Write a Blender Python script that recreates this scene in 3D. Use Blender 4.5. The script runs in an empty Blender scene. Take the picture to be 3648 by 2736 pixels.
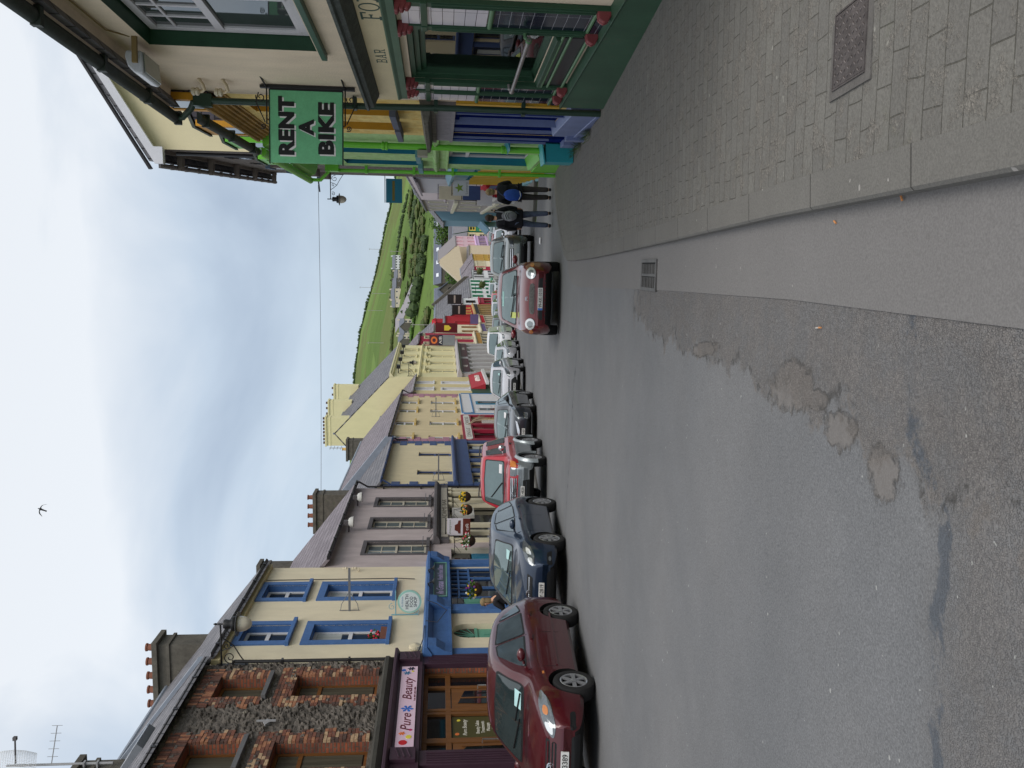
import bpy, bmesh, math, random
import numpy as np
from mathutils import Vector, Matrix, noise
from mathutils.bvhtree import BVHTree
R = math.radians
random.seed(7)
SC = bpy.context.scene
COL = SC.collection

# ---------------------------------------------------------------- camera (the photograph is a portrait frame stored sideways)
cam_d = bpy.data.cameras.new("camera")
cam = bpy.data.objects.new("camera", cam_d); COL.objects.link(cam)
cam_d.sensor_fit = 'HORIZONTAL'; cam_d.sensor_width = 36.0; cam_d.lens = 29.605
cam_d.clip_start = 0.05; cam_d.clip_end = 6000
PITCH = math.atan(259/3000); ROLL = 0.0085
_r = Vector((1, 0, 0)); _u = Vector((0, math.sin(PITCH), math.cos(PITCH))); _f = Vector((0, math.cos(PITCH), -math.sin(PITCH)))
_r2 = _r*math.cos(ROLL) + _u*math.sin(ROLL); _u2 = -_r*math.sin(ROLL) + _u*math.cos(ROLL)
cx, cy, cz = -_u2, _r2, -_f
cam.matrix_world = Matrix(((cx.x, cy.x, cz.x, 0), (cx.y, cy.y, cz.y, 0), (cx.z, cy.z, cz.z, 1.5), (0, 0, 0, 1)))
SC.camera = cam

# ---------------------------------------------------------------- light
SUN_EL, SUN_AZ = R(50), R(148)     # azimuth measured clockwise from +Y (down the street)
w = bpy.data.worlds.new("World"); SC.world = w; w.use_nodes = True
nt = w.node_tree; nt.nodes.clear()
def N(t, **k):
    n = nt.nodes.new(t)
    for a, b in k.items(): setattr(n, a, b)
    return n
out = N('ShaderNodeOutputWorld'); add = N('ShaderNodeMixShader')
sky = N('ShaderNodeTexSky', sky_type='NISHITA', sun_disc=False, sun_elevation=SUN_EL, sun_rotation=SUN_AZ, air_density=1.0, dust_density=1.5)
bg1 = N('ShaderNodeBackground'); bg1.inputs[1].default_value = 0.15
nt.links.new(sky.outputs[0], bg1.inputs[0])
tc = N('ShaderNodeTexCoord'); mp = N('ShaderNodeMapping'); mp.inputs['Scale'].default_value = (1.0, 1.0, 1.9)
nt.links.new(tc.outputs['Generated'], mp.inputs['Vector'])
n1 = N('ShaderNodeTexNoise'); n1.inputs['Scale'].default_value = 2.1; n1.inputs['Detail'].default_value = 6; n1.inputs['Roughness'].default_value = .50; n1.inputs['Distortion'].default_value = .5
nt.links.new(mp.outputs[0], n1.inputs['Vector'])
sep = N('ShaderNodeSeparateXYZ'); nt.links.new(tc.outputs['Generated'], sep.inputs[0])
# cloud density grows toward the zenith, thins in a band above the roofs
mr = N('ShaderNodeMapRange'); mr.inputs['From Min'].default_value = .24; mr.inputs['From Max'].default_value = .48; mr.inputs['To Min'].default_value = -.04; mr.inputs['To Max'].default_value = .36
nt.links.new(sep.outputs['Z'], mr.inputs['Value'])
mr2 = N('ShaderNodeMapRange'); mr2.inputs['From Min'].default_value = .0; mr2.inputs['From Max'].default_value = .20; mr2.inputs['To Min'].default_value = .22; mr2.inputs['To Max'].default_value = 0
nt.links.new(sep.outputs['Z'], mr2.inputs['Value'])
m1 = N('ShaderNodeMath', operation='ADD'); m2 = N('ShaderNodeMath', operation='ADD')
nt.links.new(n1.outputs['Fac'], m1.inputs[0]); nt.links.new(mr.outputs[0], m1.inputs[1])
nt.links.new(m1.outputs[0], m2.inputs[0]); nt.links.new(mr2.outputs[0], m2.inputs[1])
cr = N('ShaderNodeValToRGB'); e = cr.color_ramp.elements
e[0].position = .40; e[0].color = (.38, .45, .55, 1); e[1].position = .74; e[1].color = (.86, .885, .905, 1)
e2 = cr.color_ramp.elements.new(.54); e2.color = (.54, .62, .71, 1)
nt.links.new(m2.outputs[0], cr.inputs[0])
bg2 = N('ShaderNodeBackground'); nt.links.new(cr.outputs[0], bg2.inputs[0]); bg2.inputs[1].default_value = .83
add.inputs[0].default_value = .85
nt.links.new(bg1.outputs[0], add.inputs[1]); nt.links.new(bg2.outputs[0], add.inputs[2]); nt.links.new(add.outputs[0], out.inputs[0])
sl = bpy.data.lights.new("sun", 'SUN'); sl.energy = 1.5; sl.angle = R(35); sl.color = (1, .955, .89)
so = bpy.data.objects.new("sun", sl); COL.objects.link(so)
sd = Vector((math.sin(SUN_AZ)*math.cos(SUN_EL), math.cos(SUN_AZ)*math.cos(SUN_EL), math.sin(SUN_EL)))
so.rotation_euler = sd.to_track_quat('Z', 'Y').to_euler()
SC.view_settings.view_transform = 'Standard'; SC.view_settings.look = 'None'
SC.view_settings.exposure = 0.40; SC.view_settings.gamma = 1

# ---------------------------------------------------------------- materials
def lin(c): 
    f = lambda v: (v/255/12.92 if v/255 <= .04045 else ((v/255+.055)/1.055)**2.4)
    return (f(c[0]), f(c[1]), f(c[2]), 1)
_mc = {}
def mat(name, rgb, rough=.75, var=.12, vscale=2.5, bump=.0, bscale=40, metal=0, spec=.4, coat=0, fine=.05, streak=0, stain=None):
    """plain painted / rendered surface: base colour with broad and fine uneven wear"""
    if name in _mc: return _mc[name]
    m = bpy.data.materials.new(name); m.use_nodes = True; t = m.node_tree; b = t.nodes['Principled BSDF']
    b.inputs['Roughness'].default_value = rough; b.inputs['Metallic'].default_value = metal
    b.inputs['Specular IOR Level'].default_value = spec
    if coat: b.inputs['Coat Weight'].default_value = coat; b.inputs['Coat Roughness'].default_value = .04
    c = lin(rgb)
    if var or fine:
        co = t.nodes.new('ShaderNodeTexCoord')
        a = t.nodes.new('ShaderNodeTexNoise'); a.inputs['Scale'].default_value = vscale; a.inputs['Detail'].default_value = 6; a.inputs['Roughness'].default_value = .65
        if streak:
            mpn = t.nodes.new('ShaderNodeMapping'); mpn.inputs['Scale'].default_value = (1, 1, streak)
            t.links.new(co.outputs['Object'], mpn.inputs[0]); t.links.new(mpn.outputs[0], a.inputs['Vector'])
        else: t.links.new(co.outputs['Object'], a.inputs['Vector'])
        r1 = t.nodes.new('ShaderNodeMapRange'); r1.inputs['From Min'].default_value = .3; r1.inputs['From Max'].default_value = .7
        r1.inputs['To Min'].default_value = 1-var; r1.inputs['To Max'].default_value = 1+var*.5
        t.links.new(a.outputs['Fac'], r1.inputs['Value'])
        f = t.nodes.new('ShaderNodeTexNoise'); f.inputs['Scale'].default_value = 55; f.inputs['Detail'].default_value = 2
        t.links.new(co.outputs['Object'], f.inputs['Vector'])
        r2 = t.nodes.new('ShaderNodeMapRange'); r2.inputs['From Min'].default_value = .3; r2.inputs['From Max'].default_value = .7
        r2.inputs['To Min'].default_value = 1-fine; r2.inputs['To Max'].default_value = 1+fine
        t.links.new(f.outputs['Fac'], r2.inputs['Value'])
        mu = t.nodes.new('ShaderNodeMath'); mu.operation = 'MULTIPLY'; t.links.new(r1.outputs[0], mu.inputs[0]); t.links.new(r2.outputs[0], mu.inputs[1])
        v = t.nodes.new('ShaderNodeVectorMath'); v.operation = 'SCALE'; v.inputs[0].default_value = c[:3]; t.links.new(mu.outputs[0], v.inputs['Scale'])
        last = v.outputs[0]
        if stain:
            s = t.nodes.new('ShaderNodeTexNoise'); s.inputs['Scale'].default_value = stain[1]; s.inputs['Detail'].default_value = 8; s.inputs['Roughness'].default_value = .7
            t.links.new(co.outputs['Object'], s.inputs['Vector'])
            sr = t.nodes.new('ShaderNodeMapRange'); sr.inputs['From Min'].default_value = stain[2]; sr.inputs['From Max'].default_value = stain[2]+.1
            t.links.new(s.outputs['Fac'], sr.inputs['Value'])
            mx = t.nodes.new('ShaderNodeMix'); mx.data_type = 'RGBA'; t.links.new(sr.outputs[0], mx.inputs['Factor']); t.links.new(last, mx.inputs[6]); mx.inputs[7].default_value = lin(stain[0])
            last = mx.outputs[2]
        t.links.new(last, b.inputs['Base Color'])
    else: b.inputs['Base Color'].default_value = c
    if bump:
        bn = t.nodes.new('ShaderNodeTexNoise'); bn.inputs['Scale'].default_value = bscale; bn.inputs['Detail'].default_value = 4
        co2 = t.nodes.new('ShaderNodeTexCoord'); t.links.new(co2.outputs['Object'], bn.inputs['Vector'])
        bp = t.nodes.new('ShaderNodeBump'); bp.inputs['Strength'].default_value = bump; bp.inputs['Distance'].default_value = .02
        t.links.new(bn.outputs['Fac'], bp.inputs['Height']); t.links.new(bp.outputs[0], b.inputs['Normal'])
    _mc[name] = m; return m
def render_wall(name, rgb, **k):
    k.setdefault('var', .10); k.setdefault('streak', .35); k.setdefault('bump', .25); k.setdefault('rough', .9); k.setdefault('spec', .2); k.setdefault('fine', .04)
    return mat(name, rgb, **k)
def glass(name, rgb=(38, 44, 48), rough=.04, spec=.8): return mat(name, rgb, rough=rough, var=.35, vscale=1.3, fine=0, spec=spec)
def brickmat(name, c1, c2, mortar, sx, sy, msize=.012, rough=.85, bump=.6, axes='xz', offset=.5, noise_amt=.35, hscale=1, bdist=.012, msmooth=.1):
    m = bpy.data.materials.new(name); m.use_nodes = True; t = m.node_tree; b = t.nodes['Principled BSDF']; b.inputs['Roughness'].default_value = rough; b.inputs['Specular IOR Level'].default_value = .3
    co = t.nodes.new('ShaderNodeTexCoord'); sp = t.nodes.new('ShaderNodeSeparateXYZ'); t.links.new(co.outputs['Object'], sp.inputs[0])
    cb = t.nodes.new('ShaderNodeCombineXYZ'); t.links.new(sp.outputs[axes[0].upper()], cb.inputs[0]); t.links.new(sp.outputs[axes[1].upper()], cb.inputs[1])
    wob = t.nodes.new('ShaderNodeTexNoise'); wob.inputs['Scale'].default_value = 3; t.links.new(co.outputs['Object'], wob.inputs['Vector'])
    ws = t.nodes.new('ShaderNodeVectorMath'); ws.operation = 'MULTIPLY_ADD'; ws.inputs[1].default_value = (.012, .012, 0); t.links.new(wob.outputs['Color'], ws.inputs[0]); t.links.new(cb.outputs[0], ws.inputs[2])
    br = t.nodes.new('ShaderNodeTexBrick'); br.inputs['Scale'].default_value = 1; br.inputs['Brick Width'].default_value = sx; br.inputs['Row Height'].default_value = sy
    br.inputs['Mortar Size'].default_value = msize; br.inputs['Mortar Smooth'].default_value = msmooth; br.offset = offset; br.inputs['Bias'].default_value = 0
    br.inputs['Color1'].default_value = lin(c1); br.inputs['Color2'].default_value = lin(c2); br.inputs['Mortar'].default_value = lin(mortar)
    t.links.new(ws.outputs[0], br.inputs['Vector'])
    a = t.nodes.new('ShaderNodeTexNoise'); a.inputs['Scale'].default_value = 6; a.inputs['Detail'].default_value = 8; a.inputs['Roughness'].default_value = .75; t.links.new(co.outputs['Object'], a.inputs['Vector'])
    r1 = t.nodes.new('ShaderNodeMapRange'); r1.inputs['From Min'].default_value = .3; r1.inputs['From Max'].default_value = .7; r1.inputs['To Min'].default_value = 1-noise_amt; r1.inputs['To Max'].default_value = 1+noise_amt
    t.links.new(a.outputs['Fac'], r1.inputs['Value'])
    v = t.nodes.new('ShaderNodeVectorMath'); v.operation = 'SCALE'; t.links.new(br.outputs['Color'], v.inputs[0]); t.links.new(r1.outputs[0], v.inputs['Scale']); t.links.new(v.outputs[0], b.inputs['Base Color'])
    bp = t.nodes.new('ShaderNodeBump'); bp.invert = True; bp.inputs['Strength'].default_value = bump; bp.inputs['Distance'].default_value = bdist
    t.links.new(br.outputs['Fac'], bp.inputs['Height']); t.links.new(bp.outputs[0], b.inputs['Normal'])
    _mc[name] = m; return m

# ---------------------------------------------------------------- mesh helpers
class MB:
    def __init__(s): s.v = []; s.f = []; s.m = []; s.mi = 0
    def face(s, pts, mi=None):
        n = len(s.v); s.v += [tuple(p) for p in pts]; s.f.append(tuple(range(n, n+len(pts)))); s.m.append(s.mi if mi is None else mi)
    def box(s, x0, x1, y0, y1, z0, z1, mi=None):
        if x0 > x1: x0, x1 = x1, x0
        if y0 > y1: y0, y1 = y1, y0
        if z0 > z1: z0, z1 = z1, z0
        n = len(s.v); s.v += [(x, y, z) for z in (z0, z1) for x, y in ((x0, y0), (x1, y0), (x1, y1), (x0, y1))]
        for q in ((0, 3, 2, 1), (4, 5, 6, 7), (0, 1, 5, 4), (1, 2, 6, 5), (2, 3, 7, 6), (3, 0, 4, 7)):
            s.f.append(tuple(n+i for i in q)); s.m.append(s.mi if mi is None else mi)
        return s
    def prism(s, poly, axis, a, b, mi=None):
        """extrude a 2-D polygon along an axis; poly in the two remaining axes (in xyz order)"""
        def P(p, t): return {'x': (t, p[0], p[1]), 'y': (p[0], t, p[1]), 'z': (p[0], p[1], t)}[axis]
        n = len(poly); k = len(s.v); s.v += [P(p, a) for p in poly] + [P(p, b) for p in poly]; mi = s.mi if mi is None else mi
        s.f.append(tuple(k+i for i in range(n))); s.m.append(mi); s.f.append(tuple(k+n+i for i in reversed(range(n)))); s.m.append(mi)
        for i in range(n): j = (i+1) % n; s.f.append((k+j, k+i, k+n+i, k+n+j)); s.m.append(mi)
        return s
    def tube(s, path, r, n=8, caps=True, mi=None):
        path = [Vector(p) for p in path]; rs = r if isinstance(r, (list, tuple)) else [r]*len(path); k = len(s.v); mi = s.mi if mi is None else mi
        prev = None
        for i, p in enumerate(path):
            d = (path[min(i+1, len(path)-1)]-path[max(i-1, 0)])
            d = d.normalized() if d.length > 1e-9 else Vector((0, 0, 1))
            if prev is None: a = d.orthogonal().normalized()
            else:
                a = prev-d*prev.dot(d); a = a.normalized() if a.length > 1e-6 else d.orthogonal().normalized()
            prev = a; b2 = d.cross(a)
            for j in range(n): t = 2*math.pi*j/n; s.v.append(tuple(p+(a*math.cos(t)+b2*math.sin(t))*rs[i]))
        for i in range(len(path)-1):
            for j in range(n): q = (j+1) % n; s.f.append((k+i*n+j, k+i*n+q, k+(i+1)*n+q, k+(i+1)*n+j)); s.m.append(mi)
        if caps: s.f.append(tuple(k+j for j in reversed(range(n)))); s.m.append(mi); e = k+(len(path)-1)*n; s.f.append(tuple(e+j for j in range(n))); s.m.append(mi)
        return s
    def lathe(s, prof, c, axis='z', n=24, mi=None, caps=True):
        """prof: list of (radius, height)"""
        k = len(s.v); mi = s.mi if mi is None else mi
        for r_, h in prof:
            for j in range(n):
                t = 2*math.pi*j/n; a, b2 = r_*math.cos(t), r_*math.sin(t)
                s.v.append({'z': (c[0]+a, c[1]+b2, c[2]+h), 'y': (c[0]+a, c[1]+h, c[2]+b2), 'x': (c[0]+h, c[1]+a, c[2]+b2)}[axis])
        for i in range(len(prof)-1):
            for j in range(n): q = (j+1) % n; s.f.append((k+i*n+j, k+i*n+q, k+(i+1)*n+q, k+(i+1)*n+j)); s.m.append(mi)
        if caps: s.f.append(tuple(k+j for j in reversed(range(n)))); s.m.append(mi); e = k+(len(prof)-1)*n; s.f.append(tuple(e+j for j in range(n))); s.m.append(mi)
        return s
    def sphere(s, c, r, n=10, mi=None):
        rr = r if isinstance(r, (tuple, list)) else (r, r, r); k = len(s.v); mi = s.mi if mi is None else mi; m = n//2+1
        for i in range(m+1):
            a = math.pi*i/m
            for j in range(n): t = 2*math.pi*j/n; s.v.append((c[0]+rr[0]*math.sin(a)*math.cos(t), c[1]+rr[1]*math.sin(a)*math.sin(t), c[2]+rr[2]*math.cos(a)))
        for i in range(m):
            for j in range(n): q = (j+1) % n; s.f.append((k+i*n+j, k+(i+1)*n+j, k+(i+1)*n+q, k+i*n+q)); s.m.append(mi)
        return s
def mesh_obj(name, mb, mats, parent=None, smooth=False, off=(0, 0, 0), bevel=0, fixn=True):
    me = bpy.data.meshes.new(name); o3 = off
    me.from_pydata([(v[0]-o3[0], v[1]-o3[1], v[2]-o3[2]) for v in mb.v], [], mb.f)
    for m in (mats if isinstance(mats, (list, tuple)) else [mats]): me.materials.append(m)
    me.polygons.foreach_set('material_index', mb.m)
    if fixn:
        bm = bmesh.new(); bm.from_mesh(me); bmesh.ops.recalc_face_normals(bm, faces=bm.faces); bm.to_mesh(me); bm.free()
    if smooth: me.polygons.foreach_set('use_smooth', [True]*len(me.polygons)); me.set_sharp_from_angle(angle=R(38))
    o = bpy.data.objects.new(name, me); COL.objects.link(o)
    if parent: o.parent = parent
    if bevel:
        b = o.modifiers.new('bevel', 'BEVEL'); b.width = bevel; b.segments = 2; b.limit_method = 'ANGLE'; b.angle_limit = R(40)
    return o
def tag(o, label=None, cat=None, group=None, kind=None):
    if label: o['label'] = label
    if cat: o['category'] = cat
    if group: o['group'] = group
    if kind: o['kind'] = kind
    return o
class Frame:
    """facade frame: +x to the viewer's right along the wall, -y out to the street, z up"""
    def __init__(s, x0, y0, dx, right=False):
        n = math.hypot(dx, 1); d = Vector((dx/n, 1/n, 0)); x = -d if right else d
        y = Vector((0, 0, 1)).cross(x)
        s.M = Matrix(((x.x, y.x, 0, x0), (x.y, y.y, 0, y0), (0, 0, 1, 0), (0, 0, 0, 1)))
class Thing:
    def __init__(s, name, label, cat, frame, base, group=None):
        s.off = base; s.e = bpy.data.objects.new(name, None); COL.objects.link(s.e); s.e.empty_display_size = .2
        M = frame.M if isinstance(frame, Frame) else frame
        s.e.matrix_world = M @ Matrix.Translation(base); tag(s.e, label, cat, group)
    def part(s, name, mb, mats, parent=None, smooth=False, bevel=0, label=None):
        o = mesh_obj(name, mb, mats, parent or s.e, smooth, s.off, bevel)
        if label: o['label'] = label
        return o
    def text(s, name, txt, x, y, z, m, h=None, wd=None, parent=None, shear=0, bold=0, ext=.006, align='CENTER', tilt=0, spacing=1):
        """lettering facing the street: centred at (x, z) on the plane y; fitted to height h and/or width wd"""
        cu = bpy.data.curves.new(name, 'FONT'); cu.body = txt; cu.size = 1; cu.shear = shear; cu.offset = bold; cu.extrude = 0; cu.align_x = 'CENTER'; cu.align_y = 'CENTER'; cu.space_character = spacing
        cu.resolution_u = 3
        o = bpy.data.objects.new(name, cu); COL.objects.link(o)
        me = bpy.data.meshes.new_from_object(o.evaluated_get(bpy.context.evaluated_depsgraph_get())); bpy.data.objects.remove(o); bpy.data.curves.remove(cu)
        co = np.array([v.co[:] for v in me.vertices]); mn, mx = co.min(0), co.max(0); sz = mx-mn; c = (mn+mx)/2
        sy = (h/sz[1]) if h else wd/sz[0]; sx = (wd/sz[0]) if wd else sy
        faces = [tuple(p.vertices) for p in me.polygons]; bpy.data.meshes.remove(me)
        mb = MB(); ct, st = math.cos(tilt), math.sin(tilt)
        for yy in (y-ext, y):
            for v in co:
                a, b = (v[0]-c[0])*sx, (v[1]-c[1])*sy; mb.v.append((x+a*ct-b*st, yy, z+a*st+b*ct))
        n = len(co); mb.f = list(faces); mb.m = [0]*len(faces)
        ed = {}
        for f in faces:
            for i in range(len(f)):
                a, b = f[i], f[(i+1) % len(f)]; k = (min(a, b), max(a, b)); ed.setdefault(k, []).append((a, b))
        for k, l in ed.items():
            if len(l) == 1: a, b = l[0]; mb.f.append((b, a, a+n, b+n)); mb.m.append(0)
        me2 = bpy.data.meshes.new(name); me2.from_pydata([(v[0]-s.off[0], v[1]-s.off[1], v[2]-s.off[2]) for v in mb.v], [], mb.f); me2.materials.append(m)
        o = bpy.data.objects.new(name, me2); COL.objects.link(o); o.parent = parent or s.e
        return o

# ---------------------------------------------------------------- common materials
M_ = {}
slate = brickmat('slate_roof', (98, 98, 104), (124, 122, 126), (56, 56, 60), .34, .27, msize=.018, bump=.8, noise_amt=.22, axes='xy', rough=.7, bdist=.03)
slate2 = brickmat('slate_roof_purple', (112, 104, 110), (136, 128, 134), (64, 60, 64), .34, .27, msize=.018, bump=.8, noise_amt=.22, axes='xy', rough=.7, bdist=.03)
black_iron = mat('black_iron', (28, 28, 30), rough=.45, var=.2)
cast_grey = mat('weathered_cement', (92, 88, 80), var=.35, vscale=4, bump=.4, rough=.95, stain=((168, 166, 158), 14, .66))
terracotta = mat('terracotta', (128, 80, 62), var=.25)
white_paint = mat('white_paint', (214, 214, 216), var=.06, rough=.5)
lead = mat('lead_flashing', (132, 140, 152), var=.2, rough=.45)
pane_dark = glass('window_glass'); pane_light = glass('window_glass_pale', (96, 108, 110)); pane_black = glass('shop_glass', (20, 22, 24), spec=.7)
curtain = mat('net_curtain', (176, 180, 176), var=.2, vscale=8, streak=.05)
gutter_black = mat('gutter_black', (38, 36, 38), rough=.4, var=.2)

def street_z(y):
    if y < 75: return -.065*y
    if y < 165: return -4.875-.039*(y-75)
    return -8.385

# ---------------------------------------------------------------- building helpers
def cut_wall(mb, x0, x1, z0, z1, ops, y=0, rev=.2, mi=0, rmi=None):
    """front wall in the plane y with rectangular openings and their reveals"""
    rmi = mi if rmi is None else rmi
    xs = sorted({x0, x1, *[min(max(o[0], x0), x1) for o in ops], *[min(max(o[1], x0), x1) for o in ops]})
    zs = sorted({z0, z1, *[min(max(o[2], z0), z1) for o in ops], *[min(max(o[3], z0), z1) for o in ops]})
    for i in range(len(xs)-1):
        for j in range(len(zs)-1):
            a, b, c, d = xs[i], xs[i+1], zs[j], zs[j+1]; mx, mz = (a+b)/2, (c+d)/2
            if any(o[0] < mx < o[1] and o[2] < mz < o[3] for o in ops): continue
            mb.face([(a, y, c), (b, y, c), (b, y, d), (a, y, d)], mi)
    for o in ops:
        a, b, c, d = o[:4]; q = y+(o[4] if len(o) > 4 else rev)
        mb.face([(a, y, c), (a, y, d), (a, q, d), (a, q, c)], rmi); mb.face([(b, y, c), (b, q, c), (b, q, d), (b, y, d)], rmi)
        mb.face([(a, y, d), (b, y, d), (b, q, d), (a, q, d)], rmi); mb.face([(a, y, c), (a, q, c), (b, q, c), (b, y, c)], rmi)
def box_walls(mb, x0, x1, z0, z1, D, rh=0, mi=0, ridge=None):
    """side and back walls with gable tops"""
    rd = D/2 if ridge is None else ridge
    for x in (x0, x1):
        p = [(x, 0, z0), (x, D, z0), (x, D, z1)] + ([(x, rd, z1+rh)] if rh else []) + [(x, 0, z1)]
        mb.face(p if x == x1 else p[::-1], mi)
    mb.face([(x1, D, z0), (x0, D, z0), (x0, D, z1), (x1, D, z1)], mi)
def gable_roof(T, x0, x1, ze, D, rh, m, over=.25, th=.12, ends=.0, name='roof', ridge=None, ridge_m=None):
    mb = MB(); rd = D/2 if ridge is None else ridge
    s1 = rh/rd; s2 = rh/(D-rd); a, b = x0-ends, x1+ends
    prof = [(-over, ze-over*s1), (rd, ze+rh), (D+over, ze-over*s2), (D+over, ze-over*s2+th), (rd, ze+rh+th), (-over, ze-over*s1+th)]
    mb.prism(prof, 'x', a, b)
    o = T.part(name, mb, m)
    rm = MB(); rm.tube([(a, rd, ze+rh+th), (b, rd, ze+rh+th)], .09, 8); T.part('ridge_tiles', rm, ridge_m or lead, o, smooth=True)
    return o
def gutter(T, x0, x1, z, y=-.32, m=None, down=None, r=.06, zb=0):
    mb = MB(); n = 8; k = len(mb.v)
    prof = [(y-r*math.cos(math.pi*i/n), z-r*math.sin(math.pi*i/n)) for i in range(n+1)] + [(y+r*.8, z), (y-r*.8, z)]
    mb.prism(prof, 'x', x0, x1)
    x = x0+.5
    while x < x1: mb.box(x-.03, x+.03, y-r-.012, y+r+.012, z-r-.012, z+.012); x += 1.4
    T.part('gutter', mb, m or gutter_black, smooth=True)
    if down is not None:
        for dx in (down if isinstance(down, (list, tuple)) else [down]):
            d = MB(); d.tube([(dx, y, z-.03), (dx, y, z-.14), (dx, -.09, z-.5), (dx, -.09, zb)], .042, 8); zz = z-1.2
            while zz > zb: d.box(dx-.06, dx+.06, -.14, .0, zz, zz+.05); zz -= 1.6
            T.part('downpipe', d, m or gutter_black, smooth=True)
def window(T, x0, x1, z0, z1, y=.14, fm=None, gm=None, split=.5, vb=0, hb=0, fw=.06, sill=None, surr=None, parent=None, name='window', back=None, blind=0):
    """sash window set back at y: frame + glass (+ sill, surround)"""
    f = MB(); fm = fm or white_paint
    f.box(x0, x0+fw, y, y+.07, z0, z1); f.box(x1-fw, x1, y, y+.07, z0, z1); f.box(x0+fw, x1-fw, y, y+.07, z0, z0+fw*1.2); f.box(x0+fw, x1-fw, y, y+.07, z1-fw, z1)
    zm = z0+(z1-z0)*split
    if split: f.box(x0+fw, x1-fw, y-.012, y+.07, zm-fw*.6, zm+fw*.6)
    for i in range(vb): xx = x0+fw+(x1-x0-2*fw)*(i+1)/(vb+1); f.box(xx-.015, xx+.015, y+.01, y+.055, z0+fw, z1-fw)
    for h in (hb if isinstance(hb, (list, tuple)) else []): zz = z0+(z1-z0)*h; f.box(x0+fw, x1-fw, y+.012, y+.053, zz-.015, zz+.015)
    o = T.part(name, f, fm, parent)
    g = MB(); g.box(x0+fw*.5, x1-fw*.5, y+.03, y+.045, z0+fw*.5, z1-fw*.5); T.part('pane', g, gm or pane_dark, o)
    if blind:
        g = MB(); g.box(x0+fw, x1-fw, y+.022, y+.028, z1-(z1-z0)*blind, z1-fw); T.part('blind', g, curtain, o)
    if sill:
        sm, ex, th, pr = sill; s_ = MB(); s_.box(x0-ex, x1+ex, -pr, y, z0-th, z0); T.part('sill', s_, sm, o, bevel=.008)
    if surr:
        sm, wd, pr = surr; s_ = MB(); s_.box(x0-wd, x0, -pr, .02, z0, z1+wd); s_.box(x1, x1+wd, -pr, .02, z0, z1+wd); s_.box(x0, x1, -pr, .02, z1, z1+wd)
        # painted reveal lining
        s_.box(x0, x0+.006, .02, y, z0, z1); s_.box(x1-.006, x1, .02, y, z0, z1); s_.box(x0+.006, x1-.006, .02, y, z1-.006, z1)
        T.part('surround', s_, sm, o)
    return o
def quoins(T, x, side, z0, z1, m, w1=.95, w2=.5, h=.40, pr=.035):
    mb = MB(); z = z1; k = 0
    while z > z0:
        wd = w1 if k % 2 else w2; zz = max(z-h, z0)
        a, b = (x, x+wd) if side > 0 else (x-wd, x)
        mb.box(a, b, -pr, .01, zz+.012, z-.012); z = zz; k += 1
    T.part('quoins', mb, m, bevel=.01)
def chimney(T, x0, x1, y0, y1, z0, z1, m, roof, pots=4, cap=.08, potm=None, axis='y', capm=None, poth=.32):
    mb = MB(); mb.box(x0, x1, y0, y1, z0, z1); mb.box(x0-cap, x1+cap, y0-cap, y1+cap, z1, z1+.16); mb.box(x0-cap*.4, x1+cap*.4, y0-cap*.4, y1+cap*.4, z1-.35, z1-.25)
    o = T.part('chimney', mb, m, roof, bevel=.01)
    for i in range(pots):
        t = (i+.5)/pots
        c = ((x0+x1)/2, y0+(y1-y0)*t, z1+.16) if axis == 'y' else (x0+(x1-x0)*t, (y0+y1)/2, z1+.16)
        p = MB(); p.lathe([(.13, 0), (.12, .05), (.10, poth*.8), (.125, poth*.85), (.125, poth), (.09, poth)], c, n=12)
        T.part('chimney_pot', p, potm or terracotta, roof, smooth=True)
    return o
def panel_door(T, x0, x1, z0, z1, y, m, parent=None, glass_top=0, name='door'):
    mb = MB(); mb.box(x0, x1, y, y+.05, z0, z1); w_ = x1-x0; o = T.part(name, mb, m, parent)
    p = MB(); n = 3; zz = z0+.15; hh = (z1-z0-.15*(n+1))/n
    for i in range(n):
        for q in (0, 1):
            a = x0+.1+q*(w_/2-.02); p.box(a, a+w_/2-.18, y-.015, y, zz, zz+hh)
        zz += hh+.15
    T.part('door_panels', p, m, o, bevel=.01)
    h = MB(); h.sphere((x1-.1, y-.04, z0+1.0 if z1-z0 > 1.3 else (z0+z1)/2), .035, 8); T.part('door_handle', h, mat('brass', (170, 140, 80), rough=.3, metal=.9), o, smooth=True)
    return o
# ================================================================ THE SETTING
class X_:
    """tiny expression helper for shader maths"""
    def __init__(s, t, v): s.t = t; s.v = v
    def op(s, o, b=None, c=None):
        n = s.t.nodes.new('ShaderNodeMath'); n.operation = o
        for i, q in enumerate((s, b, c)):
            if q is None: continue
            if isinstance(q, X_): s.t.links.new(q.v, n.inputs[i])
            else: n.inputs[i].default_value = q
        return X_(s.t, n.outputs[0])
    def __add__(s, b): return s.op('ADD', b)
    def __sub__(s, b): return s.op('SUBTRACT', b)
    def __mul__(s, b): return s.op('MULTIPLY', b)
    def step(s, a, b):
        n = s.t.nodes.new('ShaderNodeMapRange'); n.interpolation_type = 'SMOOTHSTEP'; s.t.links.new(s.v, n.inputs['Value']); n.inputs['From Min'].default_value = a; n.inputs['From Max'].default_value = b
        return X_(s.t, n.outputs[0])
def noise_(t, co, scale, det=4, rough=.5, off=(0, 0, 0)):
    mpn = t.nodes.new('ShaderNodeMapping'); mpn.inputs['Location'].default_value = off; t.links.new(co, mpn.inputs[0])
    n = t.nodes.new('ShaderNodeTexNoise'); n.inputs['Scale'].default_value = scale; n.inputs['Detail'].default_value = det; n.inputs['Roughness'].default_value = rough; t.links.new(mpn.outputs[0], n.inputs['Vector'])
    return X_(t, n.outputs['Fac'])
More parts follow.
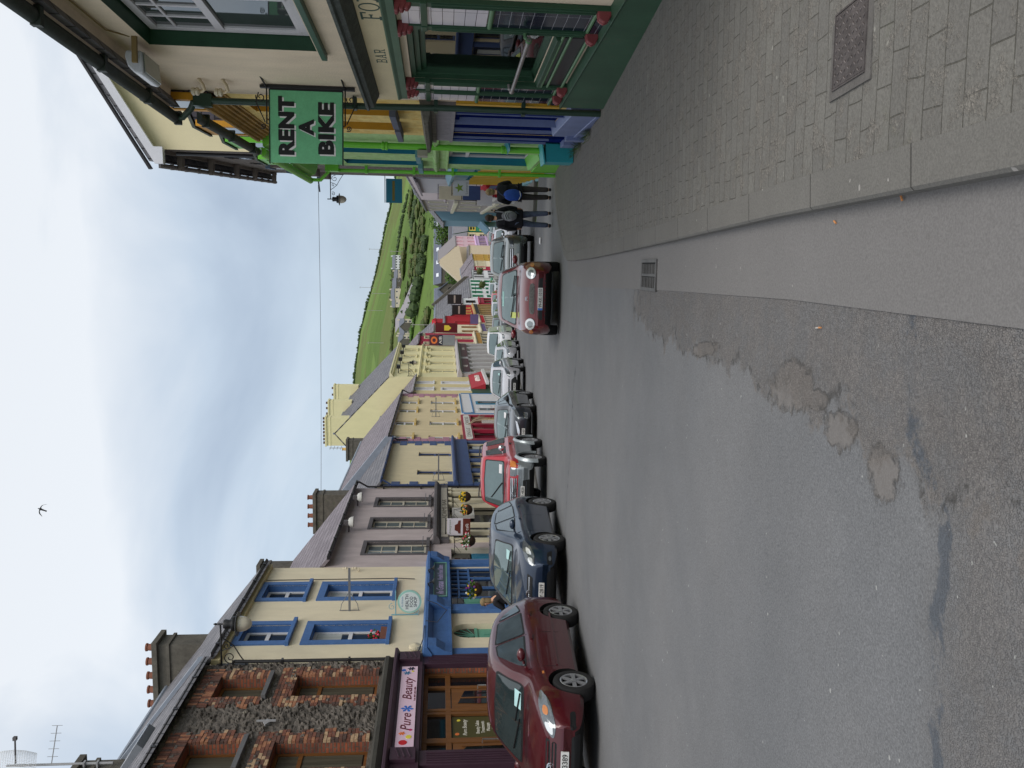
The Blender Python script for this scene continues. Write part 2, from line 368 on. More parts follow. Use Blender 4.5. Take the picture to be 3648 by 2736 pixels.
def mix_(t, f, a, b):
    n = t.nodes.new('ShaderNodeMix'); n.data_type = 'RGBA'
    t.links.new(f.v, n.inputs['Factor'])
    for i, q in ((6, a), (7, b)):
        if isinstance(q, tuple): n.inputs[i].default_value = q
        else: t.links.new(q, n.inputs[i])
    return n.outputs[2]
def scale_(t, c, f):
    n = t.nodes.new('ShaderNodeVectorMath'); n.operation = 'SCALE'
    if isinstance(c, tuple): n.inputs[0].default_value = c[:3]
    else: t.links.new(c, n.inputs[0])
    t.links.new(f.v, n.inputs['Scale']); return n.outputs[0]
def newmat(name):
    m = bpy.data.materials.new(name); m.use_nodes = True; t = m.node_tree; b = t.nodes['Principled BSDF']; co = t.nodes.new('ShaderNodeTexCoord').outputs['Object']
    sp = t.nodes.new('ShaderNodeSeparateXYZ'); t.links.new(co, sp.inputs[0]); return m, t, b, co, X_(t, sp.outputs[0]), X_(t, sp.outputs[1]), X_(t, sp.outputs[2])
def bump_(t, b, h, strength=.5, dist=.02):
    n = t.nodes.new('ShaderNodeBump'); n.inputs['Strength'].default_value = strength; n.inputs['Distance'].default_value = dist; t.links.new(h.v, n.inputs['Height']); t.links.new(n.outputs[0], b.inputs['Normal'])

def asphalt():
    m, t, b, co, x, y, z = newmat('asphalt'); b.inputs['Roughness'].default_value = .82; b.inputs['Specular IOR Level'].default_value = .35
    big = noise_(t, co, .35, 5, .6); mid = noise_(t, co, 2.2, 6, .65); fine = noise_(t, co, 95, 2, .6); med = noise_(t, co, 38, 3, .7)
    edge = noise_(t, co, 2.6, 6, .62, (3, 1, 0)); edge2 = noise_(t, co, 1.1, 5, .6, (9, 4, 0)); bend = (x+.2).op('MINIMUM', 0).op('MAXIMUM', -.22)*.9; ys = (y - bend) + (edge-.5)*.30
    # coarse worn strip beside the gutter, and the older surface in the foreground
    wornB = ((x - (y*.165 - .78)) + (edge-.5)*.9)  .step(-.04, .09) * (y + (edge2-.5)*4).step(9.2, 7.8)
    old = (ys*-1).step(-3.05, -2.70)*.75
    coarse = ((wornB*1.0).op('MAXIMUM', old))
    seam = (ys - 2.88).op('ABSOLUTE').step(.050, .028) * noise_(t, co, 3.1, 5, .7, (2, 7, 0)).step(.42, .50)
    base = mix_(t, big.step(.35, .65), lin((104, 105, 107)), lin((111, 111, 112))); base = scale_(t, base, noise_(t, co, .85, 6, .7, (8, 2, 1)).step(.3, .7)*.08+.96)
    base = scale_(t, base, mid*.22 + .88); dk = noise_(t, co, 60, 2, .6, (6, 6, 1)).step(.62, .70); base = mix_(t, dk*.35, base, lin((72, 72, 74))); base = scale_(t, base, fine.step(.3, .7)*.34 + .83); gr = noise_(t, co, 150, 1, .5, (3, 9, 2)); base = scale_(t, base, gr.step(.25, .75)*.34 + .83)
    vr = t.nodes.new('ShaderNodeTexVoronoi'); vr.inputs['Scale'].default_value = 115; t.links.new(co, vr.inputs['Vector'])
    stone = t.nodes.new('ShaderNodeSeparateColor'); t.links.new(vr.outputs['Color'], stone.inputs[0]); sr = X_(t, stone.outputs[0])
    gap = X_(t, vr.outputs['Distance']).step(.62, .30)
    ct = mix_(t, sr, lin((106, 103, 102)), lin((132, 128, 125))); ct = scale_(t, ct, gap*.24 + .78); ct = scale_(t, ct, mid*.5+.74); ct = mix_(t, noise_(t, co, 4.2, 8, .75, (1, 1, 4)).step(.42, .62)*.6, ct, scale_(t, base, fine*.2+.9))
    c = mix_(t, coarse, base, ct)
    c = mix_(t, seam, c, lin((84, 88, 94)))
    pit = None
    for px, py, rx, ry in ((.0, 4.12, .12, .30), (-.33, 3.10, .10, .13), (-.19, 3.50, .08, .16), (.26, 5.9, .05, .35), (-.06, 3.78, .05, .12)):
        d = (((x-px)*(1/rx)).op('POWER', 2) + ((y-py)*(1/ry)).op('POWER', 2)) + (noise_(t, co, 13, 5, .65, (6, 2, 0))-.5)*3.4
        q = d.step(1.45, .70); pit = q if pit is None else pit.op('MAXIMUM', q)
    rim = (pit*(pit*-1+1))*4; pc = scale_(t, lin((112, 106, 101)), noise_(t, co, 14, 6, .7)*.6+.7)
    band = (wornB*(wornB*-1+1))*4; bn_ = noise_(t, co, 7, 6, .7, (2, 5, 1)); c = mix_(t, band*bn_.step(.48, .56)*.6, c, pc); c = mix_(t, band*bn_.step(.49, .40)*.8, c, lin((66, 64, 62))); c = mix_(t, pit*.62, c, pc); c = mix_(t, rim*noise_(t, co, 18, 4, .6, (7, 7, 2)).step(.42, .58)*.6, c, lin((74, 71, 68)))
    # hairline crack and dark tar marks across the smooth surface
    crk = ((y - (x*-.55 + 15.6)) + (noise_(t, co, .9, 5, .6, (5, 5, 0))-.5)*1.6).op('ABSOLUTE').step(.035, .012) * x.step(-5, -4) * x.step(1.4, .9)
    c = mix_(t, crk*.8, c, lin((66, 68, 72)))
    stains = noise_(t, co, 1.3, 9, .8, (1, 8, 3)).step(.66, .74)
    c = mix_(t, stains*.35, c, lin((74, 74, 76)))
    specks = noise_(t, co, 23, 1, .3, (4, 4, 0)).step(.795, .81)
    c = mix_(t, specks*.7, c, lin((170, 170, 166)))
    t.links.new(c, b.inputs['Base Color'])
    h = (fine*.35 + gap*coarse*1.1) + (coarse*-.8) + (pit*-1.5) + (mid*.4) + (crk*-1.0)
    bump_(t, b, h, .75, .012)
    return m
def paver_mat():
    m, t, b, co, x, y, z = newmat('paving_setts'); b.inputs['Roughness'].default_value = .9; b.inputs['Specular IOR Level'].default_value = .3
    n = t.nodes.new('ShaderNodeMapping'); n.inputs['Rotation'].default_value = (0, 0, R(8)); t.links.new(co, n.inputs[0])
    wv = t.nodes.new('ShaderNodeTexNoise'); wv.inputs['Scale'].default_value = 1.7; t.links.new(co, wv.inputs['Vector'])
    ws = t.nodes.new('ShaderNodeVectorMath'); ws.operation = 'MULTIPLY_ADD'; ws.inputs[1].default_value = (.09, .05, 0); t.links.new(wv.outputs['Color'], ws.inputs[0]); t.links.new(n.outputs[0], ws.inputs[2])
    br = t.nodes.new('ShaderNodeTexBrick'); br.inputs['Scale'].default_value = 1; br.inputs['Brick Width'].default_value = .235; br.inputs['Row Height'].default_value = .122; br.inputs['Mortar Size'].default_value = .003; br.inputs['Mortar Smooth'].default_value = .35; br.offset = .5
    br.inputs['Color1'].default_value = lin((102, 100, 96)); br.inputs['Color2'].default_value = lin((109, 107, 102)); br.inputs['Mortar'].default_value = lin((80, 78, 72))
    t.links.new(ws.outputs[0], br.inputs['Vector'])
    big = noise_(t, co, .9, 6, .65); f = noise_(t, co, 80, 2, .6); md = noise_(t, co, 7, 7, .75)
    c = scale_(t, br.outputs['Color'], big*.36+.82); c = scale_(t, c, f.step(.3, .7)*.26+.87)
    vr = t.nodes.new('ShaderNodeTexVoronoi'); vr.inputs['Scale'].default_value = 120; t.links.new(co, vr.inputs['Vector'])
    sc = t.nodes.new('ShaderNodeSeparateColor'); t.links.new(vr.outputs['Color'], sc.inputs[0])
    rough = md.step(.48, .60)
    c = mix_(t, rough*.8, c, scale_(t, lin((112, 108, 102)), X_(t, sc.outputs[0])*.7+.66))
    spot = noise_(t, co, 19, 1, .3, (2, 2, 0)).step(.775, .80)
    c = mix_(t, spot*.5, c, lin((158, 156, 148)))
    moss = noise_(t, co, 3, 8, .8, (7, 0, 0)).step(.56, .66)
    c = mix_(t, moss*.25, c, lin((92, 94, 78)))
    t.links.new(c, b.inputs['Base Color'])
    bump_(t, b, X_(t, br.outputs['Fac'])*-1.2 + f*.35 + rough*X_(t, vr.outputs['Distance'])*.6, .8, .010)
    return m
def concrete_mat(name, rgb, joints=None, amt=.3):
    m, t, b, co, x, y, z = newmat(name); b.inputs['Roughness'].default_value = .9; b.inputs['Specular IOR Level'].default_value = .3
    c = scale_(t, lin(rgb), noise_(t, co, 1.4, 6, .65)*amt+1-amt/2); f = noise_(t, co, 110, 2, .7)
    c = scale_(t, c, f.step(.3, .7)*.28+.86)
    c = mix_(t, noise_(t, co, 9, 8, .8, (3, 3, 0)).step(.62, .7)*.3, c, lin((78, 74, 70)))
    c = mix_(t, noise_(t, co, 21, 1, .3).step(.79, .81)*.6, c, lin((168, 164, 160)))
    h = f*.4
    if joints:
        j = ((y*(1/joints)).op('FRACT')-.5).op('ABSOLUTE').step(.4925, .4975)
        c = mix_(t, j*.8, c, lin((60, 58, 55))); h = h - j*1.5
    t.links.new(c, b.inputs['Base Color']); bump_(t, b, h, .6, .008); return m
ASPH = asphalt(); PAVE = paver_mat(); KERB = concrete_mat('kerb_stone', (104, 102, 98), joints=.92, amt=.4); STRIP = concrete_mat('gutter_concrete', (112, 110, 109), joints=None, amt=.2)
PAVE2 = concrete_mat('plain_footpath', (126, 124, 120), joints=1.5)

def xL(y):
    if y < 73.1: return -8.0+.141*(y-12.5)
    return .545+.22*(y-73.1)
def kL(y): return xL(y)+1.75+.045*max(0, min(y, 75)-13)
kerbR = [(0.275, -4.08), (0.306, -1.02), (0.408, 0.612), (0.592, 2.142), (0.867, 4.182), (1.204, 6.936), (1.52, 9.486), (1.877, 12.342), (2.244, 15.096), (2.448, 16.524), (2.672, 17.34), (3.04, 18.054), (3.57, 18.972), (4.284, 19.89), (5.304, 20.604)]
def kx(y):
    for (a, b), (c, d) in zip(kerbR, kerbR[1:]):
        if b <= y <= d: return a+(c-a)*(y-b)/(d-b)
    return kerbR[0][0]
def xR2(y): return 6.2+.2*(y-33)
def facR(y): return 3.42+.09*(y-7.7) if y < 11.2 else 3.75+.15*(y-11.2)
def sheet(name, rows, mats, zoff=0, kind='structure', nx=1, zf=None):
    """rows: list of (y, x0, x1)"""
    mb = MB()
    for (y0, a0, b0), (y1, a1, b1) in zip(rows, rows[1:]):
        for i in range(nx):
            p = [(a0+(b0-a0)*i/nx, y0), (a0+(b0-a0)*(i+1)/nx, y0), (a1+(b1-a1)*(i+1)/nx, y1), (a1+(b1-a1)*i/nx, y1)]
            mb.face([(q[0], q[1], (zf or street_z)(q[1])+zoff) for q in p])
    o = mesh_obj(name, mb, mats); tag(o, kind=kind); return o
ys = [-6, 0, 6, 12, 18, 24, 31, 38, 46, 54, 60, 75, 90, 110, 130, 150, 165, 172]
sheet('road', [(y, kL(y), (12 if y > 170 else xR2(y)) if y >= 31 else (2.4 if y < 17 else 12.5)) for y in ys if y < 171], ASPH)
def kerb_and_path(name, pts, inner, side, pm, top=.075, km=KERB, kw=.15, cross=.05):
    """raised footpath between a kerb line and a wall line; pts (x,y) of the road edge"""
    k = MB(); p = MB(); n = len(pts)
    nr = []
    for i in range(n):
        a, b = pts[max(i-1, 0)], pts[min(i+1, n-1)]; d = Vector((b[0]-a[0], b[1]-a[1])).normalized(); nr.append(Vector((d.y, -d.x))*side)
    for i in range(n-1):
        (x0, y0), (x1, y1) = pts[i], pts[i+1]; z0, z1 = street_z(y0), street_z(y1)
        i0 = (x0+nr[i].x*kw, y0+nr[i].y*kw); i1 = (x1+nr[i+1].x*kw, y1+nr[i+1].y*kw)
        c = .012; c0 = (x0+nr[i].x*c, y0+nr[i].y*c); c1 = (x1+nr[i+1].x*c, y1+nr[i+1].y*c)
        k.face([(x0, y0, z0-.05), (x1, y1, z1-.05), (x1, y1, z1+top-c), (x0, y0, z0+top-c)])
        k.face([(x0, y0, z0+top-c), (x1, y1, z1+top-c), (c1[0], c1[1], z1+top), (c0[0], c0[1], z0+top)])
        k.face([(c0[0], c0[1], z0+top), (c1[0], c1[1], z1+top), (i1[0], i1[1], z1+top+.002), (i0[0], i0[1], z0+top+.002)])
        w0, w1 = inner(y0, i), inner(y1, i+1)
        p.face([(i0[0], i0[1], z0+top), (i1[0], i1[1], z1+top), (w1[0], w1[1], street_z(w1[1])+top+cross), (w0[0], w0[1], street_z(w0[1])+top+cross)])
    tag(mesh_obj(name.replace('pavement', 'kerb'), k, km), kind='structure'); tag(mesh_obj(name, p, pm), kind='structure')
kerb_and_path('pavement', kerbR, lambda y, i: (facR(y)+.35, y) if i < 13 else (facR(y)+.9+.5*(i-13), y+.25*(i-12)), 1, PAVE, kw=.16)
kp2 = [(xR2(y), y) for y in (33, 40, 50, 60, 80, 110, 150, 165)]; kp2 = [(9.5, 31.0), (7.2, 31.2), (6.5, 31.9)]+kp2
kerb_and_path('pavement', kp2, lambda y, i: (y*.21+1.7, y) if i > 2 else (9.8, 33.0), 1, PAVE2)
kpl = [(kL(y), y) for y in (-6, 5, 12, 20, 30, 45, 60, 75, 90, 110, 130, 150)]
kerb_and_path('pavement', kpl, lambda y, i: (xL(y)-.3, y), -1, PAVE2)
strip = [(y, kx(y)-w_, kx(y)+.004) for y, w_ in ((-4, .5), (.6, .46), (2.1, .44), (4.1, .42), (6.8, .41), (9.3, .42), (12.1, .44), (14.8, .47), (16.2, .44), (16.9, .30), (17.2, .12))]
sheet('gutter_strip', strip, STRIP, .006)
sheet('far_road', [(164.5, 17, 34), (200, 22, 75)], ASPH, .09, zf=lambda y: street_z(165)-.6*max(0, y-165)/95-.05)

# ---- terrain: one sheet to the horizon, village floor, then the green hill
ELEV = [(-2, .10), (-.6, .106), (-.0897, .104), (.016, .0983), (.06, .093), (.104, .082), (.1263, .0757), (.143, .0717), (.178, .0653), (.211, .0577), (.25, .052), (.35, .045), (.6, .04), (2, .035)]
def elev(a):
    for (p, q), (r_, s_) in zip(ELEV, ELEV[1:]):
        if p <= a <= r_: return q+(s_-q)*(a-p)/(r_-p)
    return .05
def terr(x, y):
    if y <= 165: return street_z(max(y, -40))-.06
    z0 = street_z(165)-.06
    if y <= 260: return z0-.6*(y-165)/95
    a = max(-1.9, min(1.9, x/y)); rz = 1.5+elev(a)*1000; t = min((y-260)/740, 1)
    z = z0-.6+(rz-z0+.6)*t
    z += noise.noise(Vector((x*.006, y*.006, 0)))*6*min(t*4, 1)*(1-t)*.9 + noise.noise(Vector((x*.03, y*.03, 3)))*.8*min(t*3, 1)*(1-t*.7)
    if y > 1000: z -= (y-1000)*.05
    return z
def hill_mat():
    m, t, b, co, x, y, z = newmat('grassland'); b.inputs['Roughness'].default_value = .95; b.inputs['Specular IOR Level'].default_value = .1
    mpn = t.nodes.new('ShaderNodeMapping'); mpn.inputs['Scale'].default_value = (1/95, 1/62, 0); mpn.inputs['Rotation'].default_value = (0, 0, R(6)); t.links.new(co, mpn.inputs[0])
    v = t.nodes.new('ShaderNodeTexVoronoi'); v.inputs['Scale'].default_value = 1; t.links.new(mpn.outputs[0], v.inputs['Vector']); s = t.nodes.new('ShaderNodeSeparateColor'); t.links.new(v.outputs['Color'], s.inputs[0])
    c = mix_(t, X_(t, s.outputs[0]), lin((80, 102, 50)), lin((106, 128, 68)))
    c = mix_(t, X_(t, s.outputs[1]).step(.70, .72)*.75, c, lin((98, 104, 62)))
    c = scale_(t, c, noise_(t, co, .05, 7, .7)*.5+.75); c = scale_(t, c, noise_(t, co, .7, 3, .7)*.35+.83)
    sc = noise_(t, co, .022, 8, .72, (40, 10, 0)).step(.56, .62) * y.step(640, 520)
    c = mix_(t, sc*.75, c, scale_(t, lin((76, 82, 50)), noise_(t, co, .3, 5, .8)*1.0+.5))
    t.links.new(c, b.inputs['Base Color']); bump_(t, b, noise_(t, co, .5, 5, .7), .6, 1.2); return m
tb = MB(); tys = [-80, -30, 0, 60, 110, 165, 210, 260]+list(range(280, 1001, 20))+[1030, 1100, 1300, 1700]
NXT = 110
for y in tys:
    for i in range(NXT+1):
        u = -1+2*i/NXT; half = max(260, y*1.0); x = u*half+y*.06
        tb.v.append((x, y, terr(x, y)))
for j in range(len(tys)-1):
    for i in range(NXT): k = j*(NXT+1)+i; tb.f.append((k, k+1, k+NXT+2, k+NXT+1)); tb.m.append(0)
hill = mesh_obj('ground', tb, hill_mat(), smooth=True); tag(hill, kind='structure')

# ---- planting
def leafmat(name, c1, c2, sc=.6):
    m, t, b, co, x, y, z = newmat(name); b.inputs['Roughness'].default_value = .8; b.inputs['Specular IOR Level'].default_value = .2
    c = mix_(t, noise_(t, co, sc, 5, .75).step(.35, .65), lin(c1), lin(c2)); c = scale_(t, c, noise_(t, co, sc*9, 3, .7)*.9+.55); t.links.new(c, b.inputs['Base Color']); return m
LF1 = leafmat('leaf_mid', (58, 84, 40), (92, 120, 56)); LF2 = leafmat('leaf_dark', (52, 66, 46), (74, 90, 56)); LF3 = leafmat('scrub_leaf', (84, 84, 52), (72, 92, 50), .3); BARK = mat('bark', (84, 72, 60), var=.3)
def leaf_cloud(mb, c, r, n, size, rnd, flat=1.0):
    c = Vector(c)
    for _ in range(n):
        d = Vector((rnd.gauss(0, 1), rnd.gauss(0, 1), rnd.gauss(0, 1))).normalized()
        k = rnd.uniform(.55, 1.05); lump = 1+.28*noise.noise(d*2.3+c*.3)
        p = c+Vector((d.x*r[0], d.y*r[1], d.z*r[2]))*k*lump
        a = Vector((rnd.gauss(0, 1), rnd.gauss(0, 1), rnd.gauss(0, .6))).normalized()*size*rnd.uniform(.6, 1.4); b = a.cross(Vector((rnd.gauss(0, 1), rnd.gauss(0, 1), rnd.gauss(0, 1)))).normalized()*size*rnd.uniform(.5, 1.1)
        mb.face([p-a*.5, p+b*.5, p+a*.5, p-b*.5])
def hedge(label, pts, wd, h, m, seed, dens=1.2, group='hedges across the hillside', cat='hedge', size=None, name='hedge'):
    rnd = random.Random(seed); mb = MB(); base = Vector((pts[0][0], pts[0][1], terr(*pts[0])))
    core = MB(); prev = None
    for (x0, y0), (x1, y1) in zip(pts, pts[1:]):
        L = math.hypot(x1-x0, y1-y0); n = max(2, int(L/(wd*.42)))
        for i in range(n+1):
            t = i/n; x = x0+(x1-x0)*t+rnd.gauss(0, wd*.12); y = y0+(y1-y0)*t+rnd.gauss(0, wd*.12); z = terr(x, y); hh = h*rnd.uniform(.6, 1.1)*(1+.5*noise.noise(Vector((x*.05, y*.05, 0)))); w2 = wd*rnd.uniform(.5, .8)
            c = (x-base.x, y-base.y, z-base.z+hh*.42)
            core.sphere(c, (w2*.55, w2*.5, hh*.42), 6)
            leaf_cloud(core, c, (w2*.62, w2*.6, hh*.6), int(12*dens), (size or h*.26), rnd)
    o = mesh_obj(name, core, m, off=(0, 0, 0)); o.location = base; tag(o, label, cat, group); return o
def P(a, y): return (a*y, y)
hedge('thin dark hedge along the skyline of the green hill', [P(.27, 985), P(.2, 985), P(.13, 985), P(.06, 985), P(-.02, 985)], 4.5, 3.4, LF2, 1)
hedge('dark hedge running level across the upper fields right of the white house', [P(.225, 640), P(.18, 650), P(.145, 655), P(.128, 660)], 4, 2.6, LF2, 2)
hedge('long hedge below the bright upper field left of the hill houses', [P(.11, 560), P(.08, 550), P(.04, 545), P(.0, 550)], 4.5, 3, LF3, 3)
hedge('brown and olive scrub belt beneath the hill houses', [P(.21, 485), P(.17, 490), P(.13, 488), P(.10, 486)], 12, 3, LF3, 4, 1.8)
hedge('olive hedge above the lowest pale field right of the hill road', [P(.23, 440), P(.19, 446), P(.16, 450), P(.125, 444)], 6, 2.6, LF3, 5)
hedge('thick dark evergreen belt across the lower hillside', [P(.168, 415), P(.14, 415), P(.115, 416), P(.082, 418)], 8, 6.5, LF2, 6, 2.0)
hedge('low scrub line between the two lowest hill fields', [P(.24, 470), P(.2, 466), P(.15, 470), P(.11, 468)], 7, 2.6, LF3, 15, 1.8)
hedge('broken hedge low on the right side of the hill', [P(.25, 520), P(.21, 528), P(.18, 520)], 8, 3.5, LF2, 12, 1.6)
hedge('olive scrub patch below the long white hill house', [P(.165, 560), P(.145, 555), P(.13, 545)], 13, 4, LF3, 13, 2.0)
hedge('long low scrub strip above the dark evergreen belt', [P(.19, 435), P(.15, 434), P(.11, 436)], 6, 3, LF3, 14, 1.8)
hedge('hedge running behind the grey village roofs', [P(.2, 330), P(.16, 334), P(.12, 330), P(.08, 336)], 6, 3.5, LF3, 16, 1.8)
hedge('scrubby thicket at the left end of the bright field behind the roofs', [P(.085, 372), P(.07, 378), P(.055, 374)], 10, 4, LF3, 7, 1.8)
hedge('bushy hedge in front of the three gabled hill houses', [P(.08, 425), P(.06, 428), P(.04, 430)], 6, 3, LF1, 8)
hedge('dark bank of bushes above the long white hill house', [P(.145, 640), P(.12, 620), P(.10, 600)], 6, 4, LF3, 9, 1.6)
hedge('hedge beside the field edge at the right end of the hill', [P(.245, 560), P(.225, 570), P(.2, 565)], 9, 4, LF3, 10, 1.6)
hb = MB()
for k in range(9):
    a0, y0 = .088+.004*k*.0, 0
hr = [P(.116, 440), P(.105, 455), P(.092, 475), P(.08, 500), P(.067, 535)]
for (x0, y0), (x1, y1) in zip(hr, hr[1:]): hb.face([(x0-4.5, y0, terr(x0, y0)+.9), (x0+4.5, y0, terr(x0, y0)+.9), (x1+4.5, y1, terr(x1, y1)+.9), (x1-4.5, y1, terr(x1, y1)+.9)])
tag(mesh_obj('hill_road', hb, concrete_mat('hill_road_surface', (140, 136, 140))), kind='structure')

def tree(label, x, y, h, rx, rz, m, seed, base=None, n=2600, lumps=9, size=.42, group=None):
    rnd = random.Random(seed); z = terr(x, y) if base is None else base
    T = Thing('tree', label, 'tree', Matrix.Translation((x, y, z)), (0, 0, 0), group)
    t = MB(); t.tube([(0, 0, -.3), (.1, 0, h*.3), (.0, .1, h*.62), (.1, 0, h*.85)], [.32, .24, .14, .05], 8)
    for k in range(6):
        a = k*1.05+rnd.random(); t.tube([(0, 0, h*(.25+.07*k)), (math.cos(a)*rx*.4, math.sin(a)*rx*.4, h*(.42+.06*k)), (math.cos(a)*rx*.75, math.sin(a)*rx*.75, h*(.52+.06*k))], [.13, .08, .03], 6)
    T.part('trunk', t, BARK, smooth=True)
    c = MB()
    for k in range(lumps):
        a = rnd.uniform(0, 6.28); q = rnd.uniform(.1, .62); zz = h-rz+rnd.uniform(-.75, .6)*rz
        leaf_cloud(c, (math.cos(a)*rx*q, math.sin(a)*rx*q, zz), (rx*.46, rx*.46, rz*.42), n//lumps, size, rnd)
    T.part('crown', c, m); return T
tree('large round green tree above the grey roofs beside the pale terrace', .183*215, 215, 13.5, 4.2, 4.5, LF1, 21, n=3600)
tree('bushy green tree rising behind the cream gable', .128*205, 205, 9.5, 3.6, 3.4, LF1, 22, n=3000)
tree('tall green tree between the cream gable and the stone chapel roof', .116*215, 215, 9.0, 3.8, 3.4, LF1, 23, n=2600)
tree('small dark tree behind the grey terrace roof on the right', .21*190, 190, 10, 2.4, 3.4, LF2, 24, n=1500)

# ---- houses on the hill
hw = mat('hill_render', (196, 186, 168), var=.05); hwhite = mat('hill_white', (206, 208, 210), var=.05); hroof = mat('hill_slate', (104, 108, 118), var=.15)
def hill_house(label, a, y, wd, D, h, rh, wm, wins, gables=(), group='houses on the hillside', rm=None):
    x = a*y; z = terr(x, y)+.2
    T = Thing('hill_house', label, 'house', Matrix.Translation((x, y, z)) @ Matrix.Rotation(-.06, 4, 'Z'), (0, 0, 0), group)
    mb = MB(); ops = [(wx-.55, wx+.55, wz, wz+1.2) for wx, wz in wins]
    cut_wall(mb, -wd/2, wd/2, -2.5, h, ops, rev=.15); box_walls(mb, -wd/2, wd/2, -2.5, h, D, rh); T.part('wall', mb, wm)
    r_ = gable_roof(T, -wd/2, wd/2, h, D, rh, rm or hroof, over=.3, ends=.2)
    for wx, wz in wins: window(T, wx-.55, wx+.55, wz, wz+1.2, .08, split=0, fw=.1)
    for gx in gables:
        g = MB(); g.prism([(gx-2, -1.5), (gx+2, -1.5), (gx+2, h-.1), (gx, h+1.9), (gx-2, h-.1)], 'y', -1.4, -.01); T.part('porch', g, cast_grey)
        g = MB(); g.prism([(gx-2.3, h-.4), (gx, h+1.95), (gx+2.3, h-.4), (gx+2.3, h-.15), (gx, h+2.2), (gx-2.3, h-.15)], 'y', -1.6, 2); T.part('porch_roof', g, rm or hroof)
    for cx_ in (-wd/2+.5, wd/2-.5):
        c = MB(); c.box(cx_-.4, cx_+.4, D/2-.4, D/2+.4, h+rh-.6, h+rh+1.1); T.part('chimney', c, wm, r_)
    return T
hill_house('long white two storey house with many windows high on the hill', .1425, 590, 9.5, 6, 4.6, 1.8, hwhite, [(-3.6, .6), (-1.8, .6), (0, .6), (1.8, .6), (3.6, .6), (-3.6, 2.9), (-1.8, 2.9), (0, 2.9), (1.8, 2.9), (3.6, 2.9)])
hill_house('cream house with grey roof just left of the white hill house', .127, 560, 7, 6, 3.4, 2.2, hw, [(-2, 1), (2, 1)])
hill_house('low stone fronted house in the middle of the hill row', .1165, 556, 7.5, 6, 3.2, 2.4, cast_grey, [(-2.2, 1), (2.2, 1)])
hill_house('cream cottage with tall end chimney in the hill row', .1045, 552, 7.5, 6, 3.3, 2.2, hw, [(-2, 1), (1.8, 1)])
hill_house('small cream gabled house at the left end of the hill row', .094, 540, 5, 6, 3.0, 2.0, hw, [(0, 1)])
hill_house('grey roofed house with stone porch gable beside the hill road', .0665, 432, 8, 7, 4.4, 2.4, hw, [(-2.7, .7), (2.7, .7), (-2.7, 2.7), (2.7, 2.7)], (0,))
hill_house('grey roofed house with stone porch partly behind the crimson house', .0475, 432, 8, 7, 4.4, 2.4, hw, [(-2.7, .7), (2.7, .7), (-2.7, 2.7), (2.7, 2.7)], (0,))
hill_house('small house gable behind the yellow bank roof', .030, 430, 6, 7, 4.2, 2.2, hw, [(0, 1)])
pole_m = mat('pole_wood', (150, 146, 142), var=.1)
for i, (a, y, hh, lb) in enumerate(((.112, 900, 17, 'thin utility pole on the skyline above the hill cottages'), (.157, 900, 17, 'thin utility pole on the skyline above the white hill house'), (.085, 700, 12, 'pale utility pole in the upper field left of the hill row'), (.105, 700, 12, 'pale utility pole in the field above the hill cottages'), (.047, 620, 12, 'pale utility pole in the left upper field'), (.155, 560, 11, 'pale utility pole right of the white hill house'), (.069, 372, 8, 'pale utility pole below the gabled hill houses'))):
    T = Thing('utility_pole', lb, 'utility pole', Matrix.Translation((a*y, y, terr(a*y, y))), (0, 0, 0), 'utility poles on the hill')
    mb = MB(); mb.tube([(0, 0, 0), (0, 0, hh)], .16, 6); T.part('pole', mb, pole_m); mb = MB(); mb.box(-1.1, 1.1, -.08, .08, hh-.9, hh-.72); T.part('cross_arm', mb, pole_m)
# ================================================================ LEFT SIDE OF THE STREET
LF = Frame(-8, 12.5, .141); L2F = Frame(.54, 73.1, .22); L3F = Frame(11.5, 122.9, .38)
def gz(s): return street_z(12.5+.99*s)
wood_brown = mat('varnished_wood', (120, 78, 40), rough=.45, var=.3, streak=.1, vscale=9)
plum = mat('plum_paint', (62, 40, 54), rough=.5, var=.15)
blue_p = mat('blue_paint', (66, 104, 158), rough=.6, var=.18, vscale=7, stain=((44, 66, 120), 9, .66))
green_door = mat('sage_green_paint', (98, 160, 138), rough=.5)
teal_door = mat('teal_blue_paint', (42, 118, 150), rough=.5)
cream_w = render_wall('cream_render', (220, 209, 182)); mauve_w = render_wall('mauve_render', (184, 172, 171), var=.16); yel_w = render_wall('pale_yellow_render', (214, 201, 166))
stone_dark = mat('window_stone', (88, 84, 86), var=.25); navy = mat('navy_paint', (58, 78, 122), rough=.55, var=.15); pinkq = mat('pink_paint', (170, 122, 138), rough=.7)
brk = [mat('brick_%s' % n, c, var=.35, vscale=14, bump=.5, rough=.9, spec=.2) for n, c in (('red', (126, 84, 70)), ('orange', (162, 114, 88)), ('buff', (182, 154, 124)), ('brown', (108, 78, 68)), ('dark', (90, 72, 66)))]

# ---- stone building with the plum shopfront
T = Thing('stone_building', 'dark rubble stone building with brick window surrounds over the plum shopfront', 'building', LF, (2.6, 0, gz(2.6)))
ops = [(6.73, 7.66, 5.38, 6.48), (6.71, 7.68, 2.86, 4.74), (4.0, 4.95, 5.38, 6.48), (3.95, 4.9, 2.86, 4.74), (.9, 1.85, 5.38, 6.48), (.9, 1.85, 2.86, 4.74)]
shop = (3.98, 7.98, -1.5, 1.80)
mb = MB(); cut_wall(mb, -3, 8.38, -2.6, 7.05, ops+[shop], rev=.24, mi=0, rmi=1)
box_walls(mb, -3, 8.38, -2.6, 7.05, 7, 2.65)
rub = mat('rubble_stone', (104, 98, 92), var=.45, vscale=2.2, bump=1, bscale=30, rough=.95, spec=.15, stain=((146, 140, 126), 3.1, .62))
brick_rev = brickmat('brick_reveal', (150, 84, 60), (112, 70, 58), (96, 86, 76), .22, .075, axes='yz')
T.part('wall', mb, [rub, brick_rev])
